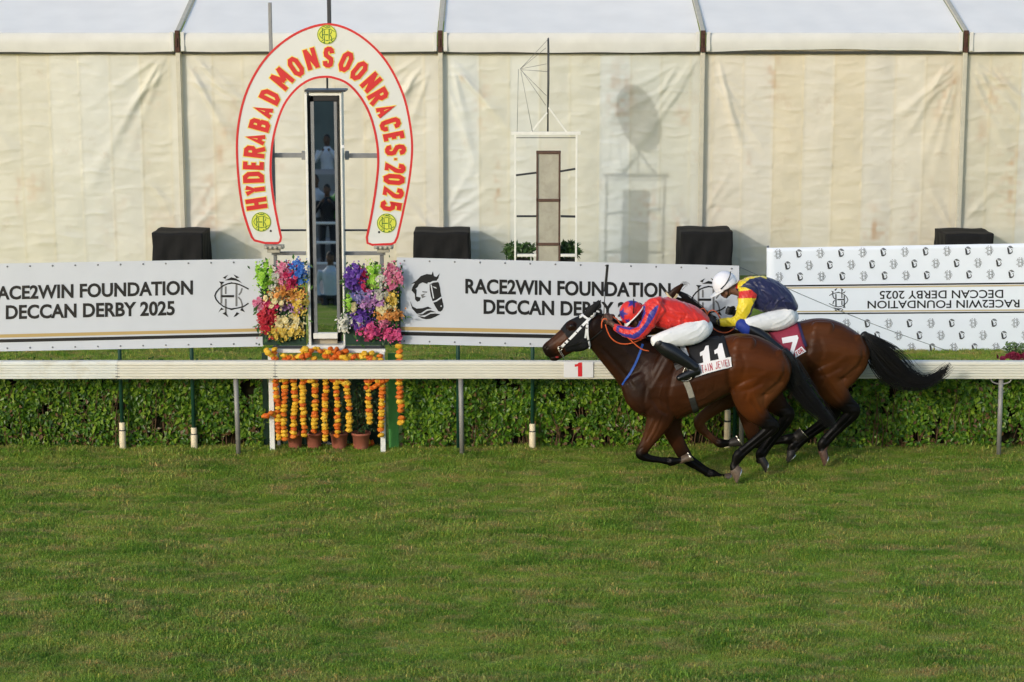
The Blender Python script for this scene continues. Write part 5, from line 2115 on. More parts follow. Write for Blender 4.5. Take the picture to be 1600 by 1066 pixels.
VEINS = [([(1062, 632), (1080, 628), (1100, 622), (1118, 610)], 1.0, .0035), ([(1100, 622), (1112, 622), (1126, 616)], .9, .003), ([(1020, 658), (1013, 672), (1008, 688)], .9, .0035), ([(1036, 600), (1030, 620), (1034, 636)], 1.0, .003),
         ([(884, 530), (876, 535), (870, 543)], .9, .003), ([(888, 533), (881, 541)], .8, .0025), ([(1185, 640), (1195, 652), (1203, 668)], .9, .003), ([(1176, 606), (1180, 622), (1190, 640)], 1.0, .0035), ([(1160, 585), (1172, 596), (1180, 610)], .9, .0025)]
HINDS = lambda dx, dy: [([(1226 + dx, 566 + dy), (1227 + dx, 583 + dy), (1218 + dx, 598 + dy), (1200 + dx, 612 + dy), (1188 + dx, 622 + dy)], 3.2, -.010),
                        ([(1219 + dx, 574 + dy), (1218 + dx, 588 + dy), (1204 + dx, 602 + dy), (1186 + dx, 612 + dy)], 6, .004),
                        ([(1142 + dx, 560 + dy), (1139 + dx, 580 + dy), (1140 + dx, 600 + dy), (1147 + dx, 616 + dy)], 5, -.020),
                        ([(1152 + dx, 606 + dy), (1166 + dx, 600 + dy), (1186 + dx, 590 + dy), (1204 + dx, 580 + dy)], 4.5, .007),
                        ([(1158 + dx, 612 + dy), (1174 + dx, 608 + dy), (1192 + dx, 598 + dy)], 3.5, -.009),
                        ([(1147 + dx, 540 + dy), (1152 + dx, 548 + dy), (1150 + dx, 560 + dy)], 4.5, .007),
                        ([(1158 + dx, 552 + dy), (1164 + dx, 572 + dy), (1160 + dx, 590 + dy)], 4, -.007),
                        ([(1172 + dx, 622 + dy), (1182 + dx, 638 + dy), (1194 + dx, 652 + dy)], 2.4, -.008),
                        ([(1168 + dx, 612 + dy), (1164 + dx, 628 + dy)], 3, -.006)]
ST1 = leg_strokes(NF, 6, 10, -1) + leg_strokes(FF, 5, 8, -1) + leg_strokes(NH, 6, 10, -1) + leg_strokes(FH, 4, 8, -1) + VEINS + HINDS(0, 0) + [([(936, 540), (955, 560), (976, 585), (990, 606)], 3.2, -.010), ([(950, 520), (975, 545), (1000, 570)], 5, .007),
                     ([(1048, 556), (1030, 588), (1014, 616)], 3.5, .004), ([(1060, 566), (1050, 590), (1044, 618), (1048, 640)], 4, -.011), ([(1016, 620), (1030, 640), (1044, 648)], 3.5, -.010),
                     ([(1040, 560), (1024, 590)], 3, -.004), ([(1026, 656), (1018, 674), (1009, 690)], 1.8, -.008), ([(1034, 655), (1026, 675), (1016, 692)], 1.8, -.007), ([(1020, 655), (1012, 674)], 1.8, .005),
                     ([(1010, 600), (1006, 630), (1012, 648)], 3, -.008), ([(1070, 640), (1100, 626), (1130, 612)], 3, -.006), ([(1090, 600), (1086, 618)], 2, -.003), ([(1104, 596), (1100, 616)], 2, -.003),
                     ([(1118, 592), (1115, 610)], 2, -.003), ([(1075, 600), (1080, 622), (1085, 642)], 4, -.006), ([(866, 551), (874, 547), (880, 543)], 1.2, -.006), ([(853, 543), (855.5, 544.5)], 1.8, -.016),
                     ([(905, 540), (912, 544), (918, 540)], 2.2, .004), ([(880, 520), (868, 529), (858, 538)], 2.0, -.004), ([(886, 528), (874, 538)], 1.6, .004), ([(862, 556.5), (853, 553)], 1.1, -.006)]
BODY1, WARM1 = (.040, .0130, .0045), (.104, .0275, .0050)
PT = (.0036, .003, .0027)
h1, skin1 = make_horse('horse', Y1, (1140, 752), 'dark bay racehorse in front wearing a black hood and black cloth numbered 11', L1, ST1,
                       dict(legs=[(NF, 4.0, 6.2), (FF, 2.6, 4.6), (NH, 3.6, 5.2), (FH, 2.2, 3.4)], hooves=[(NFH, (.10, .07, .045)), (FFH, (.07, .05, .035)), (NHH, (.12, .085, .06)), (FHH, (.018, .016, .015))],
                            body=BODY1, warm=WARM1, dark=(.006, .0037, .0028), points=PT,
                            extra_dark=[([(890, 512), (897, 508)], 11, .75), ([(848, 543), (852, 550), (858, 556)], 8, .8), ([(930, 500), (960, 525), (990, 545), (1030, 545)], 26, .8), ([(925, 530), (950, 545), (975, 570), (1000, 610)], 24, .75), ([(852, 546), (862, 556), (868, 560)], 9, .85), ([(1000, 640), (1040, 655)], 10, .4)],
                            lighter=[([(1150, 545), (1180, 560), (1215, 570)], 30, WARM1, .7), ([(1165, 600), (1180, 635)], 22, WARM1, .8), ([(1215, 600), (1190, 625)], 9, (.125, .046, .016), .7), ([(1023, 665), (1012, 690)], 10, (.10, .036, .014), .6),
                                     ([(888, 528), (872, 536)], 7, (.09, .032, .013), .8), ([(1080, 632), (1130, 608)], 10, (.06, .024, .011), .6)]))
SK1 = Skin(skin1, Y1)
hz = lambda u, v: (835 + u / 7.106, 450 + v / 7.106)
# hood
PV = PROJ(verts(skin1))
hood_poly = [hz(*p) for p in ((288, 452), (340, 360), (430, 300), (485, 248), (560, 228), (700, 125), (765, 150), (705, 285), (672, 300), (640, 345), (612, 420), (598, 520), (612, 575), (622, 650), (560, 712), (480, 712), (430, 700), (350, 712), (335, 680),
                              (312, 645), (372, 566), (330, 505))]
m = inside(PV, hood_poly)
ex, ey = hz(412, 424)
eye_hole = ((PV[:, 0] - ex) / 8.2) ** 2 + ((PV[:, 1] - ey) / 7.4) ** 2 < 1
m &= np.abs(verts(skin1)[:, 1] - Y1) < .16
shell(skin1, m & ~eye_hole, .005, 'hood', M_HOOD, h1)
for sg in (-1, 1):
    MB().limb([(919, 492, 7, sg * .045, .026), (926, 483, 6.2, sg * .048, .023), (932 + (1 - sg), 475, 3.6, sg * .046, .014), (935.5 + (1 - sg) * 1.5, 469.5, .8, sg * .044, .004)], Y1, 14, 5).build('ear_cover', M_HOOD, h1, True)
for sg in (-1, 1):
    c, nn = SK1.hit(ex - .3, ey, -.012)
    c[1] = Y1 - abs(c[1] - Y1) if sg < 0 else Y1 + abs(c[1] - Y1)
    MB().ellip(c, (.021, .017, .019)).build('eye', M_EYE, h1, True)
SK1.strap([hz(305, 648), hz(400, 560), hz(500, 455), hz(592, 362)], 3.9, .010).build('cheek_strap', M_STRAPW, h1)
SK1.strap([hz(592, 362), hz(632, 325), hz(676, 284)], 3.9, .010).build('crown_strap', M_STRAPW, h1)
SK1.strap([hz(478, 264), hz(540, 312), hz(600, 356)], 3.2, .012).build('brow_band', M_STRAPW, h1)
SK1.strap([hz(590, 385), hz(580, 440), hz(572, 500), hz(562, 556)], 3.0, .011).build('throat_strap', M_STRAPW, h1)
SK1.strap([hz(590, 385), hz(588, 480), hz(596, 580), hz(614, 682)], 2.8, .013).build('throat_strap', M_STRAPW, h1)
for p, q in ((hz(376, 588), hz(390, 570)), (hz(520, 440), hz(536, 424)), (hz(345, 618), hz(352, 608)), (hz(470, 500), hz(476, 492))):
    SK1.strap([p, ((p[0] + q[0]) / 2, (p[1] + q[1]) / 2), q], 4.4, .013, sub=2).build('strap_keeper', M_STRAPK, h1)
for p, q in ((hz(578, 440), hz(577, 452)), (hz(592, 572), hz(593, 584)), (hz(588, 400), hz(587, 408))):
    SK1.strap([p, ((p[0] + q[0]) / 2, (p[1] + q[1]) / 2), q], 3.8, .016, sub=2).build('strap_keeper', M_STRAPK, h1)
SK1.strap([hz(350, 650), hz(430, 632), hz(520, 606), hz(585, 590), hz(660, 545), hz(750, 470)], 1.6, .012).build('black_rein', M_STRAPK, h1)
for sg in (-1, 1):
    c, nn = SK1.hit(*hz(282, 668), .014)
    if sg > 0:
        c[1] = 2 * Y1 - c[1]
    a_ = np.linspace(0, 2 * PI, 21)
    MB().tube([c + np.array((.024 * math.cos(t), 0, .024 * math.sin(t))) for t in a_], .005, 6, 1, False).build('bit_ring', M_METAL, h1, True)
    MB().ellip(c + np.array((-.010, -.006 * -sg, -.004)), (.014, .010, .014), n=10, m=6).build('bit_boss', M_METAL, h1, True)
for p in ([(266, 690), (300, 745), (345, 806)], [(285, 690), (310, 735), (330, 765)]):
    MB().tube([tuple(Q(*hz(*q), Y1 - .075)) for q in p], .0035, 6, 3).build('bit_shank', M_METAL, h1, True)
c = Q(870.5, 557.5, Y1)
MB().ellip(tuple(c), (.032, .041, .016), n=14, m=8).build('tongue', M_TONGUE, h1, True)
SK1.strap([(1004, 538), (998, 556), (988, 578), (973, 602)], 3.4, .008).build('neck_strap', M_BLUE, h1)
for sd in (1, -1):
    SK1.strap([(1072, 596), (1077, 608), (1081, 621)], 9.0, .008, mirror=sd).build('girth', M_GIRTH, h1)
    SK1.strap([(1081, 621), (1084, 632), (1087, 641), (1088, 645)], 9.6, .008, mirror=sd).build('girth_guard', M_GIRTHD, h1)
# number cloth
cl = SK1.cloth([(1074, 529), (1131.5, 526.5), (1145.5, 573), (1083.5, 591)], 18, 14, .010, .003).build('number_cloth', M_CLOTHK, h1, True)
so = cl.modifiers.new('thickness', 'SOLIDIFY')
so.thickness, so.offset = .004, 1
SK1.decal([[(1094, 552), (1100, 548.5), (1103, 541.8), (1107.3, 541.2), (1110.2, 567), (1099.5, 569.5), (1098, 556), (1094.3, 557.5)],
           [(1116.2, 549), (1121.5, 545.5), (1124, 538.8), (1128.6, 537.9), (1133.8, 560), (1123.5, 562.5), (1121, 552.5), (1116.8, 554.5)]], .018).build('number', M_TAGW, cl, fix=False)
SK1.decal([[(1089.5, 569.5), (1104, 566), (1124, 561.8), (1142, 557.8), (1144.4, 573.2), (1126, 577.5), (1104, 583.6), (1086, 590)]], .0185, 4).build('name_strip', M_TAGW, cl, fix=False)
tq = [(1088, 572.5), (1141, 560), (1142.7, 571), (1090, 585.5)]
pol = []
for x_, ch in zip((0.6, 7.2, 11.9, 16.2, 20.6, 28.6, 33.6, 38.6, 44.4, 49.2), 'NTAINJEWEL'):
    w_ = 5.0 if ch == 'W' else 4.0
    for k, q in glyph(ch, w_, 10.6, 1.05):
        pp = (np.array(q) + np.array((x_, .7))) / np.array((54.0, 12.0))
        # strokes as wide across as they are tall, in pixels
        pol.append([tuple(x) for x in bil(tq, pp)])
SK1.decal(pol, .0205, 6).build('name_lettering', M_TAGR, cl, fix=False)
MB().limb([(1042, 536, 6, 0, .11), (1062, 534, 6, 0, .13), (1084, 531, 8, 0, .15)], Y1, 14).build('saddle', M_STRAPK, h1, True)
SK1.strap([(1064, 536), (1068, 546), (1073, 558)], 8, .012).build('saddle_flap', M_TAGW, h1)
SK1.strap([(1046, 540), (1056, 556), (1066, 574)], 20, .008).build('saddle_pad', M_STRAPK, h1)
# tail and mane
MB().limb([(1224, 550, 8, 0, .035), (1234, 562, 9, 0, .035), (1240, 580, 10, 0, .03), (1247, 600, 9, 0, .02)], Y1, 12).build('tail_core', M_HAIR, h1, True)
o = tail_mesh([(1225, 552), (1235, 566), (1241, 585), (1250, 605), (1266, 626), (1282, 644), (1297, 660), (1306, 672)], [5, 9, 13, 15, 14, 11, 8, 5], Y1 + .04, 480, 5, .07, .0038).build('tail', M_HAIR, h1, True, fix=False)
o['kind'] = 'stuff'
o = tail_mesh([(929, 489), (950, 498), (975, 511), (1000, 524), (1022, 534)], [2, 3.5, 4, 4, 3], Y1 + .02, 220, 8, .03, .003).build('mane', M_HAIR, h1, True, fix=False)
o['kind'] = 'stuff'
for qd, lt, rgb in ((((1064.5, 724), (1083, 719.5), (1073.5, 708.5), (1064, 714)), -.14, (.10, .068, .045)), (((1130.5, 751.5), (1138.5, 755), (1141.5, 738.5), (1132, 741)), .14, (.07, .05, .036)),
                    (((1140.5, 736), (1150, 755), (1158.5, 731), (1153, 727)), -.15, (.13, .092, .064)), (((1182.5, 716), (1195.5, 738.5), (1200, 722), (1194.5, 712.5)), .15, (.020, .017, .015))):
    make_hoof(h1, qd, lt, Y1, rgb)
MB().tube([tuple(Q(*p, Y1 - .15)) for p in ((946, 507), (949, 517), (954, 527), (962, 534), (972, 537.5), (984, 537), (996, 533), (1009, 527))], .0068, 8, 4).build('rein', M_ORANGE, h1, True)
MB().tube([tuple(Q(*p, Y1 - .19)) for p in ((978, 525), (987, 533), (997, 542), (1006, 547), (1014, 548.5))], .0068, 8, 4).build('rein', M_ORANGE, h1, True)
MB().tube([tuple(Q(*p, Y1 - .15)) for p in ((940, 513), (940.5, 504), (944, 498), (949, 500))], .0068, 8, 4).build('rein', M_ORANGE, h1, True)
MB().tube([tuple(Q(*p, Y1 - .06)) for p in ((957, 495), (963, 498), (968, 504), (972, 510))], .0068, 8, 4).build('rein', M_ORANGE, h1, True)

# ---------------- rear horse
Y2 = 22.78
DX, DY = 122, -24
F7 = [(1149, 590, 36, -.145, .075), (1153, 608, 27, -.15, .072), (1140, 620, 18.5, -.15, .06), (1121, 634, 12.4, -.15, .05), (1104, 647, 10, -.15, .045), (1093.5, 658, 9.4, -.145, .045), (1094.5, 667.5, 8.4, -.14, .04), (1106, 679, 6.2, -.14, .032),
      (1117, 688, 5.8, -.14, .030), (1125.5, 692.5, 7.6, -.14, .038), (1137, 692.5, 5.4, -.14, .031), (1142, 692, 6, -.14, .034)]
F7H = [(1142, 692, 6.2, -.14, .042), (1143.2, 693.2, 6.2, -.14, .042)]
R7 = [(1162, 592, 34, .14, .07), (1165, 618, 23, .14, .06), (1168, 642, 16.5, .14, .055), (1173, 664, 13, .14, .05), (1179, 684, 11, .14, .046), (1184, 692.5, 9.2, .14, .044), (1197, 692, 6.8, .14, .033), (1216, 688.5, 6.2, .14, .030), (1232, 686, 8, .14, .038),
      (1242, 682, 5.8, .14, .031)]
R7H = [(1243, 681, 6.6, .14, .042), (1244.2, 682.2, 6.6, .14, .042)]
H7 = [(1312, 542, 43, -.155, .11), (1303, 565, 39, -.165, .105), (1294, 586, 30, -.17, .09), (1299, 604, 24.5, -.165, .072), (1311, 620, 19, -.16, .056), (1323, 632.5, 14, -.155, .046), (1333, 643, 12, -.15, .044), (1322, 656, 10.6, -.15, .037),
      (1307, 671, 9.2, -.15, .033), (1294, 684.5, 8.8, -.15, .034), (1287, 693, 9.4, -.15, .040), (1285, 702, 7.8, -.15, .034)]
H7H = [(1285, 704, 8.2, -.15, .044), (1286.2, 705.2, 8.2, -.15, .044)]
G7 = [(1308, 560, 40, .15, .1), (1303, 590, 29, .155, .08), (1303, 616, 20, .15, .06), (1303, 636, 14, .15, .047), (1298, 652, 11, .15, .042), (1284, 664, 9.4, .15, .036), (1266, 677, 8.8, .15, .033), (1250, 689, 8.8, .15, .034), (1241, 697, 9.6, .15, .040), (1236, 705, 7.6, .15, .034)]
G7H = [(1236, 706, 8.2, .15, .044), (1237.2, 707.2, 8.2, .15, .044)]
EARS2 = [[(1048, 464, 7.5, s * .045, .026), (1057, 454, 6.2, s * .05, .022), (1066 + (1 if s > 0 else 0), 444, 2.0, s * .045, .008)] for s in (-1, 1)]
HN2 = head_neck(0, 0)
HN2 = [[(a + 119, b + (-26), c, l, r) for a, b, c, l, r in rows] for rows in HN2[:-1]] + [[(1045, 484, 23, 0, .08), (1066, 495, 28, 0, .08), (1088, 517, 33, 0, .088), (1110, 538, 40, 0, .115), (1134, 558, 48, 0, .165), (1160, 573, 52, 0, .2)]]
L2 = dict(shift=(DX, DY), head=HN2 + EARS2,
          body=[[(a + DX, b + DY, c, l, r) for a, b, c, l, r in rows] for rows in L1['body']], legs=[F7, R7, H7, G7], hooves=[F7H, R7H, H7H, G7H])
ST2 = leg_strokes(F7, 6, 9, -1) + leg_strokes(R7, 5, 8, -1) + leg_strokes(H7, 6, 10, -1) + leg_strokes(G7, 4, 8, -1) + HINDS(DX, DY) + [([(1148, 606), (1132, 624), (1112, 642)], 2.0, -.007), ([(1142, 604), (1124, 622)], 2, .005)]
BODY2, WARM2 = (.052, .0175, .006), (.090, .027, .0055)
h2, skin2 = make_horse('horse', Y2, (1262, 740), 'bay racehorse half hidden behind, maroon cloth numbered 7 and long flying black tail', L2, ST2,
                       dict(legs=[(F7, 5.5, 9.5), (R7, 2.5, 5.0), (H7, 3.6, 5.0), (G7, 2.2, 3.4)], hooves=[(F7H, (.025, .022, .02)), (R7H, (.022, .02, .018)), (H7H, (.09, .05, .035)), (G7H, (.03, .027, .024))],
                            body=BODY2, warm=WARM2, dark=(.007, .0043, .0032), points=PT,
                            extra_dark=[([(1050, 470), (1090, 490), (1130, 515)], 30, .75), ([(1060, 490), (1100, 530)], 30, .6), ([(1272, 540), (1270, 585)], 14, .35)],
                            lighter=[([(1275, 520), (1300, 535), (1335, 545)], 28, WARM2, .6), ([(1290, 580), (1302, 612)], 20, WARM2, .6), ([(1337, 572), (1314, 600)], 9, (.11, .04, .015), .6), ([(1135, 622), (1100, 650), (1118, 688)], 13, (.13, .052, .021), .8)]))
SK2 = Skin(skin2, Y2)
SK2.strap([(1036, 456), (1045, 462.5), (1051, 468)], 3.2, .008).build('brow_band', M_STRAPT, h2)
SK2.strap([(1051, 468), (1056, 463), (1058, 459)], 3.2, .009).build('crown_strap', M_STRAPT, h2)
SK2.strap([(1051, 468), (1040, 486), (1026, 504)], 3.2, .008).build('cheek_strap', M_STRAPT, h2)
MB().limb([(1348, 524, 8, 0, .035), (1360, 534, 9, 0, .035), (1374, 549, 9, 0, .03), (1388, 566, 8, 0, .02)], Y2, 12).build('tail_core', M_HAIR, h2, True)
o = tail_mesh([(1347, 523), (1361, 537), (1378, 556), (1398, 577), (1420, 592), (1444, 597), (1467, 587), (1487, 570)], [5, 11, 18, 20, 15, 10, 8, 8], Y2, 820, 15, .07, .0042).build('tail', M_HAIR, h2, True, fix=False)
o['kind'] = 'stuff'
o = tail_mesh([(1352, 532), (1362, 550), (1373, 575), (1388, 594), (1410, 610)], [4, 8, 9, 8, 8], Y2 - .02, 150, 16, .05, .0034).build('tail_wisp', M_HAIR, h2, True, fix=False)
o['kind'] = 'stuff'
o = tail_mesh([(1060, 457), (1074, 466), (1091, 480), (1106, 492), (1130, 508)], [2.5, 4, 4, 4, 3], Y2 + .02, 240, 18, .03, .003).build('mane', M_HAIR, h2, True, fix=False)
o['kind'] = 'stuff'
o = tail_mesh([(1062, 452), (1068, 444), (1074, 444), (1076, 448)], [3, 4, 4, 4], Y2 - .04, 14, 19, .02, .0022).build('forelock', M_HAIR, h2, True, fix=False)
o['kind'] = 'stuff'
c2 = SK2.cloth([(1194, 512), (1245, 503.5), (1259, 549.5), (1206, 575)], 18, 14, .010, .003).build('number_cloth', M_CLOTHR, h2, True)
so = c2.modifiers.new('thickness', 'SOLIDIFY')
so.thickness, so.offset = .004, 1
SK2.decal([[(1221.6, 529.3), (1245.8, 525), (1247.8, 529), (1241.5, 547), (1237.5, 559.8), (1232.5, 557.2), (1236.8, 541), (1238.6, 535), (1223.2, 537.6)]], .021).build('number', M_TAGW, c2, fix=False)
SK2.decal([[(1241.5, 549.5), (1252.3, 541.8), (1258.4, 549), (1243, 559)]], .0185).build('name_strip', M_TAGW, c2, fix=False)
SK2.decal([[(1246, 505), (1250.5, 507.5), (1261, 541), (1256, 542)]], .012).build('binding', M_CLOTHN, c2, fix=False)
tq = [(1241.5, 550.6), (1252, 543.2), (1257, 549), (1244, 557.6)]
pol = []
for i, ch in enumerate('TOR'):
    for k, q in glyph(ch, 4.2, 6.6, 1.35):
        pol.append([tuple(x) for x in bil(tq, (np.array(q) + np.array((.8 + i * 5.0, .6))) / np.array((16.0, 7.6)))])
SK2.decal(pol, .0205, 6).build('name_lettering', M_TAGR, c2, fix=False)
MB().limb([(1166, 520, 6, 0, .11), (1190, 516, 6, 0, .13), (1212, 512, 7, 0, .15)], Y2, 14).build('saddle', M_STRAPK, h2, True)
SK2.strap([(1190, 518), (1198, 524), (1206, 534)], 7, .012).build('saddle_flap', M_STRAPT, h2)
MB().tube([tuple(Q(*p, Y2 - .17)) for p in ((1094, 484), (1099, 482), (1103, 487), (1105, 496), (1110, 507), (1117, 515), (1127, 519.5), (1138, 519), (1147, 513), (1151, 507))], .0068, 8, 4).build('rein', M_ORANGE, h2, True)
MB().tube([tuple(Q(*p, Y2 - .10)) for p in ((1104, 497), (1107, 488), (1114, 485), (1121, 490), (1126, 499))], .0068, 8, 4).build('rein', M_ORANGE, h2, True)
for qd, lt, rgb in ((((1138, 697.5), (1161, 697.5), (1149.5, 682), (1139.5, 687)), -.14, (.025, .021, .019)), (((1245, 690), (1262.5, 684), (1248, 669.5), (1239.5, 678)), .14, (.022, .019, .018)),
                    (((1278, 705), (1286.5, 728), (1294, 711.5), (1291.5, 702)), -.15, (.095, .052, .036)), (((1230, 703.5), (1227.5, 723), (1243.5, 708.5), (1241.5, 701.5)), .15, (.026, .022, .020))):
    make_hoof(h2, qd, lt, Y2, rgb)

# ================================================================ JOCKEYS
M_SKIN = mat('dark skin', None, 0.5, col=True, var=0.08, vscale=25, bump=0.1, bscale=150, spec=0.4)
M_SILK = mat('racing silk', None, 0.42, col=True, var=0.06, vscale=9, bump=0.18, bscale=30, spec=0.4, sheen=0.15)
M_BREECH = mat('white breeches', (226, 227, 226), 0.62, var=0.03, vscale=12, bump=0.25, bscale=34, sheen=0.1)
M_BOOT = mat('polished black boot', (17, 17, 19), 0.28, var=0.15, vscale=18, spec=0.55)
M_HELM = mat('helmet cover silk', None, 0.45, col=True, var=0.04, vscale=12, bump=0.25, bscale=45)
M_GOGGLE = mat('goggle lens', (26, 22, 16), 0.12, var=0.05, spec=0.6)
M_KNEE = mat('blue boot top', (30, 54, 138), 0.6, var=0.1, vscale=20)


def head_frame(tilt, yaw=0.0):
    """columns: forward, sideways, up of a head facing the horse's way, bowed by tilt"""
    c, s = math.cos(tilt), math.sin(tilt)
    fx, up = np.array((-c, 0, -s)), np.array((-s, 0, c))
    if yaw:
        R_ = np.array(Matrix.Rotation(yaw, 3, 'Z'))
        fx, up = R_ @ fx, R_ @ up
    return np.stack([fx, np.cross(up, fx), up], 1)


def add_head(mb, o, R_, k=1.0):
    E = lambda c, r: mb.ellip(np.array(o) + R_ @ (np.array(c) * k), np.array(r) * k, R_, 18, 12)
    E((0, 0, .03), (.098, .076, .100))
    E((.03, 0, -.045), (.066, .060, .078))
    E((.066, 0, -.098), (.026, .030, .022))
    E((.082, 0, .022), (.020, .052, .014))
    for s in (-1, 1):
        E((.066, s * .044, -.022), (.026, .024, .024))
        E((.030, s * .052, -.060), (.040, .018, .040))
        E((-.006, s * .078, -.008), (.018, .011, .032))
    T = lambda pts, r: mb.tube([np.array(o) + R_ @ (np.array(p) * k) for p in pts], [q * k for q in r], 10, 3)
    T([(.090, 0, .012), (.106, 0, -.010), (.116, 0, -.032), (.104, 0, -.040)], [.009, .012, .016, .013])
    for s in (-1, 1):
        E((.100, s * .012, -.036), (.012, .010, .009))
    E((.094, 0, -.064), (.012, .026, .008))
    E((.090, 0, -.079), (.012, .023, .009))


def add_fist(mb, c, fwd, up, side, k=1.0):
    """closed hand: palm, four curled fingers of different lengths and a thumb over them"""
    f, u = np.array(fwd, float), np.array(up, float)
    f /= np.linalg.norm(f)
    u -= f * (u @ f)
    u /= np.linalg.norm(u)
    s_ = np.cross(f, u) * side
    c = np.array(c, float)
    R_ = np.stack([f, s_, u], 1)
    mb.ellip(c, (.042 * k, .020 * k, .040 * k), R_, 14, 10)
    for i, ln in enumerate((.86, 1.0, .94, .78)):
        h = (1.5 - i) * .0205 * k
        b_ = c + f * .030 * k + u * h
        L_ = .034 * ln * k
        pts = [b_ - f * .02 * k, b_ + f * L_ * .55 + s_ * .006 * k, b_ + f * L_ * .9 + s_ * .028 * k, b_ + f * .010 * k + s_ * .046 * k, b_ - f * .018 * k + s_ * .036 * k]
        mb.tube(pts, [.0105 * k, .0105 * k, .010 * k, .009 * k, .0078 * k], 8, 3)
    t0 = c + u * .030 * k - f * .024 * k
    mb.tube([t0, t0 + u * .018 * k + f * .020 * k + s_ * .012 * k, t0 + u * .014 * k + f * .046 * k + s_ * .030 * k, t0 + u * .004 * k + f * .060 * k + s_ * .038 * k], [.014 * k, .0125 * k, .011 * k, .0085 * k], 8, 3)


def silk_folds(me, strokes, Y, seed, amp=.013, along=(.62, 0, -.78)):
    V, Nn = verts(me), normals(me)
    P = PROJ(V)
    D = np.zeros(len(V))
    for line, w, dep in strokes:
        dd, t = seg_dist(P, line)
        D += dep * np.exp(-(dd / w) ** 2) * np.clip(np.minimum(t, 1 - t) * 5 + .15, 0, 1)
    # long creases that run with the cloth, sharp on top
    a = V @ np.array(along)
    b_ = V @ np.array((-along[2], .25, along[0]))
    warp = vnoise(V * 6, seed + 3) * .03
    rd = 1 - np.abs(vnoise(np.column_stack([a * 6, (b_ + warp) * 17, V[:, 1] * 4]), seed))
    rd2 = 1 - np.abs(vnoise(np.column_stack([a * 11, (b_ - warp) * 34, V[:, 1] * 7]), seed + 1))
    D += amp * .9 * (rd ** 2 - .45) + amp * .45 * (rd2 ** 2 - .45)
    set_verts(me, V + Nn * D[:, None])


def shrink(rows, k):
    return [(a, b_, c * k, l, r * k) for a, b_, c, l, r in rows]


def helmet(parent, o, R_, radii, colfn, peak_col, band=None, label=None):
    """rounded skull cap with a lower rim, a peak and a cover button"""
    mb = MB()
    n, m_ = 56, 22
    vs = []
    for i in range(m_ + 1):
        th = (PI / 2 + .16) * i / m_
        for k in range(n):
            ph = 2 * PI * k / n
            v = np.array((math.sin(th) * math.cos(ph), math.sin(th) * math.sin(ph), math.cos(th)))
            v = np.sign(v) * np.abs(v) ** np.array((.95, .95, 1.0))
            pl = 1 + .010 * math.sin(ph * 9 + i * .3) * (i / m_)
            vs.append(np.array(o) + R_ @ (v * np.array(radii) * pl + np.array((0, 0, .018))))
    F = [(i * n + k, (i + 1) * n + k, (i + 1) * n + (k + 1) % n, i * n + (k + 1) % n) for i in range(m_) for k in range(n)]
    me = bpy.data.meshes.new('helmet')
    me.from_pydata((np.array(vs) - origin(parent)).tolist(), [], F)
    me.update()
    set_col(me, colfn(np.array(vs)))
    h = link('helmet', me, M_HELM, parent, True)
    so = h.modifiers.new('thickness', 'SOLIDIFY')
    so.thickness, so.offset = .012, -1
    # peak
    mb = MB()
    vs = []
    for j in range(7):
        for k in range(17):
            ph = math.radians(-62 + 124 * k / 16)
            ext = .075 * math.cos(ph * 1.25) * j / 6
            v = np.array((math.cos(ph) * radii[0] + ext, math.sin(ph) * radii[1], -.004 - ext * .22))
            vs.append(np.array(o) + R_ @ v)
    F = [(j * 17 + k, j * 17 + k + 1, (j + 1) * 17 + k + 1, (j + 1) * 17 + k) for j in range(6) for k in range(16)]
    pk = MB().add(vs, F).build('peak', peak_col, h, True)
    so = pk.modifiers.new('thickness', 'SOLIDIFY')
    so.thickness = .006
    if band is not None:
        mb = MB()
        rg = []
        for k in range(49):
            ph = 2 * PI * k / 48
            rg.append(np.array(o) + R_ @ np.array((math.cos(ph) * (radii[0] + .003), math.sin(ph) * (radii[1] + .003), -.002)))
        mb.tube(rg, .008, 8, 1, False)
        mb.build('helmet_band', band, h, True)
    return h


def goggles(parent, o, R_, on_face=True, strap=True, rad=(.150, .122, .165)):
    mb = MB()
    vs = []
    for j in range(5):
        for k in range(21):
            ph = math.radians(-66 + 132 * k / 20)
            z = (-.022 + .044 * j / 4) * (1 - .25 * (abs(ph) / 1.15) ** 2) - .004
            bulge = .010 * math.sin(PI * j / 4)
            notch = .010 * math.exp(-(ph / .16) ** 2) * (1 - j / 4)
            vs.append(np.array(o) + R_ @ np.array((math.cos(ph) * (.098 + bulge), math.sin(ph) * (.080 + bulge), z + notch)))
    F = [(j * 21 + k, j * 21 + k + 1, (j + 1) * 21 + k + 1, (j + 1) * 21 + k) for j in range(4) for k in range(20)]
    g_ = MB().add(vs, F).build('goggles', M_GOGGLE, parent, True)
    so = g_.modifiers.new('thickness', 'SOLIDIFY')
    so.thickness, so.offset = .008, 1
    if strap:
        pts = []
        for k in range(25):
            t = k / 24
            ph = math.radians(62) + t * math.radians(236)
            up = .02 + .13 * math.sin(PI * t) ** .8
            v = np.array((math.cos(ph) * (rad[0] * math.cos(up * 4.6) + .004), math.sin(ph) * (rad[1] + .003) * math.sqrt(max(.05, 1 - (up / .19) ** 2)) * 1.02, up + .006))
            pts.append(np.array(o) + R_ @ v)
        MB().tube(pts, .007, 6, 1).build('strap', M_STRAPK, g_, True)


def star(cx, cy, r, rot=0.0):
    return [(cx + (r if k % 2 == 0 else r * .45) * math.sin(rot + k * PI / 5), cy - (r if k % 2 == 0 else r * .45) * math.cos(rot + k * PI / 5)) for k in range(10)]


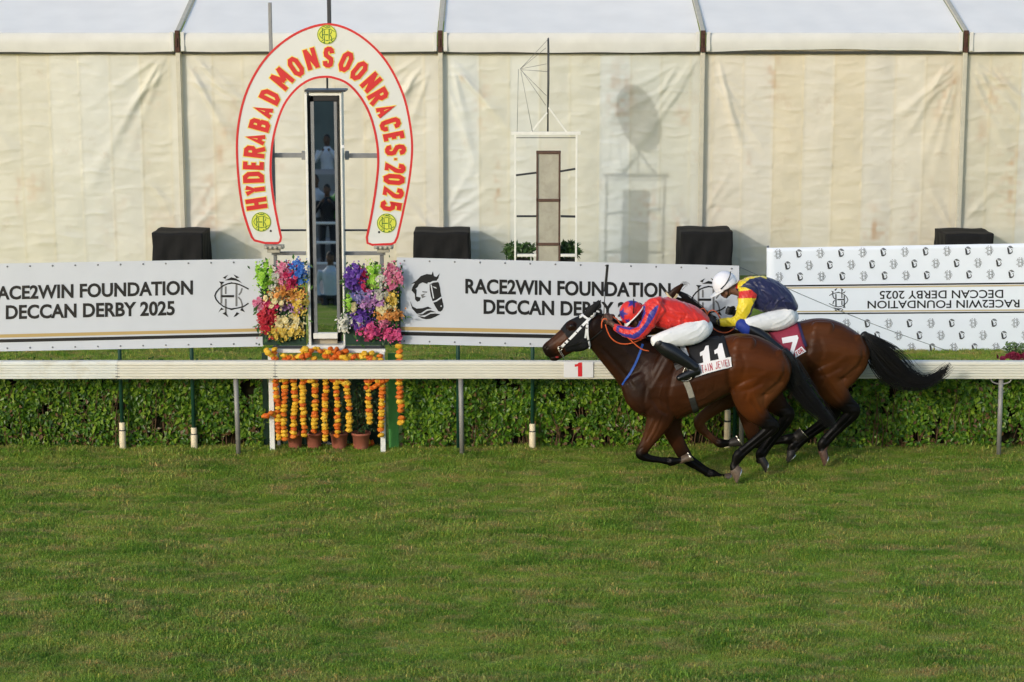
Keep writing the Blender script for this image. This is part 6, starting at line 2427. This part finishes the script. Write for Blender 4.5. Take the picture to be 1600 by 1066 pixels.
def chin_strap(parent, o, R_):
    mb = MB()
    for s in (-1, 1):
        mb.tube([np.array(o) + R_ @ np.array(p) for p in ((.012, s * .086, .01), (.022, s * .078, -.05), (.050, s * .052, -.105), (.066, 0, -.124))], .007, 6, 4)
    mb.build('chin_strap', M_STRAPK, parent, True)


def build_boot(parent, rows, foot, Y, mtop=None):
    mb = MB()
    mb.limb(rows, Y, 16)
    mb.limb(foot, Y, 14)
    me = remesh(mb, .007, 3)
    V = verts(me)
    set_verts(me, V - origin(parent))
    o = link('boot', me, M_BOOT, parent, True)
    return o


# -------- jockey on 11
j1 = bpy.data.objects.new('tmp', None)
SK_C = (.095, .046, .028)
T1 = [(1006, 487, 12, 0, .085), (1016, 487, 20, 0, .15), (1028, 488, 24.5, 0, .195), (1044, 490, 25, 0, .205), (1060, 491.5, 22.5, 0, .195), (1076, 493.5, 18.5, 0, .18), (1090, 497, 14, 0, .165), (1101, 501, 9, 0, .14)]
ARM1 = [(1028, 481, 14.5, -.17, .075), (1019, 494, 13.5, -.20, .066), (1008, 511, 11.8, -.225, .058), (997, 521, 10.4, -.22, .052), (984, 520.5, 8.8, -.19, .044), (972, 516, 7.6, -.15, .038), (962, 511, 6.4, -.115, .034)]
ARM1F = [(1028, 481, 14.5, .17, .075), (1016, 492, 13.5, .20, .066), (1003, 508, 11.8, .20, .058), (992, 515, 10.0, .18, .052), (978, 512, 8.4, .13, .044), (965, 506, 6.6, .07, .034)]
FORE1, FORE1F = [(976, 517.5, 5, -.16, .030), (963, 511, 4.6, -.118, .028), (956, 506, 4.4, -.100, .026)], [(976, 511, 5, .125, .030), (965, 506, 4.6, .07, .028), (958, 502, 4.4, .045, .026)]
TH1 = [(1098, 511, 17.5, -.09, .095), (1084, 519, 19, -.14, .092), (1066, 524, 17.5, -.19, .085), (1047, 528, 14.2, -.235, .075), (1030, 532, 11.2, -.262, .064), (1023, 533.5, 9.4, -.265, .056)]
mir = lambda rows: [(a, b_, c, -l, r) for a, b_, c, l, r in rows]
BT1 = [(1032, 538, 10.8, -.272, .062), (1042, 546, 12.0, -.285, .064), (1055, 554, 11.8, -.295, .062), (1068, 562.5, 9.8, -.30, .055), (1079, 570, 8.2, -.30, .046), (1087, 576, 8, -.30, .044)]
FT1 = [(1091, 579, 7.2, -.30, .038), (1081, 582.5, 7.4, -.305, .042), (1070, 587, 6.4, -.31, .044), (1060.5, 591, 4.8, -.315, .042)]
base = Q(1060, 540, Y1)
H1O = np.array(tuple(Q(990.5, 492, Y1 - .02)))
R1 = head_frame(math.radians(46), math.radians(6))


def person_body(name, Y, parts, head_o, R_, fists, neck, skin, glove=None, voxel=.0065):
    mb = MB()
    for rows in parts:
        mb.limb(rows, Y, 14)
    add_head(mb, head_o, R_)
    mb.limb(neck, Y, 14)
    for c, f, u, s in fists:
        add_fist(mb, c, f, u, s, 1.18)
    me = remesh(mb, voxel, 2)
    V = verts(me)
    C = np.tile(np.array(skin), (len(V), 1)) * (1 + .1 * vnoise(V * 14, 2)[:, None])
    loc = (V - head_o) @ R_
    lips = (np.abs(loc[:, 2] + .071) < .012) & (loc[:, 0] > .085) & (np.abs(loc[:, 1]) < .026)
    C[lips] = C[lips] * np.array((1.1, .75, .75))
    brow = (np.abs(loc[:, 2] - .026) < .006) & (loc[:, 0] > .07) & (np.abs(np.abs(loc[:, 1]) - .03) < .018)
    C[brow] = (.008, .006, .005)
    hair = (loc[:, 2] > .0) & (loc[:, 0] < -.02) & (np.linalg.norm(loc, axis=1) < .16)
    C[hair] = (.008, .007, .006)
    if glove is not None:
        for c, f, u, s in fists:
            C[np.linalg.norm(V - np.array(c), axis=1) < .105] = glove
    set_col(me, np.clip(C, .003, 1))
    return me


f1 = [(tuple(Q(949.8, 501, Y1 - .085)), (-.75, .2, .62), (.55, 0, .8), 1), (tuple(Q(953, 498.5, Y1 + .02)), (-.75, -.2, .62), (.55, 0, .8), -1)]
bme = person_body('person', Y1, [shrink(T1, .72), shrink(ARM1, .7), shrink(ARM1F, .7), shrink(TH1, .75), shrink(mir(TH1), .75), shrink(BT1, .7), shrink(mir(BT1), .7), shrink(FT1, .7), shrink(mir(FT1), .7), FORE1, FORE1F],
                  H1O, R1, f1, [(994, 492, 8, -.015, .058), (1006, 486, 9, 0, .062), (1018, 486, 11, 0, .07)], SK_C)
j1 = link('person', bme, M_SKIN, None, True)
rebase(j1, tuple(base))
tag(j1, 'jockey in red silks with blue sleeve stripes crouched flat over the front horse', 'jockey', 'jockeys riding the two racehorses')
mb = MB()
mb.limb(T1, Y1, 20)
mb.limb(ARM1, Y1, 16)
mb.limb(ARM1F, Y1, 16)
mb.limb([(1008, 484, 9, 0, .075), (1018, 482, 14, 0, .11)], Y1, 14)
for s in (-1, 1):
    mb.limb([(1018, 478, 12, s * .10, .08), (1030, 477, 13, s * .16, .07)], Y1, 14)
jm = remesh(mb, .0075, 4)
silk_folds(jm, [([(1038, 466), (1034, 485), (1024, 508)], 3, -.016), ([(1046, 480), (1060, 488), (1078, 488)], 2.5, .010), ([(1040, 492), (1056, 500), (1072, 500)], 2.5, -.010), ([(1062, 496), (1064, 512)], 2, .014),
                 ([(1072, 490), (1068, 510)], 2, -.008), ([(1044, 500), (1050, 514)], 2.2, .012), ([(1084, 488), (1092, 500)], 2, .008), ([(1000, 505), (994, 514)], 2, -.008), ([(985, 512), (985, 526)], 1.6, .006),
                 ([(975, 510), (975, 522)], 1.6, -.006), ([(1050, 470), (1072, 478)], 3, .008), ([(1032, 500), (1040, 512)], 2, -.012)], Y1, 31)
V = verts(jm)
P = PROJ(V)
RED, RYL = np.array(lin((206, 44, 36))), np.array(lin((52, 46, 132)))
C = np.tile(RED, (len(V), 1))
z4 = lambda u, v: (930 + u / 5.61, 430 + v / 5.61)
stripe = [z4(*p) for p in ((556, 262), (530, 270), (470, 340), (440, 420), (380, 490), (330, 520), (250, 515), (190, 490), (195, 505), (240, 535), (340, 560), (380, 545), (440, 480), (510, 380), (548, 300))]
C[inside(P, stripe) & (V[:, 1] < Y1 - .05)] = RYL
stripe2 = [z4(*p) for p in ((420, 250), (412, 320), (370, 430), (300, 460), (200, 440), (190, 455), (300, 482), (385, 452), (440, 340), (440, 260))]
C[inside(P, stripe2) & (V[:, 1] < Y1 - .05)] = RYL
C[inside(P, [z4(*p) for p in ((190, 445), (215, 450), (205, 500), (180, 490))])] = RYL
set_col(jm, C)
set_verts(jm, V - origin(j1))
link('jacket', jm, M_SILK, j1, True)
mb = MB()
mb.limb(TH1, Y1, 18)
mb.limb(mir(TH1), Y1, 18)
mb.limb([(1086, 508, 13, 0, .16), (1098, 511, 16, 0, .18), (1103, 513, 13, 0, .16)], Y1, 18)
bm_ = remesh(mb, .008, 4)
silk_folds(bm_, [([(1100, 502), (1090, 515), (1070, 524)], 1.6, .005), ([(1104, 510), (1092, 524), (1074, 532)], 1.6, .005), ([(1098, 500), (1084, 510), (1060, 517)], 1.6, -.005), ([(1060, 530), (1040, 536)], 1.5, .004),
                 ([(1050, 519), (1034, 528)], 1.5, .005)], Y1, 41, .004, (.55, 0, -.83))
set_verts(bm_, verts(bm_) - origin(j1))
link('breeches', bm_, M_BREECH, j1, True)
for k in (0, 1):
    r_ = (lambda x: x) if k == 0 else mir
    b_ = build_boot(j1, r_(BT1), r_(FT1), Y1)
    s = -1 if k == 0 else 1
    MB().limb(r_([(1027, 534, 10.2, -.266, .062), (1031, 537, 10.8, -.272, .066)]), Y1, 14, 2).build('boot_cuff', M_STRAPK, b_, True)
    pts = [tuple(Q(*p, Y1 + s * .312)) for p in ((1071, 573), (1066, 585), (1062, 593.5), (1072, 595.5), (1081, 590), (1075, 580), (1071, 573))]
    MB().tube(pts, .006, 6, 3).build('stirrup', M_METAL, b_, True)
    MB().tube([tuple(Q(*p, Y1 + s * .30)) for p in ((1058, 545), (1065, 560), (1071, 573))], .008, 6, 3).build('stirrup_leather', M_STRAPK, b_, True)


def col_h1(Vw):
    Pp = PROJ(Vw)
    C = np.tile(RED * 1.02, (len(Vw), 1))
    for c in (star(971.5, 490.5, 9.5, .3), star(988, 472.5, 10, .1), star(966, 476, 5, .8), star(981, 502, 5, .2), star(1002, 468, 6, 0)):
        C[inside(Pp, c)] = RYL
    return C


hl = helmet(j1, H1O, R1, (.140, .118, .158), col_h1, M_STRAPW, M_STRAPW)
goggles(j1, H1O, R1, strap=False)
chin_strap(j1, H1O, R1)
MB().tube([tuple(Q(*p, Y1 - .16)) for p in ((990, 467), (990.5, 478), (989.5, 490))], .007, 6, 3).build('helmet_strap', M_STRAPK, hl, True)
a, b, c = Q(943.2, 498, Y1 - .11), Q(945.5, 455, Y1 - .11), Q(949.4, 413.5, Y1 - .11)
w = thing('whip', tuple(a), 'thin black riding whip held upright in the red jockey hand', 'whip')
MB().tube([tuple(a), tuple(Q(944, 480, Y1 - .11)), tuple(b)], [.0055, .005, .005], 8, 3).build('shaft', M_STRAPK, w, True)
MB().bar(tuple(Q(945.4, 456, Y1 - .11)), tuple(c), .008, .030, (0, 1, 0)).build('flap', M_STRAPK, w, bevel=.003)
MB().ellip(tuple(Q(943, 502, Y1 - .11)), (.010, .010, .016)).build('knob', M_STRAPK, w, True)

# -------- jockey on 7
T2 = [(1155, 449, 9, 0, .085), (1163, 452, 16, 0, .14), (1174, 455, 22, 0, .18), (1188, 458, 26.5, 0, .2), (1202, 462, 26.5, 0, .205), (1216, 467, 22, 0, .195), (1228, 473, 16.5, 0, .18), (1238, 480, 9, 0, .15)]
ARM2 = [(1170, 455, 14.5, -.165, .075), (1167, 468, 13.8, -.2, .066), (1164, 482, 12.4, -.22, .060), (1158, 496, 11, -.22, .054), (1149, 502.5, 9.0, -.20, .046), (1136, 504, 7.0, -.16, .038), (1124, 503.8, 5.4, -.13, .033)]
ARM2F = [(1170, 455, 14.5, .165, .075), (1166, 468, 13.8, .2, .066), (1165, 480, 12, .21, .058), (1163, 492, 10, .19, .052), (1156, 494, 8, .14, .044), (1149, 490, 6, .10, .035)]
FORE2, FORE2F = [(1136, 504, 5, -.16, .030), (1125, 503.8, 4.6, -.13, .028), (1117, 503, 4.4, -.11, .026)], [(1158, 494, 5, .15, .030), (1150, 490, 4.6, .10, .028), (1145, 488, 4.4, .08, .026)]
TH2 = [(1233, 493.5, 16, -.09, .095), (1218, 500, 16.5, -.14, .092), (1200, 502.5, 15, -.19, .085), (1184, 505, 12.6, -.235, .075), (1170, 507.5, 11, -.262, .064), (1164, 509, 9.6, -.265, .056)]
BT2 = [(1166, 510.5, 9.6, -.272, .060), (1176, 517, 9.4, -.285, .058), (1190, 525, 8.8, -.295, .056), (1202, 534, 7.6, -.30, .050), (1212, 541, 6.6, -.30, .043), (1220, 547, 6.4, -.30, .042)]
FT2 = [(1224, 550, 6.2, -.30, .036), (1214, 554, 6, -.305, .040), (1203, 558, 5.2, -.31, .042), (1194, 561, 4.2, -.315, .040)]
base2 = Q(1196, 515, Y2)
H2O = np.array(tuple(Q(1134.5, 447, Y2 - .01)))
R2 = head_frame(math.radians(30), math.radians(8))
f2 = [(tuple(Q(1110.5, 503.5, Y2 - .10)), (-.95, .15, -.05), (.1, 0, 1), 1), (tuple(Q(1142.5, 486.5, Y2 + .07)), (-.85, -.2, .3), (.3, 0, .9), -1)]
bme = person_body('person', Y2, [shrink(T2, .72), shrink(ARM2, .7), shrink(ARM2F, .7), shrink(TH2, .75), shrink(mir(TH2), .75), shrink(BT2, .7), shrink(mir(BT2), .7), shrink(FT2, .7), shrink(mir(FT2), .7), FORE2, FORE2F],
                  H2O, R2, f2, [(1140, 451, 8, -.01, .056), (1151, 453, 9, 0, .062), (1162, 455, 11, 0, .07)], (.20, .10, .062), glove=(.012, .012, .013))
j2 = link('person', bme, M_SKIN, None, True)
rebase(j2, tuple(base2))
tag(j2, 'jockey in white helmet, navy back and yellow sleeves riding the rear horse', 'jockey', 'jockeys riding the two racehorses')
mb = MB()
mb.limb(T2, Y2, 20)
mb.limb(ARM2, Y2, 16)
mb.limb(ARM2F, Y2, 16)
mb.limb([(1156, 448, 7, 0, .07), (1164, 447, 11, 0, .11)], Y2, 14)
mb.limb([(1160, 446, 9, 0, .12), (1176, 443, 11, 0, .15), (1192, 442, 10, 0, .13)], Y2, 14)
jm = remesh(mb, .0075, 4)
silk_folds(jm, [([(1176, 440), (1190, 455), (1200, 475)], 2.5, -.010), ([(1186, 450), (1204, 462), (1216, 480)], 2.5, .010), ([(1200, 445), (1216, 462), (1226, 478)], 2.5, -.008), ([(1206, 484), (1216, 470), (1230, 462)], 2, .012),
                 ([(1196, 482), (1206, 470)], 2, -.009), ([(1180, 480), (1194, 484)], 2, .010), ([(1168, 476), (1158, 492)], 1.8, .008), ([(1160, 474), (1153, 490)], 1.8, -.008), ([(1145, 498), (1145, 508)], 1.5, .006), ([(1134, 500), (1136, 508)], 1.5, -.005),
                 ([(1222, 470), (1236, 474)], 2, .012)], Y2, 51)
V = verts(jm)
P = PROJ(V)
z5 = lambda u, v: (1080 + u / 5.92, 400 + v / 5.92)
NAVY, YEL, RD2 = np.array(lin((30, 34, 70))), np.array(lin((222, 198, 40))), np.array(lin((200, 44, 36)))
C = np.tile(NAVY, (len(V), 1))
near = V[:, 1] < Y2 + .12
yoke = [z5(*p) for p in ((455, 285), (540, 215), (640, 192), (700, 215), (690, 170), (520, 170), (430, 230), (430, 300))]
C[inside(P, yoke)] = YEL
C[inside(P, [z5(*p) for p in ((430, 300), (430, 240), (520, 195), (660, 180), (660, 150), (400, 150), (400, 300))]) & ~inside(P, [z5(*p) for p in ((455, 280), (540, 205), (650, 186), (700, 215), (690, 240), (500, 300))])] = RD2
sleeve = [z5(*p) for p in ((438, 290), (500, 290), (560, 315), (610, 360), (600, 395), (560, 470), (545, 520), (500, 590), (440, 650), (200, 660), (200, 560), (400, 540), (430, 420))]
sl = inside(P, sleeve) & (V[:, 1] < Y2 - .07)
C[sl] = YEL
C[sl & inside(P, [z5(*p) for p in ((430, 330), (560, 312), (615, 350), (600, 392), (430, 392))])] = RD2
far = (V[:, 1] > Y2 + .10) & (P[:, 0] < 1172) & (P[:, 1] > 462)
C[far] = YEL
C[inside(P, [z5(*p) for p in ((240, 585), (264, 585), (270, 645), (244, 645))])] = (.012, .012, .013)
set_col(jm, C)
set_verts(jm, V - origin(j2))
link('jacket', jm, M_SILK, j2, True)
mb = MB()
mb.limb(TH2, Y2, 18)
mb.limb(mir(TH2), Y2, 18)
mb.limb([(1222, 490, 13, 0, .16), (1233, 494, 15, 0, .18), (1237, 497, 12, 0, .16)], Y2, 18)
bm_ = remesh(mb, .008, 4)
silk_folds(bm_, [([(1238, 486), (1226, 499), (1206, 508)], 1.6, .005), ([(1241, 494), (1226, 508), (1204, 514)], 1.6, .005), ([(1234, 482), (1216, 492), (1194, 498)], 1.6, -.005), ([(1190, 498), (1172, 506)], 1.5, .004)], Y2, 61, .004, (.55, 0, -.83))
set_verts(bm_, verts(bm_) - origin(j2))
link('breeches', bm_, M_BREECH, j2, True)
for k in (0, 1):
    r_ = (lambda x: x) if k == 0 else mir
    s = -1 if k == 0 else 1
    b_ = build_boot(j2, r_(BT2), r_(FT2), Y2)
    MB().limb(r_([(1156.5, 506.5, 9.6, -.262, .060), (1164, 511, 11.0, -.268, .068), (1170, 515, 10.6, -.274, .066)]), Y2, 14, 3).build('knee_patch', M_KNEE, b_, True)
    pts = [tuple(Q(*p, Y2 + s * .312)) for p in ((1205, 543), (1200, 555), (1196, 563.5), (1206, 565.5), (1215, 560), (1209, 550), (1205, 543))]
    MB().tube(pts, .006, 6, 3).build('stirrup', M_METAL, b_, True)


def col_h2(Vw):
    return np.tile(np.array(lin((226, 226, 230))), (len(Vw), 1))


helmet(j2, H2O, R2, (.146, .122, .160), col_h2, M_STRAPW, None)
goggles(j2, H2O, R2, strap=False)
chin_strap(j2, H2O, R2)
MB().tube([tuple(Q(*p, Y2 - .135)) for p in ((1141.5, 424.5), (1140.5, 431), (1137.5, 438), (1133, 445), (1126, 452))], .007, 6, 4).build('goggle_strap', M_STRAPK, j2, True)
# ================================================================ WHAT THE MIRROR SEES: SPECTATOR TERRACE BEHIND THE CAMERA
M_CONC = mat('worn concrete', (132, 130, 126), 0.85, var=0.15, vscale=3, bump=0.3, bscale=20)
M_STANDWALL = mat('dark stand wall', (104, 108, 104), 0.8, var=0.15, vscale=2)
M_FIG = mat('spectator', None, 0.7, col=True, var=0.06, vscale=12)
st = thing('grandstand', (-4, -2, 0), 'low concrete spectator terrace with a dark back wall facing the track', 'grandstand')
MB().box((-4, 9.7, .06), (26, 5.0, .12)).build('apron', M_CONC, st)
for k in range(4):
    MB().box((-4, 6.6 - k * 1.2, .2 + k * .18), (26, 1.2, .4 + k * .36)).build('step', M_CONC, st, bevel=.01)
MB().box((-4, -3.2, 2.5), (26, .3, 5.0)).build('back_wall', M_STANDWALL, st)
fn = thing('spectator_fence', (-4, 9.6, .12), 'white tubular fence in front of the spectator terrace', 'fence')
for z in (.35, .75, 1.12):
    MB().tube([(-16, 9.6, z + .0), (8, 9.6, z + .0)], .025, 8).build('fence_rail', M_WHITEPAINT, fn, True)
for i in range(13):
    MB().tube([(-16 + i * 2, 9.6, .12), (-16 + i * 2, 9.6, 1.14)], .03, 8).build('fence_post', M_WHITEPAINT, fn, True)


def spectator(x, y, z, hgt, shirt, legs, label, arms='up', skinc=(.10, .05, .03), kneel=False):
    mb = MB()
    k = hgt / 1.75
    P3 = lambda a, b_, c: np.array((x + a * k, y + b_ * k, z + c * k))
    for s in (-1, 1):
        if kneel:
            mb.tube([P3(s * .10, 0, .92), P3(s * .12, .10, .66), P3(s * .12, .16, .46), P3(s * .11, -.02, .44), P3(s * .11, -.22, .45)], [.09 * k, .07 * k, .06 * k, .045 * k, .036 * k], 10, 4)
        else:
            mb.tube([P3(s * .10, 0, .92), P3(s * .11, .03, .50), P3(s * .11, 0, .08), P3(s * .12, .12, .03)], [.085 * k, .062 * k, .042 * k, .038 * k], 10, 4)
        if arms == 'up':
            mb.tube([P3(s * .19, 0, 1.40), P3(s * .27, .10, 1.16), P3(s * .10, .30, 1.40), P3(s * .05, .32, 1.48)], [.060 * k, .048 * k, .036 * k, .03 * k], 10, 4)
        else:
            mb.tube([P3(s * .19, 0, 1.40), P3(s * .26, -.02, 1.12), P3(s * .22, .10, .90), P3(s * .21, .13, .82)], [.060 * k, .048 * k, .036 * k, .03 * k], 10, 4)
    mb.tube([P3(0, 0, .86), P3(0, .01, 1.02), P3(0, .01, 1.22), P3(0, 0, 1.38), P3(0, 0, 1.48), P3(0, .01, 1.58)], [.15 * k, .145 * k, .165 * k, .16 * k, .075 * k, .058 * k], 14, 4)
    R_ = np.stack([(0, 1, 0), (-1, 0, 0), (0, 0, 1)], 1).astype(float)
    add_head(mb, P3(0, .03, 1.66), R_, k)
    me = remesh(mb, .018, 2)
    V = verts(me)
    h = (V[:, 2] - z) / k
    C = np.tile(np.array(skinc), (len(V), 1))
    C[h < .93] = legs
    C[(h >= .93) & (h < 1.50)] = shirt
    hd = np.linalg.norm(V - P3(0, .03, 1.66), axis=1)
    C[hd < .16 * k] = skinc
    C[(h > 1.70) & (hd < .2) & (V[:, 1] < y + .10) | (h > 1.745)] = (.008, .007, .006)
    hand = np.min([np.linalg.norm(V - P3(s * .05, .32, 1.48), axis=1) for s in (-1, 1)] if arms == 'up' else [np.linalg.norm(V - P3(s * .21, .13, .82), axis=1) for s in (-1, 1)], axis=0)
    C[hand < .07] = skinc
    C[h < .06] = (.01, .01, .01)
    set_col(me, C)
    o = link('person', me, M_FIG, None, True)
    rebase(o, (x, y, max(z, 0)))
    tag(o, label, 'person', 'spectators seen in the mirror')


spectator(-4.20, 1.8, .45, 1.74, (.62, .62, .66), (.03, .03, .035), 'spectator in a pale jacket filming from the top step')
spectator(-3.64, 8.0, .12, 1.56, (.012, .012, .014), (.012, .012, .014), 'spectator dressed in black clapping behind the fence')
spectator(-3.90, 7.7, .12, 1.72, (.55, .57, .62), (.10, .10, .10), 'spectator in a white shirt with arms down behind the fence', 'down')
spectator(-3.42, 7.8, .12, 1.66, (.12, .36, .08), (.05, .05, .06), 'spectator in a green top at the end of the row', 'down')
spectator(-3.20, 12.3, -.66, 1.58, (.42, .48, .54), (.02, .02, .024), 'spectator in a grey blue shirt kneeling in front of the fence', 'down', kneel=True)
